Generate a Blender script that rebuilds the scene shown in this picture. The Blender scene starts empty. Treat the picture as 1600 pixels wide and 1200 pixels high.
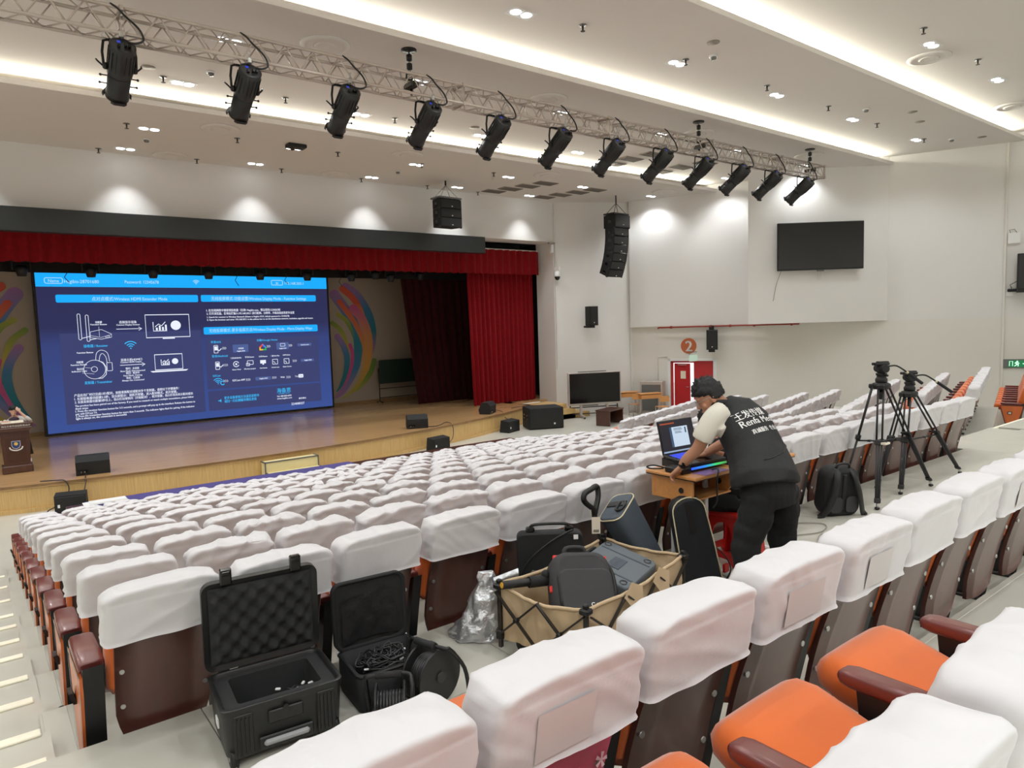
import bpy, bmesh, math, random
from mathutils import Vector as V, Matrix as Mx, noise
random.seed(7)
sc = bpy.context.scene
COL = sc.collection
PI = math.pi
# ---------------------------------------------------------------- camera, world, light, exposure
cd = bpy.data.cameras.new('camera'); cam = bpy.data.objects.new('camera', cd); COL.objects.link(cam)
cd.sensor_fit = 'HORIZONTAL'; cd.sensor_width = 36; cd.lens = 36 * 1085 / 1600; cd.clip_end = 200; cd.clip_start = .05
RX = math.radians(0)
_p, _r, _y = 0.08448, -0.03064, -0.65929
_f = V((-math.sin(_y) * math.cos(_p), math.cos(_y) * math.cos(_p), -math.sin(_p)))
_rt = V((math.cos(_y), math.sin(_y), 0)); _up = _rt.cross(_f)
_R = _rt * math.cos(_r) + _up * math.sin(_r); _U = _up * math.cos(_r) - _rt * math.sin(_r)
cam.matrix_world = Mx(((_R.x, _U.x, -_f.x, 0), (_R.y, _U.y, -_f.y, 0), (_R.z, _U.z, -_f.z, 0), (0, 0, 0, 1)))
sc.camera = cam
sc.view_settings.view_transform = 'Standard'; sc.view_settings.look = 'None'
sc.view_settings.exposure = 0.12; sc.view_settings.gamma = 1.0; sc.view_settings.use_curve_mapping = False
sc.render.film_transparent = False
w = bpy.data.worlds.new('daylight'); sc.world = w; w.use_nodes = True
w.node_tree.nodes['Background'].inputs[0].default_value = (.92, .95, 1, 1)
w.node_tree.nodes['Background'].inputs[1].default_value = 1.6
try:
    sc.cycles.max_bounces = 8; sc.cycles.diffuse_bounces = 5; sc.cycles.glossy_bounces = 3; sc.cycles.transmission_bounces = 4
    sc.cycles.sample_clamp_indirect = 4; sc.cycles.caustics_reflective = False; sc.cycles.caustics_refractive = False
except Exception: pass
COVE_W = 16          # watts per metre of cove strip
SPOT_W = 225          # watts per recessed twin downlight
CEIL = {1: 4.98, 2: 5.28, 3: 5.58, 4: 5.88}
LIP = {1: 16.95, 2: 11.55, 3: 8.06}
def cove(y, z, x0=-8, x1=27, n=3):
    L = (x1 - x0) / n
    for i in range(n):
        ld = bpy.data.lights.new('cove_strip', 'AREA'); ld.shape = 'RECTANGLE'; ld.size = L; ld.size_y = .06
        ld.energy = COVE_W * L; ld.color = (1, .965, .82)
        o = bpy.data.objects.new('cove_strip', ld); COL.objects.link(o)
        o.location = (x0 + L * (i + .5), y, z); o.rotation_euler = (PI + .95, 0, 0)
for k in (1, 2, 3): cove(LIP[k] + .26, CEIL[k] + .16, x1={1: 23.2, 2: 25.9, 3: 27.4}[k])

# ---------------------------------------------------------------- helpers
def lin(c):
    return tuple(((x / 255) / 12.92 if x / 255 <= .04045 else ((x / 255 + .055) / 1.055) ** 2.4) for x in c)
MATS = {}
def mat(name, c, rough=.6, metal=0, spec=.5, bump=None, var=None, coat=0, emit=0, grain=None, trans=0, sheen=0):
    m = bpy.data.materials.new(name); m.use_nodes = True; nt = m.node_tree; b = nt.nodes['Principled BSDF']
    col = lin(c) + (1,)
    b.inputs['Base Color'].default_value = col; b.inputs['Roughness'].default_value = rough; b.inputs['Metallic'].default_value = metal
    b.inputs['Specular IOR Level'].default_value = spec
    if coat: b.inputs['Coat Weight'].default_value = coat; b.inputs['Coat Roughness'].default_value = .15
    if trans: b.inputs['Transmission Weight'].default_value = trans
    if sheen: b.inputs['Sheen Weight'].default_value = sheen
    if emit: b.inputs['Emission Color'].default_value = col; b.inputs['Emission Strength'].default_value = emit
    tc = nt.nodes.new('ShaderNodeTexCoord')
    src = tc.outputs['Object']
    if grain:
        mp = nt.nodes.new('ShaderNodeMapping'); mp.inputs['Scale'].default_value = grain; nt.links.new(src, mp.inputs['Vector']); src = mp.outputs['Vector']
    if var:
        n = nt.nodes.new('ShaderNodeTexNoise'); n.inputs['Scale'].default_value = var[0]; n.inputs['Detail'].default_value = 4
        nt.links.new(src, n.inputs['Vector'])
        r = nt.nodes.new('ShaderNodeValToRGB')
        r.color_ramp.elements[0].position = .3; r.color_ramp.elements[1].position = .7
        r.color_ramp.elements[0].color = tuple(x * (1 - var[1]) for x in col[:3]) + (1,)
        r.color_ramp.elements[1].color = tuple(min(1, x * (1 + var[1])) for x in col[:3]) + (1,)
        nt.links.new(n.outputs['Fac'], r.inputs['Fac']); nt.links.new(r.outputs['Color'], b.inputs['Base Color'])
    if bump:
        n = nt.nodes.new('ShaderNodeTexNoise'); n.inputs['Scale'].default_value = bump[0]; n.inputs['Detail'].default_value = 3
        nt.links.new(src, n.inputs['Vector'])
        bp = nt.nodes.new('ShaderNodeBump'); bp.inputs['Strength'].default_value = bump[1]; bp.inputs['Distance'].default_value = .01
        nt.links.new(n.outputs['Fac'], bp.inputs['Height']); nt.links.new(bp.outputs['Normal'], b.inputs['Normal'])
    MATS[name] = m; return m

class B:
    """collects vertices and faces, links them as one mesh object"""
    def __init__(s): s.v = []; s.f = []; s.s = []
    def add(s, vs, fs, smooth=False):
        o = len(s.v); s.v += [tuple(p) for p in vs]
        for i, f in enumerate(fs): s.f.append(tuple(x + o for x in f)); s.s.append(smooth if isinstance(smooth, bool) else smooth[i])
        return s
    def box(s, c, d, R=None, bev=0):
        hx, hy, hz = d[0] / 2, d[1] / 2, d[2] / 2; c = V(c); vs = []; fs = []
        if not bev:
            for x in (-hx, hx):
                for y in (-hy, hy):
                    for z in (-hz, hz): vs.append(V((x, y, z)))
            fs = [(0, 1, 3, 2), (4, 6, 7, 5), (0, 4, 5, 1), (2, 3, 7, 6), (0, 2, 6, 4), (1, 5, 7, 3)]
        else:
            b = min(bev, hx * .98, hy * .98, hz * .98); idx = {}
            for sx in (-1, 1):
                for sy in (-1, 1):
                    for sz in (-1, 1):
                        for a in range(3):
                            p = [sx * (hx - b), sy * (hy - b), sz * (hz - b)]; p[a] = (sx * hx, sy * hy, sz * hz)[a]
                            idx[(sx, sy, sz, a)] = len(vs); vs.append(V(p))
            S = (-1, 1)
            for a in range(3):
                o = [i for i in range(3) if i != a]
                for sg in S:
                    q = []
                    for (u, v_) in ((-1, -1), (1, -1), (1, 1), (-1, 1)):
                        k = [0, 0, 0]; k[a] = sg; k[o[0]] = u; k[o[1]] = v_; q.append(idx[(*k, a)])
                    if (sg > 0) == (a == 1): q.reverse()
                    fs.append(tuple(q))
            for a in range(3):
                o = [i for i in range(3) if i != a]
                for u in S:
                    for v_ in S:
                        k0 = [0, 0, 0]; k1 = [0, 0, 0]; k0[a] = -1; k1[a] = 1
                        for k in (k0, k1): k[o[0]] = u; k[o[1]] = v_
                        q = [idx[(*k0, o[0])], idx[(*k1, o[0])], idx[(*k1, o[1])], idx[(*k0, o[1])]]
                        if (u * v_ > 0) == (a != 1): q.reverse()
                        fs.append(tuple(q))
            for sx in S:
                for sy in S:
                    for sz in S:
                        q = [idx[(sx, sy, sz, a)] for a in range(3)]
                        if sx * sy * sz < 0: q.reverse()
                        fs.append(tuple(q))
        if R is not None: vs = [R @ p for p in vs]
        return s.add([p + c for p in vs], fs)
    def tube(s, pts, r, n=8, caps=True, flat=None):
        pts = [V(p) for p in pts]; m = len(pts); rs = r if isinstance(r, (list, tuple)) else [r] * m
        t = [(pts[min(i + 1, m - 1)] - pts[max(i - 1, 0)]).normalized() for i in range(m)]
        a = V((0, 0, 1)) if abs(t[0].z) < .9 else V((1, 0, 0))
        u = t[0].cross(a).normalized(); vs = []; fs = []; sm = []
        for i in range(m):
            u = (u - t[i] * u.dot(t[i])).normalized(); w_ = t[i].cross(u)
            for k in range(n):
                an = 2 * PI * k / n + (PI / 4 if n == 4 else 0)
                vs.append(pts[i] + (u * math.cos(an) + w_ * math.sin(an) * (flat or 1)) * rs[i])
        for i in range(m - 1):
            for k in range(n):
                k2 = (k + 1) % n; fs.append((i * n + k, i * n + k2, (i + 1) * n + k2, (i + 1) * n + k)); sm.append(n > 4)
        if caps:
            fs.append(tuple(range(n))[::-1]); fs.append(tuple((m - 1) * n + k for k in range(n))); sm += [False, False]
        return s.add(vs, fs, sm)
    def cyl(s, p0, p1, r0, r1=None, n=16): return s.tube([p0, p1], [r0, r0 if r1 is None else r1], n)
    def lathe(s, prof, c=(0, 0, 0), R=None, n=20, smooth=True):
        vs = []; fs = []; c = V(c)
        for r, z in prof:
            for k in range(n):
                p = V((r * math.cos(2 * PI * k / n), r * math.sin(2 * PI * k / n), z)); vs.append((R @ p if R is not None else p) + c)
        for i in range(len(prof) - 1):
            for k in range(n): k2 = (k + 1) % n; fs.append((i * n + k, i * n + k2, (i + 1) * n + k2, (i + 1) * n + k))
        sm = [smooth] * len(fs)
        if prof[0][0] > 1e-5: fs.append(tuple(range(n))[::-1]); sm.append(False)
        if prof[-1][0] > 1e-5: fs.append(tuple((len(prof) - 1) * n + k for k in range(n))); sm.append(False)
        return s.add(vs, fs, sm)
    def prism(s, poly, o=(0, 0, 0), u=(1, 0, 0), v=(0, 0, 1), w=(0, 1, 0), smooth=False):
        o, u, v, w = V(o), V(u), V(v), V(w); n = len(poly)
        a = [o + u * p[0] + v * p[1] for p in poly]; vs = a + [p + w for p in a]
        fs = [tuple(range(n)), tuple(range(2 * n - 1, n - 1, -1))] + [(i, i + n, (i + 1) % n + n, (i + 1) % n) for i in range(n)]
        area = sum(poly[i][0] * poly[(i + 1) % n][1] - poly[(i + 1) % n][0] * poly[i][1] for i in range(n))
        if (u.cross(v).dot(w) > 0) == (area > 0): fs = [f[::-1] for f in fs]
        return s.add(vs, fs, [False, False] + [smooth] * n)
    def ball(s, c, r, n=14, m=9, R=None):
        r = (r, r, r) if isinstance(r, (int, float)) else r; c = V(c); vs = []; fs = []
        for i in range(m + 1):
            th = PI * i / m
            for k in range(n):
                p = V((r[0] * math.sin(th) * math.cos(2 * PI * k / n), r[1] * math.sin(th) * math.sin(2 * PI * k / n), -r[2] * math.cos(th)))
                vs.append((R @ p if R is not None else p) + c)
        for i in range(m):
            for k in range(n): k2 = (k + 1) % n; fs.append((i * n + k, i * n + k2, (i + 1) * n + k2, (i + 1) * n + k))
        return s.add(vs, fs, True)
    def loft(s, rings, caps=True, smooth=True):
        n = len(rings[0]); vs = [p for r in rings for p in r]; fs = []
        for i in range(len(rings) - 1):
            for k in range(n): k2 = (k + 1) % n; fs.append((i * n + k, i * n + k2, (i + 1) * n + k2, (i + 1) * n + k))
        sm = [smooth] * len(fs)
        if caps: fs += [tuple(range(n))[::-1], tuple((len(rings) - 1) * n + k for k in range(n))]; sm += [False] * 2
        return s.add(vs, fs, sm)
    def grid(s, fn, nu, nv, smooth=True):
        vs = [fn(i / nu, j / nv) for j in range(nv + 1) for i in range(nu + 1)]; q = nu + 1
        return s.add(vs, [(j * q + i, j * q + i + 1, (j + 1) * q + i + 1, (j + 1) * q + i) for j in range(nv) for i in range(nu)], smooth)
    def strip(s, pts, wd, o=(0, 0, 0), u=(1, 0, 0), v=(0, 0, 1), off=None, closed=False):
        """flat ribbon drawn in the plane o,u,v"""
        o, u, v = V(o), V(u), V(v); P = [V((p[0], p[1])) for p in pts]; m = len(P); wd = wd if isinstance(wd, list) else [wd] * m
        vs = []
        for i in range(m):
            a = P[(i - 1) % m] if closed else P[max(i - 1, 0)]; b = P[(i + 1) % m] if closed else P[min(i + 1, m - 1)]
            t = (b - a); t = t.normalized() if t.length > 0 else V((1, 0)); nn = V((-t.y, t.x)) * wd[i] / 2
            for q in (P[i] + nn, P[i] - nn): vs.append(o + u * q.x + v * q.y)
        k = m if closed else m - 1
        return s.add(vs, [(2 * i, 2 * i + 1, 2 * ((i + 1) % m) + 1, 2 * ((i + 1) % m)) for i in range(k)])
    def rect(s, x0, y0, x1, y1, o=(0, 0, 0), u=(1, 0, 0), v=(0, 0, 1)):
        o, u, v = V(o), V(u), V(v)
        return s.add([o + u * a + v * b for a, b in ((x0, y0), (x1, y0), (x1, y1), (x0, y1))], [(0, 1, 2, 3)])
    def text(s, body, size, o, u=(1, 0, 0), v=(0, 0, 1), width=None, align='LEFT', bold=0):
        vs, fs = text_geo(body); o, u, v = V(o), V(u), V(v)
        w0 = max(p[0] for p in vs) - min(p[0] for p in vs); kx = (width / w0 if width and w0 > 0 else size); k = min(size, kx * 1.2)
        ox = {'LEFT': 0, 'CENTER': -w0 * kx / 2, 'RIGHT': -w0 * kx}[align]; x0 = min(p[0] for p in vs)
        for dx in ((0,) if not bold else (0, bold)):
            s.add([o + u * ((p[0] - x0) * kx + ox + dx) + v * (p[1] * k) for p in vs], fs)
        return s
    def mesh(s, name, m):
        me = bpy.data.meshes.new(name); me.from_pydata(s.v, [], s.f); me.polygons.foreach_set('use_smooth', s.s)
        if m: me.materials.append(m if not isinstance(m, str) else MATS[m])
        me.update(); return me
    def out(s, name, m, parent=None, loc=None, rz=None, mod=None):
        o = bpy.data.objects.new(name, s.mesh(name, m)); COL.objects.link(o)
        if parent: o.parent = parent
        if loc is not None: o.location = loc
        if rz is not None: o.rotation_euler = (0, 0, rz)
        return o
_tc = {}
def text_geo(body):
    if body not in _tc:
        cu = bpy.data.curves.new('t', 'FONT'); cu.body = body; cu.resolution_u = 2; cu.dimensions = '2D'; cu.fill_mode = 'BOTH'
        ob = bpy.data.objects.new('t', cu); COL.objects.link(ob)
        dg = bpy.context.evaluated_depsgraph_get(); me = bpy.data.meshes.new_from_object(ob.evaluated_get(dg))
        _tc[body] = ([tuple(p.co) for p in me.vertices], [tuple(p.vertices) for p in me.polygons])
        bpy.data.objects.remove(ob); bpy.data.meshes.remove(me); bpy.data.curves.remove(cu)
    return _tc[body]
def thing(name, label, cat, loc=(0, 0, 0), rz=0, group=None):
    o = bpy.data.objects.new(name, None); COL.objects.link(o); o.empty_display_size = .1
    o.location = loc; o.rotation_euler = (0, 0, rz); o['label'] = label; o['category'] = cat
    if group: o['group'] = group
    return o
def tag(o, label, cat, group=None):
    o['label'] = label; o['category'] = cat
    if group: o['group'] = group
    return o
def struct(o): o['kind'] = 'structure'; return o
def inst(o, parent=None, loc=None, rot=None, name=None):
    c = o.copy(); COL.objects.link(c)
    if name: c.name = name
    if parent is not None: c.parent = parent
    if loc is not None: c.location = loc
    if rot is not None: c.rotation_euler = rot
    return c
def dup(t, loc, rz=None, label=None, rot=None, group=None):
    r = t.copy(); COL.objects.link(r); r.location = loc
    if rz is not None: r.rotation_euler = (0, 0, rz)
    if rot is not None: r.rotation_euler = rot
    if label: r['label'] = label
    if group: r['group'] = group
    for ch in list(t.children):
        c = ch.copy(); COL.objects.link(c); c.parent = r
        for g in list(ch.children):
            d = g.copy(); COL.objects.link(d); d.parent = c
    return r
def sub(o, name, lv=2, parent=None):
    """smooth an object's mesh with subdivision and keep the result as plain mesh"""
    md = o.modifiers.new('s', 'SUBSURF'); md.levels = lv; md.render_levels = lv
    return apply(o)
def apply(o):
    dg = bpy.context.evaluated_depsgraph_get(); me = bpy.data.meshes.new_from_object(o.evaluated_get(dg))
    o.modifiers.clear(); old = o.data; o.data = me; bpy.data.meshes.remove(old)
    me.polygons.foreach_set('use_smooth', [True] * len(me.polygons)); return o
def Rz(a): return Mx.Rotation(a, 3, 'Z')
def Rx(a): return Mx.Rotation(a, 3, 'X')
def Ry(a): return Mx.Rotation(a, 3, 'Y')
def rrect(w_, h_, r, n=5, cx=0, cy=0):
    P = []
    for (sx, sy, a0) in ((1, 1, 0), (-1, 1, 90), (-1, -1, 180), (1, -1, 270)):
        for k in range(n + 1):
            a = math.radians(a0 + 90 * k / n); P.append((cx + sx * (w_ / 2 - r) + r * math.cos(a), cy + sy * (h_ / 2 - r) + r * math.sin(a)))
    return P
def arc(c, r, a0, a1, n=10): return [(c[0] + r * math.cos(math.radians(a0 + (a1 - a0) * i / n)), c[1] + r * math.sin(math.radians(a0 + (a1 - a0) * i / n))) for i in range(n + 1)]
def smoothpath(P, k=6):
    P = [V(p) for p in P]; out = []
    for i in range(len(P) - 1):
        a, b, c, d = P[max(i - 1, 0)], P[i], P[i + 1], P[min(i + 2, len(P) - 1)]
        for j in range(k):
            t = j / k; out.append(.5 * ((2 * b) + (c - a) * t + (2 * a - 5 * b + 4 * c - d) * t * t + (3 * b - a - 3 * c + d) * t ** 3))
    out.append(P[-1]); return out
ORD = ['zeroth', 'first', 'second', 'third', 'fourth', 'fifth', 'sixth', 'seventh', 'eighth', 'ninth', 'tenth', 'eleventh', 'twelfth', 'thirteenth',
       'fourteenth', 'fifteenth', 'sixteenth', 'seventeenth', 'eighteenth', 'nineteenth']

# ---------------------------------------------------------------- materials
mat('paint', (232, 230, 226), .75, var=(.35, .02), bump=(60, .03))
mat('ceil_paint', (222, 218, 213), .85, var=(.3, .015))
mat('cream_paint', (230, 227, 219), .75, var=(.4, .02))
mat('stage_paint', (176, 165, 152), .8, var=(.5, .03))
mat('tile', (196, 194, 182), .3, spec=.45, var=(1.5, .04))
mat('joint', (120, 118, 108), .8)
mat('nosing', (250, 246, 224), .5, var=(8, .06))
mat('stage_wood', (194, 154, 106), .22, spec=.5, var=(2.2, .12), grain=(.35, 6, 1), coat=.25)
mat('apron_wood', (212, 176, 116), .4, var=(7, .14), grain=(9, 9, .35))
mat('trim_wood', (150, 118, 78), .4, var=(5, .1))
mat('black_void', (14, 13, 14), .9)
mat('black_cloth', (16, 14, 15), .9)
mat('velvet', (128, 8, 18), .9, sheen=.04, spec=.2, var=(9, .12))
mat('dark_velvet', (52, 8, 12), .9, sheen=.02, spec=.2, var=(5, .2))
mat('beam', (38, 42, 42), .45, var=(.6, .08))
mat('cover', (216, 214, 216), .8, sheen=.2, bump=(26, .10), var=(2.5, .015))
mat('orange', (212, 100, 24), .75, sheen=.35, bump=(300, .08), var=(4, .06))
mat('orange_wood', (214, 110, 52), .35, coat=.3, var=(4, .08), grain=(6, 6, .8))
mat('maroon_back', (84, 44, 36), .42, spec=.8, coat=.8, var=(4, .1), grain=(5, 5, .7))
mat('maroon', (104, 44, 40), .33, spec=.6, coat=.4, var=(6, .1))
mat('black', (20, 20, 21), .5, var=(20, .12))
mat('black_gloss', (12, 12, 13), .12, spec=.6)
mat('black_matte', (26, 27, 28), .75, bump=(180, .15))
mat('black_plastic', (30, 31, 31), .42, bump=(300, .06))
mat('charcoal', (58, 58, 60), .8, bump=(260, .2), var=(6, .08))
mat('steel', (190, 190, 188), .3, metal=.9)
mat('alu', (196, 186, 178), .42, metal=.55, var=(3, .05))
mat('grey_metal', (120, 122, 122), .45, metal=.6)
mat('dark_metal', (70, 66, 62), .4, metal=.7)
mat('white', (238, 238, 236), .5)
mat('white_pl', (228, 230, 230), .4)
mat('screen_off', (20, 18, 18), .16, spec=.5)
mat('lamp_on', (245, 250, 255), .5, emit=9)
mat('silverfoil', (208, 211, 215), .3, metal=.8, bump=(22, 1.0))
mat('khaki', (196, 172, 138), .8, bump=(200, .12), var=(5, .07))
mat('red_plastic', (206, 36, 30), .35, spec=.5, var=(3, .04))
mat('red_door', (190, 40, 44), .4, var=(2, .05))
mat('red_pipe', (150, 46, 36), .45)
mat('desk_wood', (214, 150, 88), .38, var=(5, .08), grain=(.8, 7, 7))
mat('brown_wood', (78, 46, 34), .35, coat=.3, var=(5, .15), grain=(5, 5, .7))
mat('skin', (188, 136, 108), .55, var=(12, .05))
mat('skin_pale', (214, 170, 148), .55)
mat('hair', (11, 10, 10), .55, bump=(120, .4))
mat('tee', (226, 222, 210), .85, bump=(30, .12))
mat('vest', (24, 26, 28), .72, bump=(26, .25), var=(5, .12))
mat('trousers', (20, 22, 25), .85, bump=(22, .3), var=(4, .1))
mat('purple_cloth', (74, 66, 128), .8, var=(3, .1))
mat('grey_case', (92, 100, 106), .5, bump=(250, .08))
mat('slate', (74, 84, 94), .7, bump=(160, .1))
mat('piping', (226, 214, 178), .6)
mat('glass', (220, 230, 235), .05, trans=.95)
mat('green_sign', (40, 150, 90), .4, emit=.6)
mat('pink_paper', (214, 92, 116), .5, var=(4, .2))
mat('chalkboard', (28, 52, 44), .6)
mat('foam', (40, 41, 42), .95)
mat('wire', (40, 40, 42), .35)
mat('yellow', (226, 170, 50), .5)
mat('vent_grey', (150, 143, 134), .7)
mat('grille', (116, 110, 102), .7)
mat('paper', (236, 226, 206), .7)
mat('plastic_bag', (232, 232, 228), .35, bump=(20, .6))
# ---------------------------------------------------------------- the room
ZF, ZS, ZW = -3.82, -3.2, -1.98           # front floor, stage top, cross aisle
S0 = V((22.25, 20.25, 0)); C0 = V((28.06, 8.14, 0)); WD = (C0 - S0).normalized(); WN = V((WD.y, -WD.x, 0))   # right wall, inward normal
if WN.x > 0: WN = -WN
A0 = V((19.25, 21.8, 0)); SD = (S0 - A0).normalized(); SN = V((SD.y, -SD.x, 0))
def Wp(s, off=0, z=0): p = S0 + WD * s + WN * off; return V((p.x, p.y, z))
def Sp(s, off=0, z=0): p = A0 + SD * s + SN * off; return V((p.x, p.y, z))
def wallpiece(name, P, Q, z0, z1, m, th=.2, n=None):
    d = (Q - P).normalized(); n = n or V((d.y, -d.x, 0)); b = B()
    b.prism([(0, z0), ((Q - P).length, z0), ((Q - P).length, z1), (0, z1)], P, d, (0, 0, 1), -n * th)
    return struct(b.out(name, m))
# floors
b = B(); b.box((11, 20.5, ZF - .1), (46, 15, .2)); struct(b.out('floor', 'tile'))
rowY = lambda j: 4.11 + .98 * j
rowZ = lambda j: -2.19 - .163 * j
b = B()
for j in range(10):
    b.box((6.15, (rowY(j) - .26 + rowY(j + 1) - .26) / 2, (rowZ(j) + -4.1) / 2), (12.0, .98, rowZ(j) + 4.1))
struct(b.out('floor', 'tile'))
# cross aisle with large square tiles, each its own piece
fl = B().box((6.5, 3.0, ZW - .26), (14.6, 1.7, .5)).out('floor', 'joint'); struct(fl)
TS = .8; tmesh = B().box((0, 0, 0), (TS - .006, TS - .006, .012), bev=.002).mesh('tile', 'tile')
for i in range(18):
    for j, (ty, hh) in enumerate(((3.446, .8), (2.646, .8))):
        o = bpy.data.objects.new('tile', tmesh); COL.objects.link(o); o.parent = fl; o.location = (-.38 + i * TS, ty, ZW - .004)
b = B(); b.box((12.35, 4.05, ZW - .15), (2.3, .42, .3)); struct(b.out('floor', 'tile'))
struct(B().box((22, 3.6, ZW - .2), (16.6, 1.2, .4)).out('floor', 'tile'))
struct(B().box((21.8, 4.21, ZW - .02), (16.6, .05, .05), bev=.01).out('trim_1', 'nosing'))
# tier under the front foreground row and under the camera row
struct(B().box((11, 1.83, (-1.895 - 2.4) / 2), (23, .66, .505)).out('floor', 'tile'))
b = B(); b.box((11, -1.2, -2.1), (24, 5.44, .72)); b.box((13, -8, -2.0), (48, 8.2, 1.2)); struct(b.out('floor', 'tile'))
struct(B().box((11, 1.50, -1.756), (24, .05, .036), bev=.008).out('trim_2', 'tile'))
# left aisle stairs with pale nosing strips
BY = [3.93, 4.42, 5.13, 5.77, 6.54, 7.23, 7.99, 8.68, 9.84, 11.15, 12.49]
zA = lambda y: -2.02 - .166 * (y - 3.85)
st = B()
for i, y in enumerate(BY):
    y1 = BY[i + 1] if i + 1 < len(BY) else 13.6
    st.box((-1.92, (y + y1) / 2, (zA(y1) - 4.2) / 2), (4.2, y1 - y, zA(y1) + 4.2))
st.box((-2.9, 2.0, -2.25), (5.0, 3.86, .44))
stairs = struct(st.out('floor', 'tile'))
nm = B().box((0, 0, 0), (3.4, .075, .014), bev=.004).mesh('nosing_strip', 'nosing')
nm2 = B().box((0, 0, 0), (3.2, .05, .012), bev=.004).mesh('nosing_strip', 'nosing')
for i, y in enumerate(BY):
    o = bpy.data.objects.new('nosing_strip', nm); COL.objects.link(o); o.parent = stairs; o.location = (-1.56, y, zA(y) + .006)
    if i < 5:
        o = bpy.data.objects.new('nosing_strip', nm2); COL.objects.link(o); o.parent = stairs; o.location = (-1.68, y - .16, zA(y) + .006)
# end blocks of the tiers along the aisle (white tiled kerbs)
kb = B().box((0, 0, 0), (.13, .9, .3), bev=.004).mesh('kerb_block', 'tile')
for j in range(10):
    o = bpy.data.objects.new('kerb_block', kb); COL.objects.link(o); o.parent = stairs; o.location = (.225, rowY(j) + .26, rowZ(j) - .147)
# stage: curved apron, boarded top
aY = lambda x: 18.2 + .02 * (x - 5.2) ** 2
xs = [-8 + .5 * i for i in range(52)]
poly = [(x, aY(x)) for x in xs] + [(17.8, 28), (-8, 28)]
b = B(); b.prism([(x, y) for x, y in poly], (0, 0, ZS - .06), (1, 0, 0), (0, 1, 0), (0, 0, .06)); b.box((18.7, 25.2, ZS - .03), (3, 5.6, .06))
struct(b.out('floor', 'stage_wood'))
b = B()
for i in range(len(xs) - 1):
    x0, x1 = xs[i], xs[i + 1]
    b.add([(x0, aY(x0) + .03, ZF), (x1, aY(x1) + .03, ZF), (x1, aY(x1) + .03, ZS - .06), (x0, aY(x0) + .03, ZS - .06)], [(0, 1, 2, 3)], True)
struct(b.out('wall_stage_apron', 'apron_wood'))
b = B(); b2 = B()
for i in range(len(xs) - 1):
    x0, x1 = xs[i], xs[i + 1]
    for bb, z0, z1, d in ((b, ZS - .075, ZS + .003, .0), (b2, ZF, ZF + .09, .012)):
        bb.add([(x0, aY(x0) + .0 - d, z0), (x1, aY(x1) - d, z0), (x1, aY(x1) - d, z1), (x0, aY(x0) - d, z1), (x0, aY(x0) + .05, z1), (x1, aY(x1) + .05, z1)], [(0, 1, 2, 3), (3, 2, 5, 4)])
struct(b.out('trim_3', 'stage_wood')); struct(b2.out('baseboard_stage', 'apron_wood'))
# side steps up to the stage at the proscenium
for k, (x0, x1, z) in enumerate(((17.3, 18.75, ZS), (17.6, 19.1, ZS - .2), (17.9, 19.9, ZS - .41))):
    struct(B().box(((x0 + x1) / 2, 21.25, (z + ZF) / 2), (x1 - x0, 1.5 - .28 * (k == 0), z - ZF), bev=.01).out('trim_4', 'apron_wood'))
# stage house
struct(B().box((7, 28.0, .2), (30, .2, 7.6)).out('wall_stage', 'stage_paint'))
struct(B().box((7, 27.88, ZS + .06), (30, .03, .12)).out('baseboard_stage', 'trim_wood'))
struct(B().box((21.2, 25.4, .2), (.2, 5.2, 7.6)).out('wall_stage_right', 'black_void'))
struct(B().box((-7.6, 25.4, .2), (.2, 5.2, 7.6)).out('wall_stage_left', 'black_void'))
struct(B().box((7, 25.4, 3.75), (29, 5.2, .1)).out('ceiling_stage', 'black_void'))
# proscenium wall over the opening, reveal, splayed wall
struct(B().box((5.6, 22.3, 4.22), (27.3, 1.0, 1.72)).out('wall_front', 'paint'))
struct(B().box((19.75, 22.35, -.2), (1.0, 1.1, 7.24)).out('wall_front', 'paint'))
wallpiece('wall_front_right', A0, S0, ZF, 5.05, 'paint', .2, SN)
# right wall: lower part with the doorway, upper part
D0, D1, DZ = 1.62, 3.36, -1.69
wl = (C0 - S0).length
wallpiece('wall_right', S0, Wp(D0), ZF - .4, -.24, 'cream_paint', .22, WN)
wallpiece('wall_right', Wp(D0), Wp(D1), DZ, -.24, 'cream_paint', .22, WN)
wallpiece('wall_right', Wp(D1), Wp(37), ZF - .4, -.24, 'cream_paint', .22, WN)
wallpiece('wall_right', S0, Wp(37), -.24, 6.1, 'paint', .22, WN)
B0, B1 = V((22.49, 14.8, 0)), V((26.35, 11.63, 0))
P = [S0, S0 + WN * .22, Wp(5.2, .22), B0, B1 + V((0, 0, 0)), B1 - WN * .05, S0 - WN * .05]
b = B(); b.prism([(p.x, p.y) for p in P], (0, 0, -.24), (1, 0, 0), (0, 1, 0), (0, 0, 6.2)); struct(b.out('wall_right', 'paint'))
struct(B().tube([Wp(13.05, .03, -3.2), Wp(13.05, .03, 5.58)], .045, 4).out('trim_5', 'cream_paint'))
struct(B().tube([Sp(3.30, .03, ZF), Sp(3.30, .03, 4.95)], .035, 4).out('trim_6', 'paint'))
struct(B().tube([Sp(.06, .03, -1.9), Sp(.06, .03, 4.9)], .03, 4).out('trim_7', 'paint'))
b = B(); b.tube([Wp(1.1, .03, -2.9), Wp(1.1, .03, -1.5), Wp(1.5, .03, -1.5)], .02, 6); struct(b.out('trim_8', 'cream_paint'))
struct(B().box((-8, 8, .9), (.2, 42, 11)).out('wall_left', 'paint'))
struct(B().box((14, -12, .9), (52, .2, 11)).out('wall_back', 'paint'))
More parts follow.
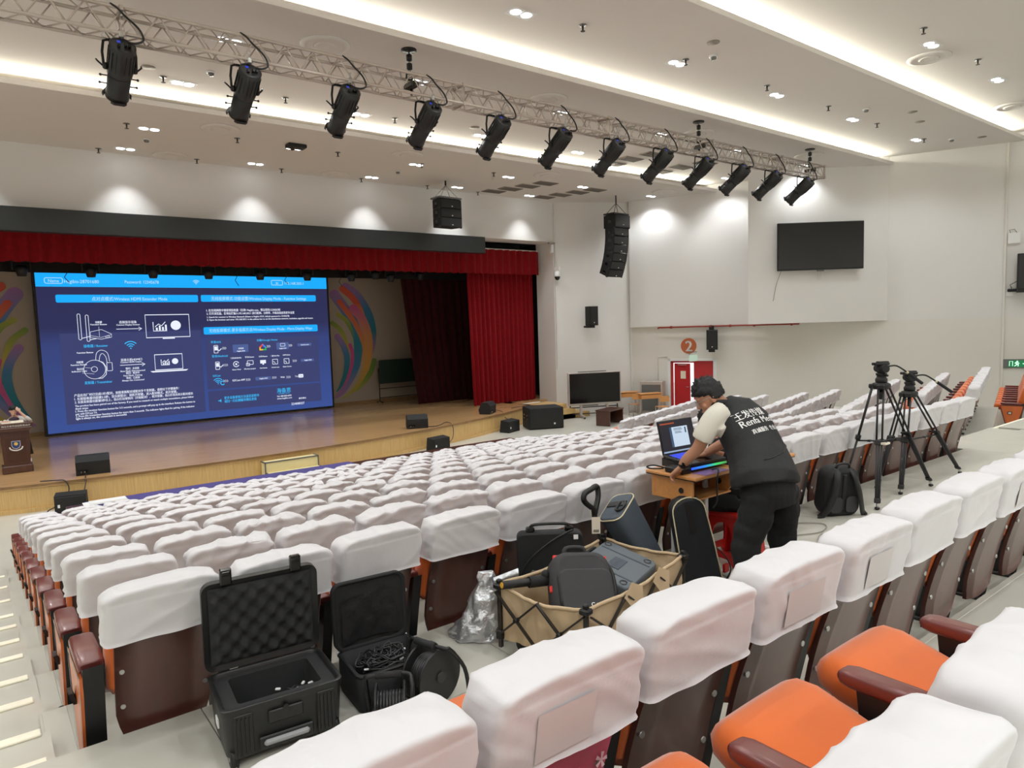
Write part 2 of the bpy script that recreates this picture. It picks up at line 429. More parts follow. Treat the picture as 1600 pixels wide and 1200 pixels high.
# stepped ceiling with cove lips
def ceil(k, y0, y1, x1):
    b = B(); b.box((9.5 + (x1 - 27) / 2, (y0 + y1) / 2, CEIL[k] + .055), (35 + (x1 - 27), y1 - y0, .11)); struct(b.out('ceiling', 'ceil_paint'))
ceil(1, LIP[1], 22.2, 23.9); ceil(2, LIP[2], 17.75, 26.3); ceil(3, LIP[3], 12.2, 28.2); ceil(4, -12, 8.62, 38)
for k, y in ((1, 17.7), (2, 12.15), (3, 8.57)):
    struct(B().box((10, y + .03, CEIL[k] + .26), (37, .06, .4)).out('trim_9', 'ceil_paint'))
    struct(B().box((9.5 + {1: -1.5, 2: -.2, 3: .7}[k], LIP[k] - .016, CEIL[k] + .055), (35 + {1: -3, 2: -.4, 3: 1.4}[k], .03, .11)).out('trim_10', 'ceil_paint'))
struct(B().box((12, 5.5, 6.3), (48, 36, .1)).out('ceiling', 'ceil_paint'))
# doorway: casing, open left leaf, closed right leaf
t = struct(bpy.data.objects.new('door_1', None)); COL.objects.link(t)
b = B()
for s in (D0 - .12, D1): b.prism([(s, ZF), (s + .12, ZF), (s + .12, DZ + .1), (s, DZ + .1)], S0 + WN * .02, WD, (0, 0, 1), -WN * .26)
b.prism([(D0 - .12, DZ), (D1 + .12, DZ), (D1 + .12, DZ + .1), (D0 - .12, DZ + .1)], S0 + WN * .02, WD, (0, 0, 1), -WN * .26)
b.out('door_casing', 'white', t)
b = B()
for s in (D0, D1 - .1): b.prism([(s, ZF), (s + .1, ZF), (s + .1, DZ), (s, DZ)], S0 - WN * .06, WD, (0, 0, 1), -WN * .08)
b.prism([(D0, DZ - .08), (D1, DZ - .08), (D1, DZ), (D0, DZ)], S0 - WN * .06, WD, (0, 0, 1), -WN * .08)
b.out('door_frame', 'red_door', t)
hl = Wp(D0 + .14, -.08); ang = math.radians(-18)
ld = Rz(ang) @ WD
b = B(); b.prism([(0, ZF + .02), (.74, ZF + .02), (.74, DZ - .1), (0, DZ - .1)], hl, ld, (0, 0, 1), -WN * .05); lf = b.out('door_leaf', 'red_door', t)
nl = V((ld.y, -ld.x, 0)); nl = nl if nl.dot(WN) > 0 else -nl
B().rect(.3, -2.42, .54, -2.1, hl + nl * .008, ld).out('notice_sheet', 'paper', lf)
b = B(); b.tube([hl + ld * .68 + nl * .02 + V((0, 0, -2.75)), hl + ld * .68 + nl * .07 + V((0, 0, -2.75)), hl + ld * .58 + nl * .07 + V((0, 0, -2.75))], .014, 6); b.out('handle', 'steel', lf)
b = B(); b.tube([hl + ld * .2 + nl * .05 + V((0, 0, -1.84)), hl + ld * .6 + nl * .05 + V((0, 0, -1.84))], .022, 4); b.out('door_closer', 'alu', lf)
b = B(); b.prism([(D0 + .94, ZF + .02), (D1 - .1, ZF + .02), (D1 - .1, DZ - .08), (D0 + .94, DZ - .08)], S0 - WN * .09, WD, (0, 0, 1), -WN * .05); b.out('door_leaf', 'red_door', t)
# small fittings on the walls
t = tag(B().prism(arc((0, 0), .32, 0, 360, 28)[:-1], Wp(2.38, .02, -1.07), WD, (0, 0, 1), -WN * .018).out('number_sign', mat('sign_orange', (196, 104, 58), .5)), 'round orange wall sign with a white 2 above the red door', 'sign')
B().text('2', .62, Wp(2.38, .026, -1.29), WD, (0, 0, 1), align='CENTER', bold=.03).out('numeral', 'white', t)
t = thing('exit_sign', 'small pale green exit sign sticking out under the orange number sign', 'exit sign', Wp(2.62, .22, -1.56))
B().prism([(0, -.13), (.5, -.13), (.5, .13), (0, .13)], (-.25, 0, 0), (1, 0, 0), (0, 0, 1), (0, .03, 0)).out('panel', mat('sign_pale', (205, 232, 214), .4, emit=.25), t)
B().tube([(-.25, .015, .13), (-.25, .015, .24), (.25, .015, .24), (.25, .015, .13)], .012, 5).out('bracket', 'grey_metal', t)
t = thing('exit_sign', 'dark exit sign with glowing green running figure on the far right wall', 'exit sign', Wp(13.2, .03, -1.83), math.atan2(WD.y, WD.x))
B().box((.26, 0, 0), (.86, .05, .30), bev=.01).out('housing', mat('sign_grey', (110, 116, 110), .5), t)
g = B(); g.rect(.02, -.11, .6, .11, (0, -.03, 0)); g.out('panel', mat('sign_green', (24, 120, 74), .4, emit=.5), t)
g = B(); o_ = (0, -.034, 0)
for P_, w_ in (([(.05, -.08), (.05, .08), (.14, .08), (.14, -.08)], .018), ([(.2, .03), (.26, .0), (.31, -.02)], .03), ([(.26, .0), (.24, -.05), (.19, -.08)], .025), ([(.26, -.01), (.3, -.05), (.29, -.09)], .025), ([(.22, .05), (.29, .04), (.33, .01)], .02)): g.strip(P_, w_, o_)
g.prism(arc((.27, .075), .025, 0, 360, 10)[:-1], o_, (1, 0, 0), (0, 0, 1), (0, -.002, 0)); g.strip([(.42, 0), (.54, 0)], .03, o_); g.strip([(.48, .06), (.55, 0), (.48, -.06)], .03, o_)
g.out('pictogram', mat('sign_glow', (200, 250, 220), .4, emit=1), t)
t = thing('wall_box', 'small white junction box high on the far right wall', 'box', Wp(13.28, .04, 2.4), math.atan2(WD.y, WD.x))
B().box((0, 0, 0), (.36, .08, .36), bev=.015).out('lid', 'white', t); B().tube([(-.1, 0, .18), (-.14, 0, .28), (.0, 0, .3), (.08, 0, .18)], .008, 5).out('wire', 'black', t)
t = thing('outlet', 'white socket with black plug below the television on the far right wall', 'outlet', Wp(13.2, .04, .54), math.atan2(WD.y, WD.x))
B().box((0, 0, 0), (.2, .05, .14), bev=.01).out('plate', 'white', t); B().box((.06, -.05, .12), (.26, .09, .1), bev=.02).out('plug', 'black', t)
B().tube([(.05, -.04, .18), (0, -.04, .3), (.2, -.04, .42), (.6, -.04, .4)], .012, 5).out('cable', 'black', t)
# red sprinkler pipe along the right wall
t = thing('red_pipe', 'thin dark red pipe running along the right wall above the black speaker', 'pipe', (0, 0, 0))
B().tube([Wp(1.2, .3, -.33), Wp(1.2, .34, -.29), Wp(4, .42, -.28), Wp(6.62, .42, -.28), Wp(6.62, .42, -.16)], .032, 8).out('tube', 'red_pipe', t)
for s in (1.75, 3.35, 4.1, 5.0, 6.35): B().cyl(Wp(s - .04, .36 if s < 2 else .42, -.285), Wp(s + .04, .36 if s < 2 else .42, -.285), .055, n=10).out('coupling', 'red_pipe', t)
struct(B().box((11, 8, -4.25), (44, 26, .1)).out('floor', 'tile'))
# ---------------------------------------------------------------- auditorium chairs
CW = .268
def ring(a, b, rc, N=56):
    P = []
    segs = []
    rc = min(rc, a * .98, b * .98)
    pts = [(-a, 0), (-a, b - rc)] + [(-a + rc - rc * math.cos(t), b - rc + rc * math.sin(t)) for t in (PI / 8, PI / 4, 3 * PI / 8)] + [(-a + rc, b), (0, b)]
    pts = pts + [(-x, y) for x, y in pts[-2::-1]]; pts = pts + [(x, -y) for x, y in pts[-2:0:-1]]
    L = [0]
    for i in range(len(pts)): p, q = pts[i], pts[(i + 1) % len(pts)]; L.append(L[-1] + math.hypot(q[0] - p[0], q[1] - p[1]))
    T = L[-1]; j = 0
    for k in range(N):
        d = T * k / N
        while L[j + 1] < d - 1e-9: j += 1
        u = (d - L[j]) / max(1e-9, L[j + 1] - L[j]); p, q = pts[j], pts[(j + 1) % len(pts)]
        P.append((p[0] + (q[0] - p[0]) * u, p[1] + (q[1] - p[1]) * u))
    return P
LEAN = .24
def cover_mesh(seed, wr, A=CW, D=.108, z0=.715, z1=.982, N=56, fine=1):
    rnd = random.Random(seed); lv = [(A + .004, D + .006, z0)]
    nz = 12 if fine == 1 else 18
    for i in range(1, nz): lv.append((A, D - .016 * i / nz, z0 + (z1 - .05 - z0) * i / nz))
    for t in ((0, 20, 38, 54, 70, 82, 90) if fine == 1 else (0, 12, 24, 36, 48, 58, 68, 78, 85, 90)):
        c, s_ = math.cos(math.radians(t)), math.sin(math.radians(t)); z = z1 - .06 + .06 * s_; e = max(0, (z - (z1 - .016)) / .016)
        lv.append((A - .065 * (1 - c), D - .012 - .018 * (1 - math.sqrt(max(0, 1 - e * e))) - .004, z))
    aT, bT, zT = lv[-1]
    for q in (.82, .6, .35, .1): lv.append((aT - bT * (1 - q) * .8, bT * q, zT + .011 * (1 - q * q)))
    vs = []; ph = rnd.uniform(0, 50); an = rnd.uniform(.3, .9) * rnd.choice((-1, 1)); sg = rnd.uniform(-.010, .006)
    for a, b, z in lv:
        for (x, y) in ring(a, b, .032, N):
            q = V((x * 2.2 + ph, y * 4 + seed, z * 3)); m = max(0, noise.noise(q * 1.3) + .25)
            k = math.sin(30 * (x * math.cos(an) * .8 + (z - .8) * math.sin(an) * 1.8) + 6 * noise.noise(q))
            d = wr * (k * m * .75 + 1.2 * noise.noise(V((x * 9 + ph, z * 16, y * 12))))
            ca, sa = math.cos(an), math.sin(an); cr = (1 - abs(noise.noise(V(((x * ca + (z - .8) * sa * 1.6) * 9 + ph, (z * ca - x * sa) * 2.2 + seed, y * 3))))) ** 5
            d += wr * 1.9 * (cr - .25)
            if abs(x) > A * .9: d += wr * .4 * math.sin(60 * (z + y * .8) + ph)
            hang = .006 * noise.noise(V((x * 6 + ph, y * 6, 0))) if z == z0 else 0
            r = math.hypot(x, y) or 1; ny = y / max(.03, abs(y)) if abs(y) > D * .7 else 0; nx = x / max(.1, abs(x)) if abs(x) > A * .85 else 0
            top = max(0, (z - (z1 - .06)) / .06)
            vs.append((x + nx * d, y + ny * d - (z - .70) * LEAN - .292, z + hang + top * (d * 1.2 + sg * math.sin(x * 7 + ph) * (wr > .003) - .012 * (x / A) ** 2)))
    fs = []
    for i in range(len(lv) - 1):
        for k in range(N): k2 = (k + 1) % N; fs.append((i * N + k, i * N + k2, (i + 1) * N + k2, (i + 1) * N + k))
    o = (len(lv) - 1) * N; H = N // 2
    for k in range(H): fs.append((o + k, o + k + 1, o + (N - k - 1) % N, o + (N - k) % N))
    fs = [tuple(dict.fromkeys(f)) for f in fs]; fs = [f for f in fs if len(f) > 2]
    b = B(); b.add(vs, fs, True); return b.mesh('cover', 'cover')
COV = [cover_mesh(i, (.004, .006, .008, .0095, .011, .0075)[i % 6]) for i in range(10)]
COVN = [cover_mesh(40 + i, .0030, N=84, fine=2) for i in range(4)]
yb = lambda z: -.345 + (.72 - z) * .25 + .022 * math.sin(PI * max(0, min(1, (z - .14) / .6)))
def back_panel_mesh():
    b = B(); n = 10; zs = [.16 + (.80 - .16) * i / n for i in range(n + 1)]; A = .226; vs = []
    rows = []
    for z in zs:
        a = A - max(0, .26 - z) * .35
        for x in (-a, -a * .5, 0, a * .5, a): rows.append((x, yb(z) - .012 * (1 - (x / A) ** 2), z - (.03 * (1 - (x / A) ** 2) if z < .17 else 0)))
    m = 5; F = [(j * m + i, j * m + i + 1, (j + 1) * m + i + 1, (j + 1) * m + i) for j in range(n) for i in range(m - 1)]
    k = len(rows); back = [(x, y + .022, z) for x, y, z in rows]
    E = [j * m for j in range(n + 1)] + [n * m + i for i in range(1, m)] + [j * m + m - 1 for j in range(n - 1, -1, -1)] + [i for i in range(m - 2, 0, -1)]
    S = [(E[i], E[(i + 1) % len(E)], E[(i + 1) % len(E)] + k, E[i] + k) for i in range(len(E))]
    b.add(rows + back, [f[::-1] for f in F] + [tuple(q + k for q in f) for f in F] + S, [True] * len(F) * 2 + [False] * len(S))
    return b.mesh('back_panel', 'maroon_back')
def backrest_mesh(full=False, m='orange'):
    b = B(); zs = [.40, .44, .52, .62, .72, .78] if not full else [.40, .46, .56, .68, .80, .90, .96, .985]; R = []
    for i, z in enumerate(zs):
        th = .15 if 0 < i < len(zs) - 1 else .05; c = yb(z) + .028 + th / 2; a = .256 if 0 < i < len(zs) - 1 else .232
        R.append([V((x, c + y, z)) for x, y in ring(a, th / 2, .04, 28)])
    b.loft(R); return b.mesh('backrest', m)
def seat_mesh(ang, kl=1):
    b = B(); R = []; R3 = Rx(math.radians(ang))
    for i, y in enumerate([-.02, .0, .06, .16, .28, .33, .355]):
        th = (.03, .055, .062, .066, .07, .058, .03)[i]; a = (.2, .232, .24, .242, .242, .236, .21)[i]
        R.append([V((0, -.08, .405)) + R3 @ V((x, y * kl, z + .012 * math.cos(x * 5))) for x, z in ring(a, th, .05, 28)])
    b.loft(R); return b.mesh('seat', 'orange')
def arm_mesh():
    b = B(); R = []
    for y, w_, h_ in ((-.215, .034, .018), (-.205, .039, .025), (.0, .040, .026), (.17, .039, .026), (.2, .034, .021), (.212, .026, .012)):
        R.append([V((x, y, .585 + z - .02 * max(0, -y))) for x, z in ring(w_, h_, .011, 20)])
    b.loft(R); return b.mesh('armrest', 'maroon')
def stand_mesh():
    b = B(); b.prism([(-.27, .60), (-.2, .57), (.15, .57), (.12, .3), (.02, .02), (-.14, .02), (-.20, .3)], (-.03, 0, 0), (0, 1, 0), (0, 0, 1), (.06, 0, 0)); b.box((0, -.06, .012), (.11, .26, .024), bev=.006)
    return b.mesh('stand', 'black')
BP, BR, SU, SD_, AR, STD = back_panel_mesh(), backrest_mesh(), seat_mesh(84), seat_mesh(14, 1.25), arm_mesh(), stand_mesh()
BRF = backrest_mesh(True)
b = B(); b.cyl((0, -.006, 0), (0, .006, 0), .012, .012, 10); BOLT = b.mesh('bolt', 'steel')
b = B(); b.prism([(-.13, .05), (.09, .05), (.2, .46), (.2, .545), (-.24, .545), (-.24, .46)], (0, 0, 0), (0, 1, 0), (0, 0, 1), (.014, 0, 0)); ENDP = b.mesh('end_panel', 'orange_wood')
b = B()
for P_ in ([(-.13, .05), (.09, .05), (.2, .46), (.2, .545), (-.24, .545), (-.24, .46)],): b.strip(P_, .024, (-.004, 0, 0), (0, 1, 0), (0, 0, 1), closed=True)
ENDT = b.mesh('edging', 'maroon')
b = B(); b.prism([(-.045, -.03), (.045, -.03), (.045, .03), (-.045, .03)], (0, 0, 0), (0, 1, 0), (-.3, 0, 1), (-.02, 0, 0)); PLT = b.mesh('number_plate', 'black')
b = B(); b.rect(-.03, -.02, .03, .02, (-.022, 0, 0), (0, 1, 0), (-.3, 0, 1)); PLN = b.mesh('plate_label', 'white')
PK = {}
def pocket_mesh(seed):
    rnd = random.Random(seed); w_, h_ = rnd.uniform(.1, .13), rnd.uniform(.06, .075); cx = rnd.uniform(-.02, .06); zc = .815; b = B()
    f = lambda u, v: (cx + (u - .5) * 2 * w_, -.292 - (zc + (v - .5) * 2 * h_ - .70) * LEAN - .114 + .016 * ((zc + (v - .5) * 2 * h_ - .715) / .225), zc + (v - .5) * 2 * h_)
    b.grid(f, 6, 4); return b.mesh('pocket', MATS.get('pocket') or mat('pocket', (212, 208, 207), .7))
POCK = [pocket_mesh(i) for i in range(3)]
def po(me, parent): o = bpy.data.objects.new(me.name.split('.')[0], me); COL.objects.link(o); o.parent = parent; return o
NCH = [0]
def chair(x, y, z, rz, label, group=None, near=0, cov=None, seat=None, first=False, last=True, bare=False, pocket=None, bolts=False, panel=True):
    i = NCH[0]; NCH[0] += 1; rnd = random.Random(1000 + i)
    t = thing('auditorium_chair', label, 'chair', (x, y, z), rz + rnd.uniform(-.012, .012), group)
    if not bare:
        c = po(cov or (COVN[i % 4] if near else COV[rnd.randrange(10)]), t)
        if not cov and rnd.random() < .5: c.scale = (-1, 1, 1)
        if near: c.rotation_euler = (rnd.uniform(-.01, .01), rnd.uniform(-.012, .012), rnd.uniform(-.02, .02))
    if panel:
        p = po(BP, t)
        if bolts:
            for bx, bz in ((-.195, .54), (.195, .54), (-.195, .34), (.195, .34)):
                q = po(BOLT, p); q.location = (bx, yb(bz) - .004, bz)
    po(BRF if bare else BR, t); po(seat or SU, t)
    for sx in ((-.3, .3) if first else (.3,)):
        a = po(AR, t); a.location = (sx, 0, 0); s_ = po(STD, t); s_.location = (sx, 0, 0)
    if first:
        for q in t.children:
            if q.location.x < -.1: q.scale = (1.5, 1, 1); q.location.x = -.312
        e = po(ENDP, t); e.location = (-.371, 0, 0); g = po(ENDT, e); q = po(PLT, e); q.location = (-.004, .02, .36); l = po(PLN, e); l.location = (-.004, .02, .36)
    return t
RN = ['nearest row below the cross aisle'] + ['%s row below the cross aisle' % ORD[j] for j in range(2, 11)] + ['row nearest the stage']
for j in range(11):
    for i in range(18):
        who = 'at the left aisle end of' if i == 0 else ('at the right end of' if i == 17 else '%s from left aisle in' % ORD[i + 1])
        chair(.66 + .6 * i, rowY(j), rowZ(j), 0, 'white-covered chair %s the %s' % (who, RN[j]), 'white covered chairs of the middle block', near=(j == 0), first=(i == 0), bolts=(j == 0), pocket=(j == 0 and i in (2, 3, 4, 8)))
# right block, turned toward the stage
TA = math.radians(15.8); E1 = V((math.cos(TA), math.sin(TA), 0)); E2 = V((-math.sin(TA), math.cos(TA), 0))
RB = [(.7, 15.5, 9), (1.55, 15.5, 9), (2.6, 13.5, 12), (3.75, 13.9, 9), (4.65, 14.5, 9), (5.85, 15.0, 9), (7.0, 15.6, 10), (8.2, 16.1, 9)]
for j, (t0, s0, n) in enumerate(RB):
    zf = -2.36 - .163 * j
    t1 = RB[j + 1][0] if j < 7 else 9.6
    sA, sB = 12.6 + .12 * j, (22.6 + .25 * j if j else 20.6)
    b = B(); b.prism([(sA, t0 + .1 if j else .45), (sB, t0 + .1 if j else .45), (sB, t1 + .1), (sA, t1 + .1)], (0, 0, -4.2), E1, E2, (0, 0, zf + 4.2)); struct(b.out('floor', 'tile'))
    for i in range(n):
        p = E1 * (s0 + .6 * i) + E2 * (t0 + .36)
        row = 'nearest' if j == 0 else ('farthest' if j == 7 else ORD[j + 1])
        who = 'at stair end of' if i == 0 else ('at wall end of' if i == n - 1 else '%s from stairs in' % ORD[i + 1])
        chair(p.x, p.y, zf, TA, 'white-covered chair %s the %s row of the angled right block' % (who, row), 'white covered chairs of the right block', first=(i == 0))
# uncovered orange row beyond
b = B(); b.prism([(12.4, -1.0), (26.6, -1.0), (26.6, .5), (12.4, .5)], (0, 0, -4.2), E1, E2, (0, 0, -2.88 + 4.2)); struct(b.out('floor', 'tile'))
for i in range(8):
    p = E1 * (21.2 + .6 * i) + E2 * .2
    chair(p.x, p.y, -2.88, TA, 'uncovered orange chair, %s from the orange end panel, far right row' % (ORD[i + 1] if i else 'first'), 'bare orange chairs at far right', bare=True, first=(i == 0), seat=SD_)
# foreground row on the near side of the cross aisle
FN = 10
for i in range(FN):
    c = chair(.64 + .6 * i, 1.77, -1.895, 0, 'large white-covered chair, %s from the left in the row behind the wagon' % ORD[i + 1] if i else 'large white-covered chair at the left end of the row behind the wagon',
          'white covered chairs of the foreground row', near=1, bolts=True)
    if i in (1, 3, 4, 7):
        k = [q for q in c.children if q.name.startswith('cover')][0]; po(POCK[i % 3], k)
    if i == 1:
        pn = [q for q in c.children if q.name.startswith('back_panel')][0]
        b = B(); b.grid(lambda u, v: (-.1 + .34 * u, yb(.45 + .2 * v) - .016 + .012 * ((-.1 + .34 * u) / .268) ** 2, .45 + .2 * v), 6, 4); st = b.out('sticker', 'pink_paper', pn)
        b = B()
        for (u, z, s_) in ((.02, .5, .03), (.1, .54, .035), (.16, .49, .028), (.2, .55, .025)):
            for k_ in range(5):
                an = 2 * PI * k_ / 5; b.strip([(u, z), (u + s_ * math.cos(an), z + s_ * math.sin(an))], [.004, .014], (0, yb(z) - .0205, 0))
        o = b.out('printed_flowers', mat('pale_pink', (244, 200, 206), .6), pn); o['kind'] = 'stuff'
# camera row with lowered orange seats
for i in range(4):
    chair(.65 + .6 * i, .86, -1.74, 0, ['white-covered chair with lowered orange seat, first of the nearest row', 'white-covered chair with lowered orange seat, at the lower right beside maroon armrest', 'white-covered chair with orange seat behind the lower right one, third in nearest row', 'white-covered chair with orange seat at the right edge, fourth in nearest row'][i],
          'white covered chairs of the nearest row', near=1, seat=SD_)
# ---------------------------------------------------------------- recessed twin downlights (each with its own lamp) and added lamps behind the camera
def downlight_proto():
    t = thing('downlight', '-', 'ceiling light', group='recessed twin downlights')
    b = B(); b.strip([(-.26, -.14), (.26, -.14), (.26, .14), (-.26, .14)], .04, (0, 0, -.006), (1, 0, 0), (0, 1, 0), closed=True); b.box((0, 0, -.004), (.04, .26, .006)); b.out('frame', 'white_pl', t)
    for x in (-.12, .12):
        b = B(); b.prism(arc((x, 0), .095, 0, 360, 14)[:-1], (0, 0, -.012), (1, 0, 0), (0, 1, 0), (0, 0, .01)); b.out('lamp', 'lamp_on', t)
    return t
DL = downlight_proto(); first = [True]
DG = {21.15: [-6.9, -3.4, .1, 3.64, 7.05, 10.82, 14.18, 17.53], 18.87: [-6.9, -3.4, .2, 3.79, 7.36, 11.17, 14.74, 18.19, 21.96], 16.08: [-6.8, -3.2, .2, 3.94, 8.0, 11.64, 15.32, 19.2, 22.99],
      13.33: [-6.8, -3.4, .1, 4.1, 8.06, 12.12, 15.97, 19.59, 23.64], 10.06: [-6.8, -3.4, .3, 4.3, 8.26, 12.62, 16.54, 20.46, 24.67], 6.75: [-6.8, -2.7, 1.3, 5.3, 9.3, 13.3, 17.23, 21.28, 25.3], 3.4: [-6.8, -2.7, 1.3, 5.3, 9.3, 13.3, 17.2, 21.2, 25.3], .2: [-6.8, -2.7, 1.3, 5.3, 9.3, 13.3, 17.2, 21.2], -3.2: [-6, -1, 4, 9, 14, 19, 24], -6.6: [-6, -1, 4, 9, 14, 19, 24], -9.8: [-6, -1, 4, 9, 14, 19, 24]}  # negative rows: unseen bare lamps, added to brighten chair backs facing the camera
RWN = {21.15: 'row next to the stage wall', 18.87: 'second row from the stage wall', 16.08: 'third row from the stage wall', 13.33: 'row just beyond the truss', 10.06: 'row between the two nearer light coves', 6.75: 'row on the nearest ceiling panel', 3.4: 'row overhead', .2: 'row behind the photographer', -3.2: '', -6.6: '', -9.8: ''}
def spot(x, y, z, e, a=100):
    ld = bpy.data.lights.new('downlight_lamp', 'SPOT'); ld.energy = e; ld.spot_size = math.radians(a); ld.spot_blend = .7; ld.shadow_soft_size = .1; ld.color = (.94, .97, 1)
    o = bpy.data.objects.new('downlight_lamp', ld); COL.objects.link(o); o.location = (x, y, z - .03)
for y, xsx in DG.items():
    k = 1 if y > 16.95 else 2 if y > 11.55 else 3 if y > 8.06 else 4
    vis = [x for x in xsx if y > 4 and x > (.3 if y > 12 else 8 if y > 9 else 15)]
    for x in xsx:
        spot(x, y, CEIL[k], SPOT_W * (2.4 if y < 0 else .55 if y < 5 else 1), 84 if y == 21.15 else 130)
        if y < 4 or x < -1: continue
        pos = vis.index(x) if x in vis else -1
        lab = 'recessed twin downlight, %s from the left, %s' % (ORD[pos + 1], RWN[y]) if pos >= 0 else 'recessed twin downlight left of view, %s' % RWN[y]
        if pos < 0: continue
        if first[0]: DL.location = (x, y, CEIL[k]); DL['label'] = lab; first[0] = False
        else: dup(DL, (x, y, CEIL[k]), label=lab)
# extra wall washers that throw the scallops of light on the box of the right wall
for x, y in ((23.35, 17.3), (23.3, 19.0), (22.0, 20.2)): spot(x - .5, y - .25, CEIL[1], 70, 70)
# round air diffusers
def vent_proto():
    t = thing('air_diffuser', '-', 'vent', group='round ceiling air diffusers')
    b = B(); b.lathe([(.46, -.002), (.44, -.03), (.36, -.045), (.33, -.03)], n=28); b.out('rim', 'ceil_paint', t)
    b = B(); b.lathe([(.33, -.012), (.0001, -.012)], n=28); b.out('throat', mat('throat_dark', (70, 66, 62), .8), t)
    for r in (.24, .14):
        b = B(); b.lathe([(r, -.02), (r - .07, -.055), (r - .08, -.045)], n=24); b.out('cone', 'ceil_paint', t)
    return t
VT = vent_proto()
VL = [(5.19, 17.96, 1, 'left near the light cove, front panel'), (10.3, 17.87, 1, 'middle of the front ceiling panel'), (15.64, 17.93, 1, 'above the dark ceiling grilles'), (21.6, 17.93, 1, 'right end of the front ceiling panel'),
      (4.76, 21.3, 1, 'at the stage wall, left'), (9.6, 21.3, 1, 'at the stage wall, above the black beam'), (5.6, 12.56, 2, 'above the truss, left'), (11.18, 12.69, 2, 'above the middle of the truss'),
      (16.79, 12.64, 2, 'beside the right truss hoist'), (22.3, 12.4, 2, 'at the right end of the truss'), (18.02, 7.1, 4, 'beside the nearest downlights'), (24.3, 7.32, 4, 'at the right picture edge')]
for i, (x, y, k, w_) in enumerate(VL):
    lab = 'round white air diffuser ' + w_
    if i == 0: VT.location = (x, y, CEIL[k]); VT['label'] = lab
    else: dup(VT, (x, y, CEIL[k]), label=lab)
# dark square return-air grilles
def grille_proto():
    t = thing('ceiling_grille', '-', 'vent', group='dark square ceiling grilles')
    B().box((0, 0, -.012), (.84, .46, .02)).out('frame', 'vent_grey', t)
    for i in range(5): o = B().box((0, -.17 + i * .085, -.03), (.76, .05, .012)).out('louvre', 'grille', t)
    return t
GR = grille_proto()
GL = [(16.0, 20.4), (16.25, 19.7), (16.5, 19.0), (15.75, 21.07), (18.2, 21.07), (18.45, 20.38), (18.7, 19.68), (18.95, 19.0), (17.39, 15.8), (17.6, 15.0), (19.85, 15.7), (17.4, 16.57), (19.75, 16.53), (20.1, 14.89)]
GN = ['third from the left cluster front', 'second of the left cluster', 'nearest of the left cluster', 'farthest of the left cluster', 'farthest of the right cluster', 'third of the right cluster', 'second of the right cluster', 'nearest of the right cluster',
      'middle left, behind the truss', 'nearest left, behind the truss', 'middle right, behind the truss', 'far left, behind the truss', 'far right, behind the truss', 'nearest right, behind the truss']
for i, (x, y) in enumerate(GL):
    lab = 'dark ceiling grille, ' + GN[i]; z = CEIL[1 if i < 8 else 2]
    if i == 0: GR.location = (x, y, z); GR['label'] = lab
    else: dup(GR, (x, y, z), label=lab)
# sprinklers and smoke detectors
SP = thing('sprinkler', '-', 'sprinkler', group='pendant sprinkler heads')
B().lathe([(.075, 0), (.075, -.008), (.02, -.012)], n=12).out('escutcheon', 'grey_metal', SP)
B().lathe([(.018, -.01), (.018, -.07), (.012, -.1), (.045, -.11), (.045, -.116)], n=10).out('head', 'dark_metal', SP)
SL = [(3.27, 18.65, 1), (5.78, 18.62, 1), (8.53, 18.66, 1), (11.25, 18.68, 1), (13.91, 18.58, 1), (3.05, 21.45, 1), (5.48, 21.41, 1), (7.91, 21.4, 1), (10.6, 21.47, 1), (13.09, 21.4, 1), (15.33, 21.5, 1), (3.52, 15.88, 2), (6.04, 15.84, 2), (8.86, 15.92, 2),
      (9.53, 9.79, 3), (12.6, 9.81, 3), (15.67, 9.79, 3), (18.6, 9.8, 3), (21.52, 9.86, 3), (24.76, 9.86, 3), (16.1, 6.46, 4), (19.17, 6.49, 4)]
cnt = {}
for i, (x, y, k) in enumerate(SL):
    rw = {1: 'front panel row' if y < 20 else 'stage wall row', 2: 'panel behind the truss', 3: 'panel between the nearer coves', 4: 'nearest ceiling panel'}[k]; cnt[rw] = cnt.get(rw, 0) + 1
    lab = 'small sprinkler head, %s from left, %s' % (ORD[cnt[rw]], rw)
    if i == 0: SP.location = (x, y, CEIL[k]); SP['label'] = lab
    else: dup(SP, (x, y, CEIL[k]), label=lab)
SM = thing('smoke_detector', '-', 'smoke detector', group='white smoke detectors')
B().lathe([(.09, 0), (.09, -.03), (.06, -.035)], n=14).out('base', 'white_pl', SM); B().lathe([(.06, -.035), (.065, -.05), (.05, -.085), (.0001, -.09)], n=14).out('chamber', 'grey_metal', SM)
KL = [(3.9, 19.83, 1, 'left of the front ceiling panel'), (11.09, 19.88, 1, 'middle of the front ceiling panel'), (4.24, 15.07, 2, 'behind the truss, left'), (12.93, 9.34, 3, 'above the middle of the truss, nearer side'), (19.74, 9.34, 3, 'right, beside the nearest light cove'), (25.6, 9.36, 3, 'at the corner of the right wall')]
for i, (x, y, k, w_) in enumerate(KL):
    if i == 0: SM.location = (x, y, CEIL[k]); SM['label'] = 'small smoke detector ' + w_
    else: dup(SM, (x, y, CEIL[k]), label='small smoke detector ' + w_)
BL = tag(B().lathe([(.13, 0), (.13, -.01), (.0001, -.012)], n=18).out('cover_disc', 'vent_grey'), '-', 'ceiling cap', 'flat ceiling caps')
for i, (x, y, k, w_) in enumerate([(3.17, 15.47, 2, 'left, beyond the truss'), (11.03, 15.51, 2, 'middle, beyond the truss'), (12.32, 8.9, 3, 'by the nearest cove'), (21.18, 8.75, 3, 'right, close to the nearest cove'), (22.45, 9.06, 3, 'right, second from the nearest cove'), (26.2, 8.7, 3, 'at the right wall corner')]):
    o = BL if i == 0 else inst(BL); o.location = (x, y, CEIL[k]); o['label'] = 'flat round ceiling cap ' + w_
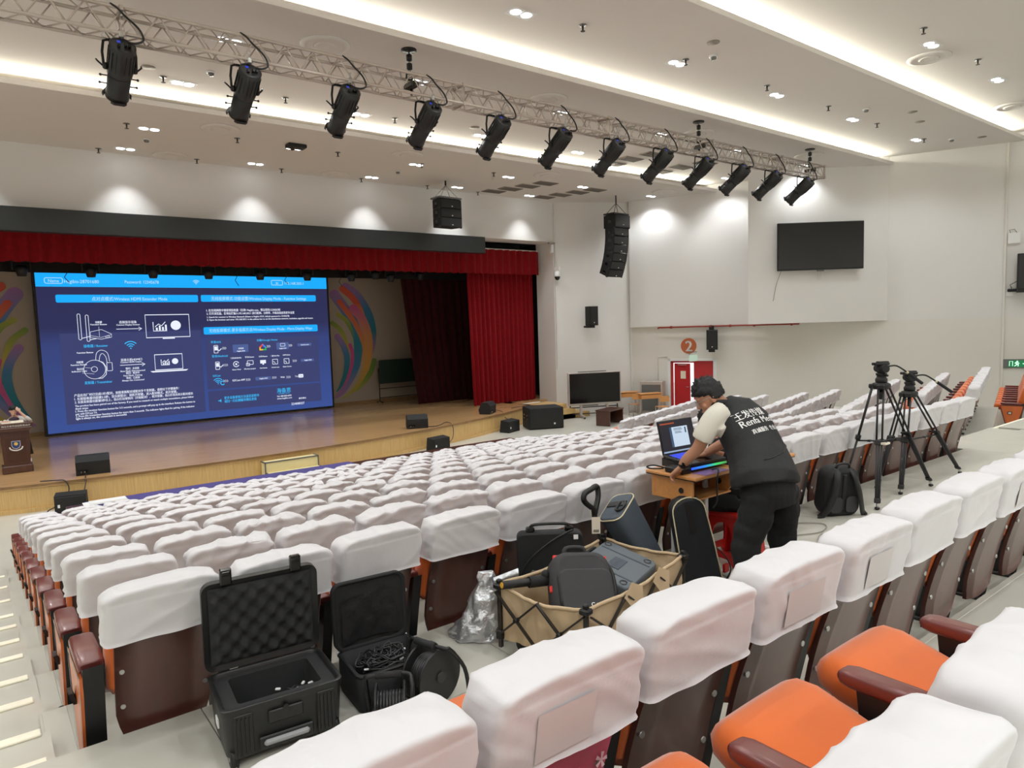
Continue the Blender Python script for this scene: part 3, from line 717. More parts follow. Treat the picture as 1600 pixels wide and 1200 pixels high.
t = thing('ceiling_projector', 'small black flush lens unit on the front ceiling panel', 'projector', (7.25, 18.45, 4.98)); B().box((0, 0, -.05), (.5, .3, .1), bev=.02).out('case', 'black', t); B().cyl((-.1, 0, -.1), (-.1, -.02, -.13), .06).out('lens', 'black_gloss', t)

# ---------------------------------------------------------------- lighting truss with twelve profile spotlights
TX0, TX1, TY, TZ, TW = -1.0, 22.05, 11.92, 4.60, .36
tr = thing('lighting_truss', 'long silver box truss hung under the ceiling with black spotlights', 'truss', (0, TY, TZ))
h = TW / 2
for sy in (-1, 1):
    for sz in (-1, 1): B().cyl((TX0, sy * h, sz * h), (TX1, sy * h, sz * h), .026, n=10).out('chord', 'alu', tr)
pit = .48; n = int((TX1 - TX0) / pit)
bm1 = B().cyl((0, 0, -h), (pit / 2, 0, h), .012, n=6).cyl((pit / 2, 0, h), (pit, 0, -h), .012, n=6).mesh('brace', 'alu')
bm2 = B().cyl((0, -h, 0), (pit / 2, h, 0), .012, n=6).cyl((pit / 2, h, 0), (pit, -h, 0), .012, n=6).mesh('brace', 'alu')
for i in range(n):
    for me, off in ((bm1, (0, -h, 0)), (bm1, (0, h, 0)), (bm2, (0, 0, h)), (bm2, (0, 0, -h))):
        o = bpy.data.objects.new('brace', me); COL.objects.link(o); o.parent = tr; o.location = (TX0 + i * pit + off[0] + (pit / 4 if off[1] > 0 else 0), off[1], off[2])
jm = B().strip([(-h, -h), (h, -h), (h, h), (-h, h)], .07, (-.02, 0, 0), (0, 1, 0), (0, 0, 1), closed=True).strip([(-h, -h), (h, -h), (h, h), (-h, h)], .07, (.02, 0, 0), (0, 1, 0), (0, 0, 1), closed=True)
for a in (-h, h):
    for c_ in (-h, h): jm.box((0, a, c_), (.05, .075, .075))
jm.cyl((0, -h, -h), (0, h, h), .014, n=6)
jm = jm.mesh('end_frame', 'alu')
for x in (2.1, 8.35 - .25, 12.2, 16.6 - .4, 19.6, TX1): o = bpy.data.objects.new('end_frame', jm); COL.objects.link(o); o.parent = tr; o.location = (x, 0, 0)
HO = thing('chain_hoist', '-', 'hoist', group='black hoists holding the truss')
b = B(); b.lathe([(.15, 0), (.15, -.025), (.03, -.03)], n=16); b.out('ceiling_plate', 'black', HO)
for z in (-.1, -.26): B().lathe([(.02, z + .02), (.055, z), (.055, z - .1), (.02, z - .12)], n=12).out('link_cover', 'black', HO)
B().cyl((0, 0, 0), (0, 0, -.48), .011, n=6).out('chain', 'steel', HO)
b = B(); b.tube([(0, 0, -.4), (.0, 0, -.44), (-.07, 0, -.46), (-.075, 0, -.53), (-.02, 0, -.56), (.05, 0, -.54), (.07, 0, -.49)], .02, 8); b.out('hook', 'black', HO)
b = B(); b.box((.02, 0, -.66), (.16, .3, .08)); b.tube([(.02, -.15, -.6), (.02, -.15, -.72)], .03, 8); b.tube([(.02, .0, -.72), (.02, 0, -.84)], .025, 8); b.out('truss_clamp', 'dark_metal', HO)
for i, (x, w_) in enumerate(((7.0, 'left of the two seen over the truss'), (15.83, 'middle right, above the truss'), (21.5, 'at the right end of the truss'))):
    if i == 0: HO.location = (x, TY, 5.28); HO['label'] = 'black chain hoist ' + w_
    else: dup(HO, (x, TY, 5.28), label='black chain hoist ' + w_)
def spotlight():
    t = thing('stage_spotlight', '-', 'stage light', group='black profile spotlights on the truss')
    T_ = math.radians(-35); R = Rx(PI / 2 + T_ - 0)   # local z of the lathe to the beam direction
    d = V((0, math.cos(math.radians(35)), -math.sin(math.radians(35)))); up = V((0, math.sin(math.radians(35)), math.cos(math.radians(35)))); X = V((1, 0, 0))
    R = Mx(((X.x, -up.x, d.x), (X.y, -up.y, d.y), (X.z, -up.z, d.z)))
    b = B(); b.lathe([(.15, -.5), (.178, -.49), (.178, -.06), (.17, -.02), (.17, 0)], R=R, n=24)
    for k in range(18):
        a = 2 * PI * k / 18; u = (X * math.cos(a) + up * math.sin(a)); b.box(u * .178 + d * -.27, (.014, .3, .02), R=Mx((X.cross(u).to_tuple(), d.to_tuple(), u.to_tuple())).transposed())
    b.out('lamp_house', 'black_plastic', t)
    b = B(); b.lathe([(.158, .01), (.158, .3), (.165, .34), (.165, .42), (.14, .42), (.12, .4)], R=R, n=24); b.out('lens_barrel', 'black_plastic', t)
    b = B(); b.lathe([(.13, .395), (.0001, .41)], R=R, n=20); b.out('lens', 'black_gloss', t)
    for k in range(3):
        a = PI / 2 + k * 2 * PI / 3 + PI; u = X * math.cos(a) + up * math.sin(a); v = X * -math.sin(a) + up * math.cos(a)
        b = B(); b.prism([(-.11, 0), (.11, 0), (.07, .035), (-.07, .035)], u * .16 + d * .385, v, u, d * .045); b.out('accessory_slot', 'black', t)
    b = B(); b.lathe([(.13, -.498), (.0001, -.498)], R=R, n=20); b.out('rear_panel', 'black_gloss', t)
    b = B(); b.rect(-.07, .04, -.02, .09, d * -.502, X, up); b.out('display', mat('display_blue', (40, 60, 190), .3, emit=.5) if 'display_blue' not in MATS else 'display_blue', t)
    for px, pz in ((.03, -.04), (.08, -.04), (-.06, -.07)): b = B(); b.box(d * -.53 + X * px + up * pz, (.035, .06, .035)); b.out('connector', 'black', t)
    for s in (-1, 1):
        c = X * s * .2 + d * -.1
        b = B(); b.lathe([(.05, 0), (.05, .03), (.035, .05)], c=c - X * s * .02, R=Mx(((0, 0, s), (0, 1, 0), (1, 0, 0))), n=12); b.tube([c + X * s * .03, c + X * s * .09 + up * .06 - d * .02, c + X * s * .1 + up * .12], .014, 6); b.out('tilt_lever', 'black', t)
        for q in (.06, .2): b = B(); c2 = X * s * .16 + d * q; b.cyl(c2, c2 + X * s * .08, .009, n=6); b.ball(c2 + X * s * .09, .02, 8, 6); b.out('shutter_knob', 'black', t)
    c0 = d * -.1; yk = [c0 - X * .215, c0 - X * .225 + V((0, 0, .2)), c0 - X * .2 + V((0, 0, .36)), c0 - X * .14 + V((0, 0, .39)), c0 + X * .14 + V((0, 0, .39)), c0 + X * .2 + V((0, 0, .36)), c0 + X * .225 + V((0, 0, .2)), c0 + X * .215]
    b = B(); b.tube(yk, .02, 6); b.out('yoke', 'black', t)
    tz = TZ - h - 3.95 - .02
    b = B(); b.tube([c0 + V((0, 0, .39)), V((0, TY - h - 12.1, tz - .04))], .014, 6); b.box(V((0, TY - h - 12.1, tz)), (.07, .08, .1), bev=.015); b.cyl(V((0, TY - h - 12.1, tz + .03)), V((0, TY - h - 12.14, tz + .14)), .012, n=6); b.out('hook_clamp', 'steel', t)
    b = B(); q = V((-.16, TY - h - 12.1, tz + .06)); b.tube(smoothpath([q, q + V((-.1, 0, -.12)), c0 + V((-.12, 0, .4)), c0 + V((0, .02, .36)), c0 + V((.1, 0, .42)), q + V((.22, 0, -.06)), q + V((.24, 0, .0))], 4), .005, 5); b.out('safety_wire', 'steel', t)
    p = d * -.56 + X * .06; b = B(); b.tube(smoothpath([p, p + V((.10, -.05, -.01)), V((.27, -.46, .40)), V((.22, -.43, .56)), V((.06, -.42, .70)), V((-.04, -.41, .80)), V((-.12, -.37, .86))], 5), .016, 6); b.out('power_cable', 'black', t)
    return t
SLT = spotlight()
for i, x in enumerate((2.08, 3.91, 5.66, 7.37, 9.07, 10.81, 12.53, 14.31, 16.0, 17.68, 19.34, 21.14)):
    lab = 'black profile spotlight, %s from the left on the truss' % ORD[i + 1] if i else 'black profile spotlight, leftmost and nearest on the truss'
    if i == 11: lab = 'black profile spotlight, rightmost at the end of the truss'
    if i == 0: SLT.location = (x, 12.1, 3.95); SLT['label'] = lab
    else: dup(SLT, (x, 12.1, 3.95), label=lab, rot=(0, 0, 0))
# ---------------------------------------------------------------- stage: beam, curtains, borders
struct(B().box((5.2, 21.45, 3.01), (20.5, .3, .6), bev=.01).out('trim_11', 'beam'))
def folds(x0, x1, y, z0, z1, m, parent, name, k=7, amp=.06, seed=1, x0b=None, hem=.0, n=None, flare=1.0):
    n = n or int((x1 - x0) * 26); x0b = x0 if x0b is None else x0b
    def fn(u, v):
        z = z0 + (z1 - z0) * v; xa = x0b + (x0 - x0b) * v; x = xa + (x1 - xa) * u; q = (x0 + (x1 - x0) * u)
        a = amp * (flare + (1 - flare) * v)
        d = a * (math.sin(q * k * 2 + 2.2 * noise.noise(V((q * 1.3 + seed, 0, 0)))) + .6 * math.sin(q * k * 3.7 + seed) * noise.noise(V((q * .9, z * .3, seed))))
        return (x + .01 * math.sin(q * 9), y + d, z + (hem * math.sin(q * k * 2 + seed) if v == 0 else 0))
    b = B(); b.grid(fn, n, 14); return b.out(name, m, parent)
t = thing('valance', 'red pleated velvet valance across the top of the stage opening', 'curtain', (0, 0, 0))
folds(-7, 19.0, 22.45, 2.06, 3.02, 'velvet', t, 'pleated_cloth', 9, .05, 3, hem=.012, n=620)
B().tube([(-7, 22.5, 3.04), (19.0, 22.5, 3.04)], .03, 6).out('track', 'white', t)
t = thing('main_curtain', 'bright red velvet main curtain gathered at the right of the stage', 'curtain', (0, 0, 0))
folds(15.6, 18.95, 22.85, -3.19, 2.4, 'velvet', t, 'drape', 13, .055, 5, x0b=15.75, hem=.02, n=300, flare=1.25)
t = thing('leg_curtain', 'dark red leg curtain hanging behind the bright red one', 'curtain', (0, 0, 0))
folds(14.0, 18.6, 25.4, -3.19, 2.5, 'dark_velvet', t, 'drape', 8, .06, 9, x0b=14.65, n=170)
t = thing('border_cloth', 'black border cloth hanging above the video wall', 'curtain', (0, 0, 0))
folds(-7, 20, 24.9, 1.98, 3.6, 'black_cloth', t, 'cloth', 3, .04, 2, n=300)
t = thing('backstage_curtain', 'black backstage curtain between the two red drapes', 'curtain', (0, 0, 0))
folds(17.4, 20.6, 26.4, -3.19, 3.4, 'black_cloth', t, 'drape', 4, .08, 4, n=90)
# hanging stage lamps under the border
PL = thing('stage_lamp', '-', 'stage light', group='black lamps hanging under the stage border')
B().lathe([(.12, .1), (.17, .02), (.11, -.2), (.1, -.2)], n=14).out('housing', 'black', PL)
B().tube([(-.22, 0, -.02), (-.22, 0, .22), (.22, 0, .22), (.22, 0, -.02)], .02, 5).out('yoke', 'black', PL)
B().tube([(0, 0, .22), (0, 0, .5)], .025, 6).out('clamp', 'black', PL)
for i, x in enumerate((1.31, 3.03, 4.73, 6.4, 8.09, 9.78, 11.49, 12.5, 13.14, 14.48)):
    lab = 'small black lamp under the stage border, %s from left' % ORD[i + 1]
    zz = 2.03 if i < 7 or i == 8 else 2.12
    if i == 0: PL.location = (x, 24.5, zz); PL['label'] = lab
    else: dup(PL, (x, 24.5, zz), label=lab)
t = thing('lamp_batten', 'black pipe batten carrying the stage lamps', 'pipe', (0, 24.5, 2.52)); B().tube([(-6, 0, 0), (19, 0, 0)], .03, 8).out('pipe', 'black', t)
for i, (x, l_) in enumerate(((2.4, .25), (7.3, .3), (11.05, .28), (9.0, .22))): B().tube([(x, 0, -.45), (x + .03, 0, -.55), (x - .06, 0, -.6 - l_ * .4), (x + .05, 0, -.6 - l_)], .012, 5).out('hanging_cable', 'black', t)
# ---------------------------------------------------------------- LED video wall
LX, LY, LZ, LWD, LH = 1.8, 27.4, -3.12, 9.93, 5.29
t = thing('video_wall', 'large blue video wall on the stage showing white setup diagrams', 'screen', (LX, LY, LZ))
B().box((LWD / 2, .16, LH / 2 - .02), (LWD + .16, .3, LH + .12)).out('frame', 'black', t)
m = mat('led_blue', (46, 52, 92), .6, spec=.1); nt = m.node_tree; bs = nt.nodes['Principled BSDF']
tc = nt.nodes.new('ShaderNodeTexCoord'); sp = nt.nodes.new('ShaderNodeSeparateXYZ'); rp = nt.nodes.new('ShaderNodeValToRGB')
nt.links.new(tc.outputs['Generated'], sp.inputs[0]); nt.links.new(sp.outputs['Z'], rp.inputs[0]); nt.links.new(rp.outputs[0], bs.inputs['Emission Color'])
bs.inputs['Base Color'].default_value = (.01, .01, .015, 1); bs.inputs['Emission Strength'].default_value = .95
rp.color_ramp.elements.new(.55); rp.color_ramp.elements.new(.66)
for e, (p_, c) in zip(rp.color_ramp.elements, ((0, (58, 80, 146)), (.55, (54, 66, 120)), (.66, (46, 48, 86)), (1, (46, 46, 82)))): e.position = p_; e.color = lin(c) + (1,)
b = B(); b.rect(0, 0, LWD, LH, (0, 0, 0)); b.add([(0, .002, 0), (LWD, .002, 0), (LWD, .002, LH), (0, .002, LH)], [(0, 1, 2, 3)]); b.out('display', m, t)
def led(name, c, e=.95):
    m = mat(name, c, .6, spec=.1, emit=e); m.node_tree.nodes['Principled BSDF'].inputs['Base Color'].default_value = (.01, .01, .01, 1); return m
led('led_cyan', (28, 172, 255)); led('led_white', (235, 240, 255)); led('led_panel', (60, 66, 110)); led('led_text', (60, 190, 255)); led('led_chip', (78, 96, 150)); led('led_pale', (190, 226, 255))
O = (0, -.004, 0); O1 = (0, -.007, 0); O2 = (0, -.010, 0)
b = B(); b.prism(rrect(4.4, 3.04, .03, cx=2.74, cy=1.77), O, w=(0, .001, 0)); b.prism(rrect(4.38, 1.87, .03, cx=7.25, cy=2.0), O, w=(0, .001, 0)); b.prism(rrect(4.4, .74, .03, cx=7.26, cy=.63), O, w=(0, .001, 0)); o = b.out('info_panel', 'led_panel', t); o['kind'] = 'stuff'
B().rect(0, 4.84, LWD, LH, O).out('title_bar', 'led_cyan', t)
for (x0, x1, y0, y1) in ((.52, 4.93, 4.32, 4.58), (5.03, 9.44, 4.33, 4.58), (5.05, 9.45, 3.12, 3.39)): B().prism(rrect(x1 - x0, y1 - y0, .05, cx=(x0 + x1) / 2, cy=(y0 + y1) / 2), O1, w=(0, .001, 0)).out('heading_bar', 'led_cyan', t)
b = B()
b.strip(rrect(.5, .18, .05, cx=.505, cy=5.04), .018, O1, closed=True); b.strip(rrect(.44, .18, .04, cx=7.89, cy=5.065), .018, O1, closed=True)
for s_, x, y, w_, h_ in (('Name', .505, 4.985, .3, .15), ('ip', 7.89, 5.02, .1, .12)): b.text(s_, h_, (x, O2[1], y), width=w_, align='CENTER')
for s_, x, y, w_, h_ in (('Hagibis-28701680', .8, 4.965, 1.0, .16), ('Password: 12345678', 2.58, 4.975, 1.07, .15), ('192.168.203.1', 8.2, 5.0, .75, .14)): b.text(s_, h_, (x, O2[1], y), width=w_)
b.text('点对点模式/Wireless HDMI Extender Mode', .17, (1.55, O2[1], 4.385), width=2.34); b.text('无线投屏模式-功能设置/Wireless Display Mode - Function Settings', .16, (5.39, O2[1], 4.39), width=3.64); b.text('无线投屏模式-更多投屏方法/Wireless Display Mode - More Display Ways', .16, (5.24, O2[1], 3.2), width=3.98)
def wifi(bb, x, y, s, o):
    for r in (.35, .65, 1.0): bb.strip([(x + p[0] * s, y + p[1] * s) for p in arc((0, 0), r, 42, 138, 8)], .13 * s, o)
    bb.prism(arc((x, y), .1 * s, 0, 360, 8)[:-1], o, w=(0, .0005, 0))
wifi(b, 4.9, 4.975, .14, O1); o = b.out('bar_lettering', 'led_pale', t); o['kind'] = 'stuff'
b = B()
L = lambda s_, x, y, w_, h_: b.text(s_, h_, (x, O2[1], y), width=w_, bold=.004)
L('1. 在无线网络中搜索到接收器（名称: Hagibis-xxx，默认密码:12345678）', 5.19, 3.97, 2.76, .12); L('2. 打开浏览器，在地址栏输入192.168.203.1 进行配网、分辨率、升级及固态等更多设置', 5.19, 3.85, 3.32, .12)
L('1. Search for receiver in Wireless Network (Name is Hagibis-XXX, default password is 12345678)', 5.2, 3.73, 3.1, .085); L('2. Open the browser and enter 192.168.203.1 in the address bar to set the distribution network, resolution, upgrade and restart.', 5.19, 3.63, 4.09, .085)
L('功能键', 1.59, 3.62, .2, .09); L('Function Button', 1.45, 3.55, .48, .075); L('连接显示设备', 2.31, 3.6, .54, .1); L('Connect Display Devices', 2.22, 3.52, .72, .075)
L('Function Button', .99, 2.61, .47, .08); L('功能键', .95, 2.29, .2, .09); L('Function Button', .79, 2.21, .46, .075); L('指示灯', .95, 2.06, .2, .09); L('Indicator Light', .8, 1.99, .44, .075)
L('连接主机HDMI口', 2.27, 2.29, .66, .1); L('Connect HDMI Output', 2.26, 2.22, .65, .075); L('慢闪：未连接', 2.4, 1.99, .42, .085); L('Slow Flash: Disconnected', 2.23, 1.91, .77, .075); L('快闪：配对中', 2.4, 1.83, .42, .085); L('Fast Flash: Pairing', 2.32, 1.75, .58, .075); L('常亮：已连接', 2.4, 1.66, .42, .085); L('Always On: Connected', 2.26, 1.58, .69, .075)
L('产品在出厂时已完成1对1配对，如需重新配对或配对多个发射器，请按以下步骤操作：', .81, 1.17, 3.26, .12); L('1. 长按接收器功能键3-5秒，显示屏提示：请松开按键，进入配对模式，松开按键。', .81, 1.05, 3.19, .12); L('2. 长按发射器功能键3秒以上，指示灯出现快闪（开始配对），松开按键，指示灯常亮表示配对成功', .81, .94, 3.71, .12)
for s_, y, w_ in (('The product has been paired out of the factory. If you need to rematch or match multiple transmitters, please follow', .82, 3.73), ('these steps:', .73, .38), ('1. Press the receiver function button for 3-5 seconds, and a prompt will pop up in the interface: Release the button to', .64, 3.77), ('pair with EZCast TX.', .55, .63), ('2. Press the transmitter function button for more than 3 seconds. The indicator lights flash for pairing. If the indicator', .47, 3.74), ('light is always on, the connection is successful.', .39, 1.52)): L(s_, .81, y, w_, .1)
L('22408027', 8.18, .19, .54, .13); L('EZCast APP', 5.97, 1.31, .46, .1); L('Web', 7.81, 1.31, .16, .09); L('Tel: 400-820-6093', 7.62, .56, .58, .085); L('www.hagibis.com', 7.62, .47, .6, .085); L('服务微信', 8.5, .41, .3, .07)
for s_, x, y, w_ in (('无线投屏', 6.25, 2.53, .2), ('Hagibis-XXX', 6.2, 2.43, .3), ('Hagibis-XXX', 7.83, 2.46, .28), ('Cast the screen', 8.7, 2.57, .34), ('Hagibis-XXX', 8.82, 1.94, .3), ('Hagibis-XXX', 6.98, 1.32, .32), ('三星/SAMSUNG', 5.94, 2.17, .4), ('Smart View', 5.98, 1.73, .32), ('华为/Huawei', 6.48, 2.18, .34), ('Wireless project', 6.42, 1.73, .44), ('小米/Xiaomi', 7.0, 2.18, .33), ('Cast Screen', 7.02, 1.73, .28), ('一加/One Plus', 7.45, 2.18, .36), ('Screen cast', 7.48, 1.73, .3), ('OPPO/vivo', 7.95, 2.19, .3), ('Smart Screen', 7.93, 1.73, .34)): L(s_, x, y, w_, .07)
o = b.out('lettering', 'led_white', t); o['kind'] = 'stuff'
b = B(); L('接收器 / Receiver', 1.2, 2.81, .71, .13); L('发射器 / Transmitter', 1.14, 1.57, .82, .13); L('苹果/iOS', 5.27, 2.79, .36, .1); L('谷歌/Google Home', 6.96, 2.8, .81, .1); L('安卓/Android', 5.28, 2.26, .56, .11); L('EZCast', 5.27, 1.53, .27, .1); L('更多设备使用方法请见说明书', 5.62, .66, 1.3, .12); L('或扫一扫右侧服务微信查看', 5.62, .53, 1.2, .12); L('海备思', 7.63, .74, .56, .2); L('HAGIBIS TECH', 7.68, .67, .46, .05)
wifi(b, 2.61, 2.72, .24, O1); wifi(b, 5.44, 1.26, .2, O1); b.strip(arc((5.6, 1.28), .07, 30, 330, 10), .03, O1); b.prism([(5.4, .63), (5.46, .63), (5.51, .68), (5.51, .55), (5.46, .6), (5.4, .6)], O1, w=(0, .0005, 0))
o = b.out('blue_lettering', 'led_text', t); o['kind'] = 'stuff'
b = B()
for (x, y0, y1) in ((1.125, 3.07, 3.94), (1.36, 3.01, 3.9)): b.strip(rrect(.085, y1 - y0, .04, cx=x, cy=(y0 + y1) / 2), .015, O1, closed=True)
b.strip([(1.43, 3.33), (1.76, 3.4), (2.05, 3.24), (2.05, 3.13), (1.73, 3.07), (1.42, 3.14)], .013, O1, closed=True); b.strip([(1.43, 3.2), (1.73, 3.13), (2.05, 3.22)], .01, O1); b.strip([(1.18, 3.12), (1.42, 3.18)], .02, O1); b.strip([(1.4, 3.06), (1.6, 3.1)], .02, O1); b.strip([(1.69, 3.5), (1.69, 3.16)], .008, O1)
b.strip(rrect(.12, .05, .01, cx=1.93, cy=3.15), .01, O1, closed=True)
for (x0, y0, x1, y1) in ((3.13, 3.07, 4.57, 3.875), (3.34, 1.91, 4.25, 2.455)): b.strip([(x0, y0), (x1, y0), (x1, y1), (x0, y1)], .03, O1, closed=True)
b.strip([(3.65, 3.03), (4.05, 3.03)], .04, O1); b.prism([(3.17, 1.88), (4.43, 1.88), (4.36, 1.83), (3.24, 1.83)], O1, w=(0, .0005, 0))
for (cx, cy, s) in ((3.59, 3.45, 1), (3.68, 2.17, .62)):
    b.strip([(cx - .22 * s, cy + .17 * s), (cx - .22 * s, cy - .15 * s), (cx + .22 * s, cy - .15 * s)], .025, O1); b.strip([(cx - .16 * s, cy), (cx - .04 * s, cy + .1 * s), (cx + .05 * s, cy + .03 * s), (cx + .18 * s, cy + .17 * s)], .025, O1)
    for k, hh in enumerate((.1, .17, .12, .2)): b.rect(cx + (-.14 + .1 * k) * s, cy - .13 * s, cx + (-.08 + .1 * k) * s, cy + (-.13 + hh) * s, O1)
    b.prism(arc((cx + .52 * s, cy + .04 * s), .17 * s, 0, 360, 24)[:-1], O1, w=(0, .0005, 0))
for (x0, x1, y) in ((2.21, 3.0, 3.4), (2.24, 3.02, 2.145)): b.strip([(x0, y), (x1, y)], .018, O1); b.strip([(x1 - .1, y + .06), (x1, y), (x1 - .1, y - .06)], .018, O1)
b.strip(arc((1.47, 2.05), .32, 0, 360, 32)[:-1], .014, O1, closed=True); b.strip(arc((1.46, 2.06), .09, 0, 360, 20)[:-1], .014, O1, closed=True); b.strip([(1.6, 2.34), (1.73, 2.28), (1.82, 2.1), (1.8, 1.86), (1.68, 1.74), (1.55, 1.74)], .02, O1)
b.strip(smoothpath([(1.52, 2.36, 0), (1.56, 2.6, 0), (1.7, 2.7, 0), (1.88, 2.6, 0), (1.93, 2.3, 0)], 4), .014, O1); b.strip(smoothpath([(1.62, 2.34, 0), (1.66, 2.52, 0), (1.74, 2.58, 0), (1.83, 2.45, 0), (1.85, 2.26, 0)], 4), .014, O1); b.strip(rrect(.16, .28, .02, cx=1.92, cy=2.12), .014, O1, closed=True)
b.strip([(1.2, 2.13), (1.4, 2.1)], .008, O1); b.strip([(1.1, 1.95), (1.45, 1.9)], .008, O1)
for x in (5.74, 7.41, 8.28): b.strip([(x - .07, 2.63), (x - .03, 2.585), (x - .07, 2.54)], .014, O1); b.strip([(x - .02, 2.63), (x + .02, 2.585), (x - .02, 2.54)], .014, O1); b.strip([(x + .03, 2.63), (x + .07, 2.585), (x + .03, 2.54)], .014, O1)
for x, y in ((5.75, 1.945), (8.42, 1.96), (5.72, 1.345), (6.55, 1.335), (7.56, 1.345), (8.13, 1.325)):
    for d in (-.06, 0, .06): b.strip([(x + d - .02, y + .045), (x + d + .02, y), (x + d - .02, y - .045)], .014, O1)
for x, y in ((5.44, 2.56), (5.46, 1.94)): b.strip(rrect(.14, .28, .02, cx=x, cy=y), .018, O1, closed=True); b.strip([(x, y + .02), (x + .12, y - .06), (x + .2, y + .02)], .03, O1); b.rect(x - .05, y - .04, x + .05, y + .1, O1)
b.strip(arc((6.14, 1.96), .1, 20, 340, 16), .025, O1); b.prism(arc((6.14, 1.96), .04, 0, 360, 10)[:-1], O1, w=(0, .0005, 0)); b.strip(rrect(.22, .15, .02, cx=6.67, cy=1.99), .018, O1, closed=True); b.strip(rrect(.12, .1, .01, cx=6.58, cy=1.92), .018, O1, closed=True); b.rect(7.05, 1.93, 7.27, 2.06, O1); b.rect(7.13, 1.88, 7.19, 1.93, O1)
for x in (7.63, 8.09): b.strip(rrect(.2, .19, .01, cx=x, cy=1.97), .018, O1, closed=True); b.strip(arc((x - .08, 1.9), .08, 0, 90, 5), .018, O1)
b.strip(rrect(.18, .11, .01, cx=7.97, cy=2.62), .014, O1, closed=True); b.text('You', .12, (8.39, O1[1], 1.3), width=.14); b.prism(rrect(.2, .14, .03, cx=8.64, cy=1.34), O1, w=(0, .0005, 0)); o = b.out('line_drawing', 'led_white', t); o['kind'] = 'stuff'
b = B(); b.text('Tube', .09, (8.57, O2[1] - .002, 1.31), width=.14)
for (x, y, w_, h_) in ((6.34, 2.555, .58, .3), (7.965, 2.58, .49, .28), (8.86, 2.595, .58, .11), (8.95, 1.96, .54, .11), (7.13, 1.345, .6, .13)): b.prism(rrect(w_, h_, .03, cx=x, cy=y), (0, -.0055, 0), w=(0, .0005, 0))
o = b.out('icon_chip', 'led_chip', t); o['kind'] = 'stuff'
for c, pts in (((230, 70, 60), [(7.04, 2.57), (7.18, 2.7), (7.22, 2.66), (7.1, 2.54)]), ((70, 130, 240), [(7.18, 2.7), (7.32, 2.57), (7.27, 2.53), (7.16, 2.64)]), ((60, 180, 100), [(7.27, 2.57), (7.32, 2.57), (7.32, 2.44), (7.18, 2.44), (7.18, 2.49), (7.27, 2.49)]), ((250, 190, 40), [(7.05, 2.57), (7.1, 2.57), (7.1, 2.49), (7.18, 2.49), (7.18, 2.44), (7.05, 2.44)])): B().prism(pts, O1, w=(0, .0005, 0)).out('icon_piece', led('led_%d' % c[0], c), t)
# painted ribbons on the stage wall (flat paint)
def ribbon(name, P, wd, cols, mirror=False):
    P = [(13.54 - x if mirror else x, z) for x, z in P]; Q = [(p.x, p.y) for p in smoothpath([(x, z, 0) for x, z in P], 6)]; n = len(Q)
    ws = [max(.012, wd * (1 if i / n < .45 else max(.06, 1 - ((i / n - .45) / .55) ** 1.4 * .97))) for i in range(n)]
    b = B(); b.strip(Q, ws, (0, 27.895, 0)); x, z = Q[0]; dx, dz = Q[0][0] - Q[1][0], Q[0][1] - Q[1][1]; an = math.degrees(math.atan2(dz, dx))
    b.prism(arc((x, z), wd / 2, an - 90, an + 90, 10), (0, 27.895, 0), w=(0, .004, 0))
    m = bpy.data.materials.new('ribbon_paint'); m.use_nodes = True; nt = m.node_tree; bs = nt.nodes['Principled BSDF']; bs.inputs['Roughness'].default_value = .7
    tc = nt.nodes.new('ShaderNodeTexCoord'); sp = nt.nodes.new('ShaderNodeSeparateXYZ'); rp = nt.nodes.new('ShaderNodeValToRGB'); nt.links.new(tc.outputs['Generated'], sp.inputs[0]); nt.links.new(sp.outputs['Z'], rp.inputs[0]); nt.links.new(rp.outputs[0], bs.inputs['Base Color'])
    for i, c in enumerate(cols):
        e = rp.color_ramp.elements[i] if i < 2 else rp.color_ramp.elements.new(.5)
    el = sorted(rp.color_ramp.elements, key=lambda e: e.position)
    for i, (e, c) in enumerate(zip(rp.color_ramp.elements, cols)): e.position = i / (len(cols) - 1); 
    for i, c in enumerate(cols): rp.color_ramp.elements[i].color = lin(c) + (1,)
    return b.out('ribbon', m)
PU, BLU, RD, PK_, GN_, YG, TL, OC = (170, 120, 180), (70, 130, 180), (214, 92, 70), (200, 90, 150), (120, 150, 70), (170, 170, 80), (40, 130, 150), (210, 160, 80)
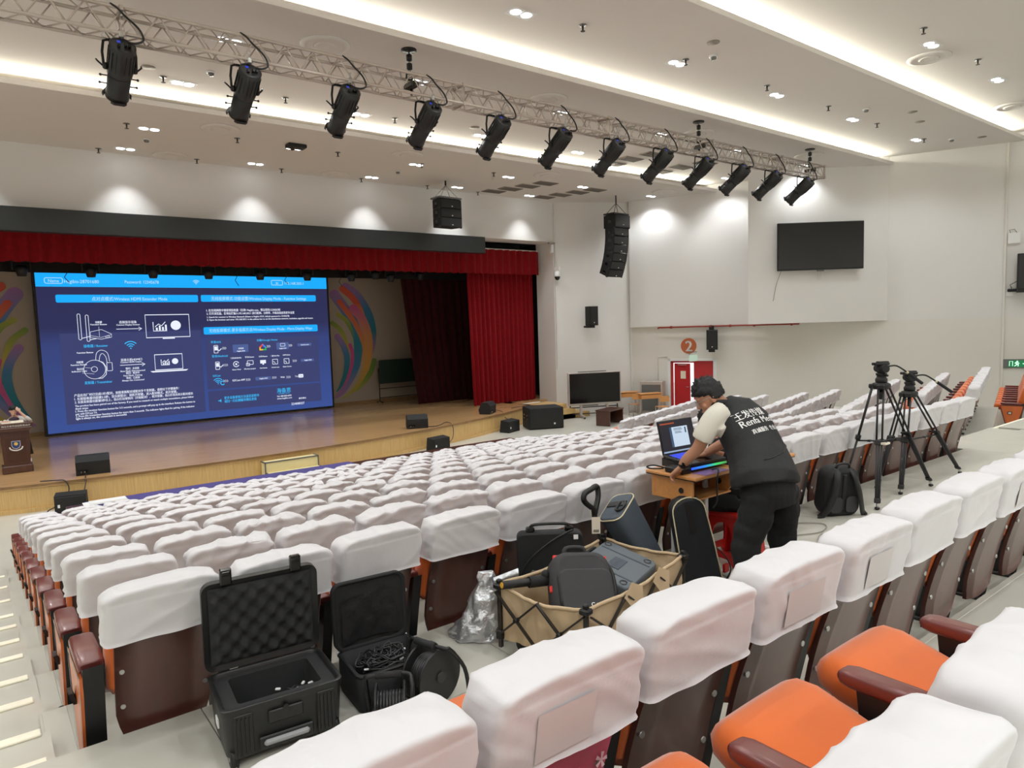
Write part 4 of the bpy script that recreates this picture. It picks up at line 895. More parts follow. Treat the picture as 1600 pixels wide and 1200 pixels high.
RIB = [([(12.28, 1.5), (12.63, 1.02), (13.04, .36), (13.24, -.24), (13.27, -.78), (13.14, -1.43), (12.85, -2.07), (12.44, -2.64), (12.08, -2.87)], .46, [PU, BLU, TL, BLU, PU], 'broad purple and blue ribbon'),
       ([(12.5, 1.2), (12.85, .72), (13.2, .2), (13.45, -.4), (13.5, -.9), (13.3, -1.6)], .24, [OC, (214, 130, 90), RD], 'orange ribbon along the broad purple one'),
       ([(12.8, 1.84), (13.24, 1.55), (13.6, 1.07), (13.86, .53), (14.0, -.08), (13.99, -.63), (13.88, -1.11)], .36, [PU, TL, BLU, PU], 'outer blue ribbon'),
       ([(12.64, 1.75), (13.04, 1.43), (13.4, .95), (13.63, .47)], .28, [OC, RD, RD], 'short red ribbon at the top'),
       ([(13.1, .9), (13.44, .53), (13.67, -.01), (13.74, -.56), (13.68, -1.22), (13.44, -1.93), (13.02, -2.5), (12.39, -2.92)], .4, [YG, OC, (214, 150, 100), PK_], 'pink to ochre ribbon'),
       ([(12.38, .66), (12.73, .43), (12.96, .01), (13.08, -.47)], .19, [TL, GN_, YG], 'upper green ribbon'), ([(12.1, .32), (12.45, .02), (12.68, -.45), (12.8, -1.1)], .19, [OC, YG, GN_], 'lower green ribbon'),
       ([(12.3, -.26), (12.57, -.69), (12.69, -1.17), (12.61, -1.76), (12.36, -2.33), (12.13, -2.61)], .26, [TL, TL, BLU, PU], 'teal ribbon'), ([(12.86, -.64), (12.95, -1.06), (12.84, -1.65), (12.51, -2.34), (12.01, -2.87)], .16, [PU, PK_, PK_], 'thin pink ribbon'),
       ([(13.95, -1.38), (13.78, -1.83), (13.42, -2.29), (12.94, -2.68)], .24, [YG, GN_, GN_], 'olive ribbon at the bottom')]
for mir in (False, True):
    rt = thing('wall_painting', 'rainbow ribbon painting on the stage wall %s of the video wall' % ('left' if mir else 'right'), 'painting', (0, 0, 0))
    for i, (P_, wd, cols, nm) in enumerate(RIB):
        o = ribbon('ribbon', P_, wd, cols, mir); o.parent = rt; o.location = (0, -.004 * i, 0); o['label'] = nm
# rolling blackboard
t = thing('blackboard', 'dark green blackboard on a wheeled stand against the stage wall', 'blackboard', (13.9, 27.3, ZS))
B().box((1.0, 0, 1.35), (2.0, .05, 1.0), bev=.01).out('board', 'chalkboard', t)
b = B(); b.strip([(0, .85), (2, .85), (2, 1.85), (0, 1.85)], .04, (0, -.03, 0), closed=True); b.out('edging', 'dark_metal', t)
for x in (-.03, 2.03): B().tube([(x, 0, .06), (x, 0, 1.5)], .022, 6).out('post', 'dark_metal', t); B().tube([(x, -.25, .06), (x, .25, .06)], .022, 6).out('foot', 'dark_metal', t)
for z in (.22, .62): B().tube([(-.03, 0, z), (2.03, 0, z)], .02, 6).out('crossbar', 'dark_metal', t)
for x in (-.03, 2.03):
    for y in (-.22, .22): B().cyl((x - .02, y, .035), (x + .02, y, .035), .035, n=10).out('wheel', 'black', t)
t = thing('music_stand', 'small dark stand in the shadow behind the red curtain', 'stand', (18.0, 25.9, ZS))
B().tube([(0, 0, .1), (0, 0, .95)], .03, 6).out('post', 'grey_metal', t); B().box((-.05, 0, .98), (.5, .3, .05)).out('tray', 'grey_metal', t)
for a in (0, 2.1, 4.2): B().tube([(0, 0, .3), (.3 * math.cos(a), .3 * math.sin(a), 0.02)], .018, 5).out('leg', 'grey_metal', t)
# ---------------------------------------------------------------- loudspeakers on and by the stage
def monitor(x, y, z, rz, label, s=1.0):
    t = thing('stage_monitor', label, 'speaker', (x, y, z), rz, 'black wedge monitors'); w_ = .66 * s
    prof = [(-.2 * s, 0), (.2 * s, 0), (.24 * s, .14 * s), (.1 * s, .42 * s), (-.1 * s, .42 * s), (-.22 * s, .3 * s)]
    b = B(); b.prism(prof, (-w_ / 2, 0, 0), (0, 1, 0), (0, 0, 1), (w_, 0, 0)); b.out('cabinet', 'black_matte', t)
    b = B(); b.prism([(-w_ * .46, 0), (w_ * .46, 0), (w_ * .46, .3 * s), (-w_ * .46, .3 * s)], (0, .245 * s, .15 * s), (1, 0, 0), (0, -.447, .894), (0, .012, .006)); b.out('grille', 'black', t)
    b = B(); b.box((-w_ * .3, -.215 * s, .08 * s), (.2 * s, .01, .09 * s)); b.out('socket_panel', 'black_gloss', t)
    for q in (-.03, .04): b = B(); b.cyl((-w_ * .3 + q, -.22 * s, .08 * s), (-w_ * .3 + q, -.235 * s, .08 * s), .015 * s, n=8); b.out('socket', 'grey_metal', t)
    return t
monitor(2.08, 19.05, ZS, math.radians(-8), 'black wedge monitor on the stage in front of the video wall, left', 1.05)
monitor(11.15, 19.45, ZS, math.radians(-22), 'black wedge monitor on the stage edge in front of the blackboard', 1.0)
monitor(14.8, 20.6, ZS, math.radians(35), 'black wedge monitor at the foot of the bright red curtain', 1.0)
def floorspk(x, y, rz, label, d=(.62, .34, .4)):
    t = thing('floor_speaker', label, 'speaker', (x, y, ZF), rz, 'black speakers lying on the floor below the stage')
    B().prism([(-d[1] / 2, 0), (d[1] / 2, .02), (d[1] / 2 * .7, d[2]), (-d[1] / 2, d[2] * .9)], (-d[0] / 2, 0, 0), (0, 1, 0), (0, 0, 1), (d[0], 0, 0)).out('cabinet', 'black_matte', t)
    B().box((0, -d[1] / 2 - .005, d[2] * .45), (d[0] * .92, .015, d[2] * .78), bev=.006).out('grille', 'black', t); B().box((-d[0] * .36, -d[1] / 2 - .016, d[2] * .4), (.045, .01, .07)).out('badge', 'white', t)
    return t
floorspk(1.5, 18.0, math.radians(-14), 'black speaker on the floor against the stage, far left', (.6, .3, .44))
floorspk(11.3, 18.45, math.radians(12), 'black speaker on the floor below the stage edge, middle', (.7, .34, .42))
floorspk(15.1, 19.7, math.radians(20), 'small black speaker on the floor beside the big subwoofer', (.72, .4, .44))
t = thing('subwoofer', 'large black subwoofer box on the floor at the right stage end', 'speaker', (16.55, 19.55, ZF), math.radians(-24))
B().box((0, 0, .4), (1.3, 1.0, .78), bev=.02).out('cabinet', 'black_matte', t); B().box((.0, -.5, .4), (1.2, .02, .7)).out('grille', 'black', t)
for y in (-.2, .22):
    for z in (.38, .5): B().box((-.652, y, z), (.015, .17, .07), bev=.01).out('port', 'black_gloss', t)
B().box((.3, -.515, .2), (.06, .01, .06)).out('badge', 'white', t)
def cable(name, label, P, r=.012, m='wire', k=5, cat='cable', g=None): o = B().tube(smoothpath(P, k), r, 6).out(name, m); return tag(o, label, cat, g)
cable('cable', 'black cable looping down the apron to the far left floor speaker', [(1.0, 18.75, ZS + .02), (1.3, 18.6, ZS + .02), (1.45, 18.42, ZS + .01), (1.5, 18.36, ZS - .2), (1.35, 18.32, ZS - .45), (1.05, 18.2, ZF + .03), (1.4, 17.9, ZF + .02)])
cable('cable', 'black cable hanging from the left wedge monitor over the stage edge', [(1.9, 18.8, ZS + .06), (1.85, 18.5, ZS + .02), (1.83, 18.36, ZS - .1), (1.75, 18.2, ZF + .3)])
cable('cable', 'black cable trailing from the middle wedge monitor over the edge', [(11.2, 19.2, ZS + .06), (11.7, 19.15, ZS + .02), (12.3, 19.5, ZS + .05), (12.35, 19.2, ZS - .05), (12.2, 19.0, ZF + .2), (11.7, 18.6, ZF + .1)])
cable('cable', 'black cable from the curtain wedge monitor down to the small speaker', [(15.1, 20.5, ZS + .1), (15.3, 20.4, ZS + .03), (15.35, 20.25, ZS - .2), (15.3, 19.9, ZF + .4)])
cable('cable', 'short black cable end lying on the stage near the subwoofer', [(16.2, 21.0, ZS + .02), (16.4, 20.9, ZS + .06), (16.9, 21.1, ZS + .02)])
# portable steps below the stage
t = thing('step_unit', 'cream two-step wooden unit in front of the stage', 'steps', (5.74, 17.55, ZF))
for k, (y0, h_) in enumerate(((0, .22), (.32, .48))):
    B().box((.71, y0 + .16 + (.16 if k else .16) * 0, h_ / 2), (1.42, .32, h_), bev=.006).out('step', mat('cream_board', (232, 218, 168), .5), t) if k == 0 else B().box((.71, .48, h_ / 2), (1.42, .32, h_), bev=.006).out('step', 'cream_board', t)
b = B()
for y0, h_ in ((0, .22), (.32, .48)):
    b.box((.71, y0, h_), (1.44, .03, .03)); 
    for x in (0, 1.42): b.box((x, y0, h_ / 2), (.03, .03, h_)); b.box((x, y0 + .16, h_), (.03, .32, .03))
b.out('edge_trim', 'grey_metal', t)
# front table row with cloth, lectern desks
t = thing('front_table', 'long dark wooden table row in front of the first seats', 'table', (0, 14.75, ZF))
B().box((6.3, 0, .73), (10.3, .42, .05), bev=.01).out('tabletop', 'brown_wood', t); B().box((6.3, .18, .36), (10.2, .03, .68)).out('front_panel', 'brown_wood', t)
for x in (1.2, 3.8, 6.4, 9.0, 11.4): B().box((x, 0, .35), (.05, .4, .7)).out('leg', 'brown_wood', t)
def drape(u, v): return (1.45 + 5.3 * u, -.26 + .54 * v, .768 + .004 * noise.noise(V((u * 30, v * 6, 0))))
tag(B().grid(drape, 40, 4).out('table_cloth', 'purple_cloth', None, (0, 14.75, ZF)), 'purple cloth laid along the front table', 'tablecloth')
for x, z in ((1.45, 0), ): pass
t = tag(B().box((0, 0, 0), (.7, .3, .012)).box((.05, .02, .014), (.6, .26, .012)).out('paper_stack', 'white', None, (1.75, 14.72, ZF + .785)), 'white papers lying on the left end of the front table', 'papers')
t = thing('lectern_desk', 'low dark brown wooden desk in front of the right block', 'desk', (18.65, 18.1, ZF), TA)
B().box((.1, .1, .56), (1.15, .6, .05), bev=.01).out('desktop', 'brown_wood', t)
for x in (-.42, .62): B().box((x, .1, .27), (.05, .56, .53)).out('side_panel', 'brown_wood', t)
B().box((.1, .36, .3), (1.05, .03, .46)).out('front_panel', 'brown_wood', t)
# line arrays
def line_array(x, y, label, rz, n, sub=False, hz=4.0, sc_=1):
    t = thing('line_array', label, 'speaker', (x, y, 0), rz); z = hz; a = 0; yy = 0; w_ = .92 * sc_; d_ = .5 * sc_
    B().box((0, 0, hz + .05), (w_ * 1.02, d_ * 1.1, .06), bev=.01).out('fly_frame', 'black' if sub else 'grey_metal', t)
    for s in (-1, 1):
        for q in (-1, 1): B().tube([(s * w_ * .4, q * d_ * .4, hz + .07), (0, 0, min(CEIL[1] - .12, hz + .5))], .012, 5).out('sling', 'black' if sub else 'steel', t)
    B().tube([(0, 0, min(CEIL[1] - .12, hz + .5)), (0, 0, CEIL[1])], .03, 6).out('hanger', 'black', t)
    for i in range(n):
        h_ = (.5 if sub and i == 0 else .31) * sc_; a = 0 if i < 2 else (i - 1) * math.radians(4.5) if n > 4 else 0
        R = Rx(a); c = V((0, yy, z)); dep = d_ * (1.25 if sub and i == 0 else 1)
        b = B(); b.prism([(-w_ / 2, -dep / 2), (w_ / 2, -dep / 2), (w_ / 2 * .86, dep / 2), (-w_ / 2 * .86, dep / 2)], c, (1, 0, 0), R @ V((0, 1, 0)), R @ V((0, 0, -h_ + .012))); cab = b.out('cabinet', 'black_matte', t)
        b = B(); b.box(c + R @ V((0, -dep / 2 - .008, -h_ / 2)), (w_ * .94, .02, h_ * .86), R=R); b.out('grille', 'black', cab)
        b = B(); b.box(c + R @ V((.04, -dep / 2 - .022, -h_ * .75)), (.05, .01, .03), R=R); b.out('badge', 'white', cab)
        for s in (-1, 1): b = B(); b.box(c + R @ V((s * (w_ / 2 - .02), -.02, -h_ / 2)), (.05, .16, .13), R=R, bev=.02); b.out('handle_recess', 'black_gloss', cab); b = B(); b.box(c + R @ V((s * w_ * .49, -dep * .4, -h_ + .02)), (.04, .08, .06), R=R); b.out('rigging', 'dark_metal', cab)
        z += (R @ V((0, 0, -h_))).z; yy += (R @ V((0, 0, -h_))).y
    return t
line_array(20.55, 19.45, 'long black line array hanging at the right of the stage', math.radians(4), 7, True, 4.18)
line_array(13.2, 20.4, 'short black line array of three boxes above the stage opening', math.radians(5), 3, False, 4.32, 1.0)
# black wall speakers
def wallspk(P, rz, label, s=1, up=False):
    t = thing('wall_speaker', label, 'speaker', P, rz, 'black wall speakers')
    B().prism([(-.22 * s, -.2 * s), (.22 * s, -.2 * s), (.15 * s, .2 * s), (-.15 * s, .2 * s)], (0, 0, -.4 * s), (1, 0, 0), (0, 1, 0), (0, 0, .8 * s)).out('cabinet', 'black_matte', t)
    B().box((0, -.205 * s, 0), (.41 * s, .03, .76 * s), bev=.008).out('grille', 'black', t); B().box((0, -.222 * s, -.28 * s), (.04, .01, .04)).out('badge', 'white', t)
    b = B(); b.box((0, .05 * s, -.45 * s), (.24 * s, .3 * s, .1 * s)); b.box((0, .3 * s, -.45 * s), (.1 * s, .3 * s, .08 * s)); b.out('bracket', 'black', t)
    if up: B().box((0, .12, .48 * s), (.2 * s, .14, .2 * s)).out('top_bracket', 'black', t)
    return t
p = Sp(1.4, .55, .28); wallspk(p, math.radians(-6), 'black speaker on the splayed wall above the rolling screen', .98)
p = Wp(3.4, .5, -.82); wallspk(p, math.radians(-50), 'black speaker on the right wall above the red door', .98, True)
# TVs
BD = (B1 - B0).normalized(); BN = V((BD.y, -BD.x, 0)); BN = BN if BN.x < 0 else -BN
t = thing('wall_television', 'big black flat television mounted on the box of the right wall', 'television', B0 + BD * 2.5 + BN * .2 + V((0, 0, 2.49)), math.atan2(BD.y, BD.x))
B().box((0, 0, 0), (3.05, .1, 1.69), bev=.012).out('casing', 'black', t); B().box((0, -.052, .01), (2.98, .006, 1.6)).out('display', 'screen_off', t)
b = B(); b.box((0, .12, 0), (1.2, .14, .5)); b.out('wall_mount', 'dark_metal', t); B().box((0, -.02, -.87), (.24, .04, .05)).out('sensor', 'grey_metal', t)
for q in (-.12, .02, .14): B().tube(smoothpath([(q, .1, -.8), (q * .8, .14, -1.05), (q * .4 + .03, .15, -1.2)], 4), .01, 5).out('cable', 'white', t)
B().tube(smoothpath([(-1.35, .1, -.84), (-1.5, .16, -1.3), (-1.62, .16, -1.9)], 4), .009, 5).out('wire', 'vent_grey', t)
t = thing('wall_television', 'black television cut off by the right picture edge', 'television', Wp(14.5, .3, 1.26), math.atan2(WD.y, WD.x))
B().box((0, 0, 0), (2.3, .1, 1.2), bev=.01).out('casing', 'black', t); B().box((0, -.052, 0), (2.24, .006, 1.12)).out('display', 'screen_off', t); B().box((0, .15, 0), (.8, .2, .4)).out('wall_mount', 'dark_metal', t); B().box((-.9, .0, -.64), (.5, .08, .1)).out('bracket', 'black', t)
# rolling interactive screen
t = thing('rolling_screen', 'large black interactive screen on a wheeled silver stand', 'screen', (19.75, 20.05, ZF), math.atan2(SD.y, SD.x) + math.radians(4))
B().box((0, 0, 1.18), (2.28, .1, 1.32), bev=.02).out('bezel', 'alu', t); B().box((0, -.055, 1.2), (2.16, .01, 1.2)).out('display', 'screen_off', t)
for x in (-.58, .55): B().box((x, .05, .45), (.09, .09, .85)).out('post', 'alu', t); B().box((x, 0, .09), (.08, .8, .06)).out('foot', 'alu', t)
for x in (-1.02, 1.02): B().tube([(x, .1, .1), (x, .1, .75)], .025, 6).out('side_post', 'dark_metal', t)
for z in (.16, .42): B().tube([(-1.02, .1, z), (1.02, .1, z)], .022, 6).out('shelf_bar', 'dark_metal', t)
B().box((-.2, .12, .5), (.7, .2, .06)).out('media_box', 'grey_metal', t)
for x in (-.58, .55, -1.02, 1.02):
    for y in ((-.36, .36) if abs(x) < 1 else (.1,)): B().cyl((x - .025, y, .05), (x + .025, y, .05), .05, n=12).out('wheel', 'black', t)
B().box((-.1, -.02, 1.87), (1.2, .05, .03)).out('camera_bar', 'grey_metal', t)
t = thing('dome_camera', 'white dome security camera on the splayed wall beside the stage', 'camera', Sp(.1, .22, 1.95))
B().lathe([(.0001, .22), (.11, .2), (.12, .0), (.12, -.02)], n=16).out('housing', 'white', t); B().ball((0, 0, -.03), (.115, .115, .14), 14, 8).out('dome', 'black_gloss', t); B().box((0, .0, .3), (.08, .3, .16)).out('bracket', 'white', t); B().tube([(-.02, 0, .35), (-.02, .0, 1.3)], .014, 6).out('conduit', 'white', t)
t = thing('wall_bracket', 'small white bracket box at the upper proscenium corner', 'box', (19.1, 21.7, 3.2)); B().box((0, 0, -.12), (.14, .1, .34), bev=.01).out('box', 'white', t); B().box((-.02, 0, .1), (.3, .12, .05)).out('top_plate', 'vent_grey', t)
# ---------------------------------------------------------------- gear standing in the cross aisle
def tangle(cx, cy, z, rx, ry, n, seed, r=.004, h=.04):
    rnd = random.Random(seed); b = B()
    for i in range(n):
        a0 = rnd.uniform(0, 6.28); ox, oy = rnd.uniform(-.3, .3) * rx, rnd.uniform(-.3, .3) * ry; s = rnd.uniform(.35, .7); P = []
        for k in range(9):
            a = a0 + k * rnd.uniform(.5, .9); P.append((cx + max(-rx, min(rx, ox + rx * s * math.cos(a))), cy + max(-ry, min(ry, oy + ry * s * math.sin(a))), z + rnd.uniform(0, h) + h * i / n))
        b.tube(smoothpath(P, 4), r, 5, caps=False)
    return b
# hard case
t = thing('hard_case', 'open black wheeled hard case with egg-crate foam in its lid', 'case', (1.06, 3.36, ZW), math.radians(-6))
W_, D_, H_ = .56, .42, .28; TH = .028
b = B()
def taper(s): return [(x, y) for x, y in rrect(W_ * s, D_ * s, .045, 5)]
n_ = 24; rings = [[V((x, y, z)) for x, y in taper(s)] for z, s in ((.035, .90), (.05, .94), (.24, .985), (.245, 1.0), (.28, 1.01))]
b.loft(rings, caps=False); inner = [[V((x * k, y * k, z)) for x, y in rrect(W_, D_, .045, 5)] for z, k in ((.28, 1.01), (.285, .97), (.275, .93), (.08, .9))]
b.loft(inner, caps=False); b.add([tuple(p) for p in rings[0]], [tuple(range(len(rings[0])))]); b.add([tuple(p) for p in inner[-1]], [tuple(range(len(inner[-1])))]); b.out('shell', 'black_plastic', t)
b = B(); o_ = rrect(W_ * .93, D_ * .93, .04, 5); i_ = rrect(W_ * .70, D_ * .66, .02, 5)
b.loft([[V((x, y, .262)) for x, y in o_], [V((x, y, .268)) for x, y in i_], [V((x, y, .1)) for x, y in i_]], caps=False, smooth=False); b.add([(x, y, .1) for x, y in i_], [tuple(range(len(i_)))]); b.out('foam_liner', 'foam', t)
o = tangle(.1, -.03, .13, .13, .09, 9, 3).out('cable_tangle', 'wire', t); o['kind'] = 'stuff'
for x, y, z, r_ in ((.1, -.02, .2, .3), (.14, .01, .205, 1.0), (.02, .03, .2, -.5), (.17, -.02, .21, .2)): B().box((x, y, z), (.026, .014, .01), R=Rz(r_), bev=.003).out('plug', 'white', t)
for s in (-1, 1):
    b = B(); b.box((s * .19, -.208, .15), (.085, .012, .2), bev=.003); b.out('rib_panel', 'black_plastic', t)
    for k in range(4): b = B(); b.box((s * .19 - .027 + .018 * k, -.216, .15), (.006, .01, .17)); b.out('rib', 'black_plastic', t)
b = B(); b.box((0, -.212, .085), (.21, .03, .03), bev=.01); b.out('handle', mat('grey_handle', (150, 152, 154), .5), t); B().box((0, -.208, .085), (.25, .012, .06), bev=.005).out('handle_mount', 'black_plastic', t)
B().box((0, -.21, .2), (.16, .012, .06), bev=.004).out('front_plate', 'black_plastic', t); B().cyl((0, -.214, .235), (0, -.225, .235), .012, n=10).out('valve', 'black', t)
B().box((-.278, -.05, .17), (.006, .06, .04)).out('label_sticker', 'white', t); B().box((.285, .05, .25), (.02, .09, .03), bev=.006).out('latch', mat('latch_grey', (130, 132, 134), .5), t)
for x in (-.235, .235):
    b = B(); b.cyl((x - .018, -.17, .04), (x + .018, -.17, .04), .042, n=18); w1 = b.out('wheel', 'black', t); B().cyl((x - .02, -.17, .04), (x + .02, -.17, .04), .014, n=10).out('hub', 'steel', w1)
    b = B(); b.cyl((x - .018, .16, .035), (x + .018, .16, .035), .035, n=16); b.out('wheel', 'black', t)
lidR = Rx(math.radians(4)); lo = V((0, .215, .29))
b = B(); LW, LH_ = .57, .465
LP = lambda x, y, z: lo + lidR @ V((x, y, z))
out_ = rrect(LW, LH_, .05, 5, 0, LH_ / 2); in_ = rrect(LW - .06, LH_ - .06, .04, 5, 0, LH_ / 2)
b.loft([[LP(x, -.0, z) for x, z in in_], [LP(x, -.012, z) for x, z in out_], [LP(x, .03, z) for x, z in out_], [LP(x * .93, .055, LH_ / 2 + (z - LH_ / 2) * .93) for x, z in out_]], caps=False, smooth=False)
b.add([LP(x * .93, .055, LH_ / 2 + (z - LH_ / 2) * .93) for x, z in out_], [tuple(range(len(out_)))]); lid = b.out('lid', 'black_plastic', t)
def egg(u, v):
    x, z = (u - .5) * (LW - .06), .03 + v * (LH_ - .06); i, j = u * 11 * PI, v * 8 * PI
    q = math.sin(i) * math.sin(j); return LP(x, -.004 - .016 * (1 + q) * min(1, 14 * min(u, 1 - u, v, 1 - v)), z)
b = B(); b.grid(egg, 110, 80); b.out('egg_crate_foam', 'foam', lid)
for x in (-.17, .17):
    b = B(); b.box(LP(x, -.02, LH_ + .03), (.055, .03, .085), R=lidR, bev=.006); b.box(LP(x, -.032, LH_ + .05), (.04, .012, .02), R=lidR, bev=.003); b.out('latch', 'black_gloss', lid)
# soft bag with cables
t = thing('soft_case', 'open black soft case full of cables with white plugs', 'bag', (1.66, 3.36, ZW), math.radians(-5))
b = B(); o2 = rrect(.42, .34, .04, 5); i2 = rrect(.39, .31, .035, 5)
b.loft([[V((x * .97, y * .97, 0.002)) for x, y in o2], [V((x, y, .03)) for x, y in o2], [V((x, y, .2)) for x, y in o2], [V((x, y, .205)) for x, y in i2], [V((x, y, .03)) for x, y in i2]], caps=False); b.add([(x, y, .03) for x, y in i2], [tuple(range(len(i2)))]); b.out('body', 'black_matte', t)
b = B(); b.tube([V((x, y, .2)) for x, y in o2] + [V((o2[0][0], o2[0][1], .2))], .008, 6); b.out('rim', 'black', t)
o = tangle(0, 0, .10, .17, .13, 44, 11, .0045, .075).out('cable_tangle', 'wire', t); o['kind'] = 'stuff'
rnd = random.Random(5)
for k in range(6): B().box((rnd.uniform(-.13, .14), rnd.uniform(-.1, .09), .175 + rnd.uniform(0, .015)), (.026 + .014 * (k % 2), .011, .010), R=Rz(rnd.uniform(0, 3)), bev=.003).out('plug', 'white', t)
lR = Rx(math.radians(-3)); lo2 = V((0, .17, .2)); LQ = lambda x, y, z: lo2 + lR @ V((x, y, z)); oo = rrect(.43, .38, .05, 5, 0, .19)
b = B(); b.loft([[LQ(x * .9, .012, .19 + (z - .19) * .9) for x, z in oo], [LQ(x, -.015, z) for x, z in oo], [LQ(x, .03, z) for x, z in oo]], caps=False); b.add([LQ(x, .03, z) for x, z in oo], [tuple(range(len(oo)))])
b.grid(lambda u, v: LQ((u - .5) * .39, .008 + .007 * noise.noise(V((u * 7, v * 6, 4))), .02 + v * .34), 24, 18); ld_ = b.out('lid', 'black_matte', t)
b = B(); b.grid(lambda u, v: LQ((u - .5) * .34, -.004 + .008 * noise.noise(V((u * 6, v * 5, 9))), .03 + v * .25 + .02 * math.sin(u * PI)), 20, 10); b.out('lid_pocket', mat('black_nylon', (22, 23, 25), .5, bump=(30, .3)), ld_)
for s in (-1, 1): B().box(LQ(s * .2, -.0, .0), (.02, .02, .02), bev=.004).out('hinge_tab', 'white', t)
# cable reels
def reel(name, label, c, rz, r, w_, frame):
    t = thing('cable_reel', label, 'cable reel', c, rz, 'black cable reels')
    for s in (-1, 1):
        b = B(); b.lathe([(.02, -.004), (r, -.004), (r, .004), (.02, .004)], c=(0, s * w_ / 2, 0), R=Rx(PI / 2), n=36, smooth=False); b.lathe([(r, -.007), (r + .006, 0), (r, .007)], c=(0, s * w_ / 2, 0), R=Rx(PI / 2), n=36); fl_ = b.out('flange', 'black_plastic', t)
        b = B(); b.lathe([(.03, -.012), (.03, .012)], c=(0, s * (w_ / 2 + .004), 0), R=Rx(PI / 2), n=14); b.out('hub_cap', 'black_gloss', fl_)
    b = B(); n = 9
    for k in range(n): b.lathe([(r * .62, -w_ / n / 2), (r * .66, 0), (r * .62, w_ / n / 2)], c=(0, -w_ / 2 + w_ * (k + .5) / n, 0), R=Rx(PI / 2), n=28)
    o = b.out('wound_cable', 'wire', t); o['kind'] = 'stuff'
    b = B(); b.tube(smoothpath(frame, 4), .011, 8); b.out('frame', 'black', t)
    return t
t = reel('cable_reel', 'larger black cable reel with tall handle beside the soft case', (1.80, 3.10, ZW + .15), math.radians(12), .145, .13,
         [(.16, -.12, -.14), (.12, -.13, .02), (.03, -.12, .15), (-.0, -.11, .165), (-.03, .03, .17), (-.03, .12, .16), (-.06, .13, .02), (-.12, .13, -.14)])
B().cyl((-.02, -.06, .17), (-.03, .08, .17), .019, n=12).out('grip', 'black_matte', t)
t = reel('cable_reel', 'smaller black cable reel in front of the soft case', (1.52, 3.03, ZW + .11), math.radians(60), .105, .14,
         [(-.12, -.11, -.1), (-.1, -.11, .06), (-.07, -.11, .14), (0, -.08, .155), (0, .1, .155), (.05, .12, .1), (.1, .11, -.1)])
B().cyl((0, -.06, .155), (0, .07, .155), .017, n=12).out('grip', 'black_matte', t)
# silver foil bag
t = thing('foil_bag', 'crumpled silver foil bag with handwritten marks on the tiles', 'bag', (2.50, 3.52, ZW), math.radians(-30))
prof = [(0, .24, .11), (.012, .255, .115), (.035, .24, .11), (.09, .20, .10), (.16, .155, .085), (.23, .115, .062), (.30, .075, .04), (.35, .05, .03), (.385, .06, .022), (.42, .045, .012)]
prof = [tuple(prof[i][q] + (prof[i + 1][q] - prof[i][q]) * k / 4 for q in range(3)) for i in range(len(prof) - 1) for k in range(4)] + [prof[-1]]
R_ = []
for z, a, c in prof:
    rg = []
    for k in range(72):
        an = 2 * PI * k / 72; x, y = a * math.cos(an), c * math.sin(an); d = 1 + .2 * noise.noise(V((x * 9, y * 11, z * 9))) + .05 * math.sin(an * 7 + z * 22) + .16 * abs(noise.noise(V((x * 22, y * 22, z * 18)))) + .08 * abs(noise.noise(V((x * 50, y * 50, z * 30))))
        rg.append(V((x * d - .06 * z, y * d + .03 * z, z + (.012 * noise.noise(V((an, z * 5, 1))) if z > .01 else 0))))
    R_.append(rg)
b = B(); b.loft(R_); b.out('body', 'silverfoil', t)
b = B(); b.grid(lambda u, v: V((.02 + .16 * u, -.035 - .02 * math.sin(v * PI), .33 + .06 * v + .05 * u)), 6, 3); b.out('folded_flap', 'silverfoil', t)
b = B(); b.text('4 lm', .07, (.05, -.115, .11), (.97, .1, .2), (-.1, .25, .97)); b.out('handwriting', 'black', t)
# flat black case leaning against the seats
t = thing('flat_case', 'flat black carrying case standing upright against the chair backs', 'case', (2.96, 3.46, ZW), math.radians(-36))
b = B(); b.loft([[V((x, y, z)) for x, z in rrect(.44 * k, .60 * k, .04, 5, 0, .30)] for y, k in ((-.05, .97), (-.04, 1), (.04, 1), (.05, .97))]); b.out('body', 'black_matte', t)
for x in (-.13, .13): B().box((x, 0, .615), (.06, .05, .035), bev=.01).out('buckle', 'black_gloss', t)
B().tube(smoothpath([(-.13, 0, .62), (-.1, -.01, .65), (.1, -.01, .65), (.13, 0, .62)], 4), .01, 6).out('handle', 'black', t)
B().tube(smoothpath([(.15, -.05, .62), (.0, -.075, .55), (-.15, -.07, .42), (-.24, -.06, .25), (-.26, -.05, .1)], 5), .006, 6).out('strap', 'wire', t); B().box((.17, -.055, .57), (.03, .004, .03)).out('sticker', 'white', t)
# folding wagon
CY = math.radians(11)
t = thing('folding_wagon', 'beige folding wagon with brown scissor frame full of gear', 'wagon', (2.99, 3.06, ZW), CY)
HX, HY, HZ = .555, .315, .435
b = B()
def wall(P, Q, nm, sag, n=22):
    P, Q = V(P), V(Q); d = Q - P; nrm = V((d.y, -d.x, 0)).normalized()
    def fn(u, v):
        z = .10 + (HZ - .10 - sag * math.sin(u * PI) ** 1.2) * v; w2 = .018 * noise.noise(V((u * 9, v * 4, P.x * 3))) + .012 * math.sin(u * 40 + v * 3) * noise.noise(V((u * 3, v, 2)))
        p = P + d * u + nrm * (w2 - .03 * math.sin(u * PI) * (1 - v)); return V((p.x, p.y, z))
    return fn
c4 = [(-HX, -HY, 0), (HX, -HY, 0), (HX, HY, 0), (-HX, HY, 0)]
for i in range(4):
    sg = (.035, .02, .035, .045)[i]; f_ = wall(c4[i], c4[(i + 1) % 4], 'x', sg)
    b = B(); b.grid(f_, 34, 12); q = b.out('fabric_side', 'khaki', t)
    b = B(); b.tube([f_(u / 16, 1) for u in range(17)], .011, 6); b.out('hem', 'khaki', q)
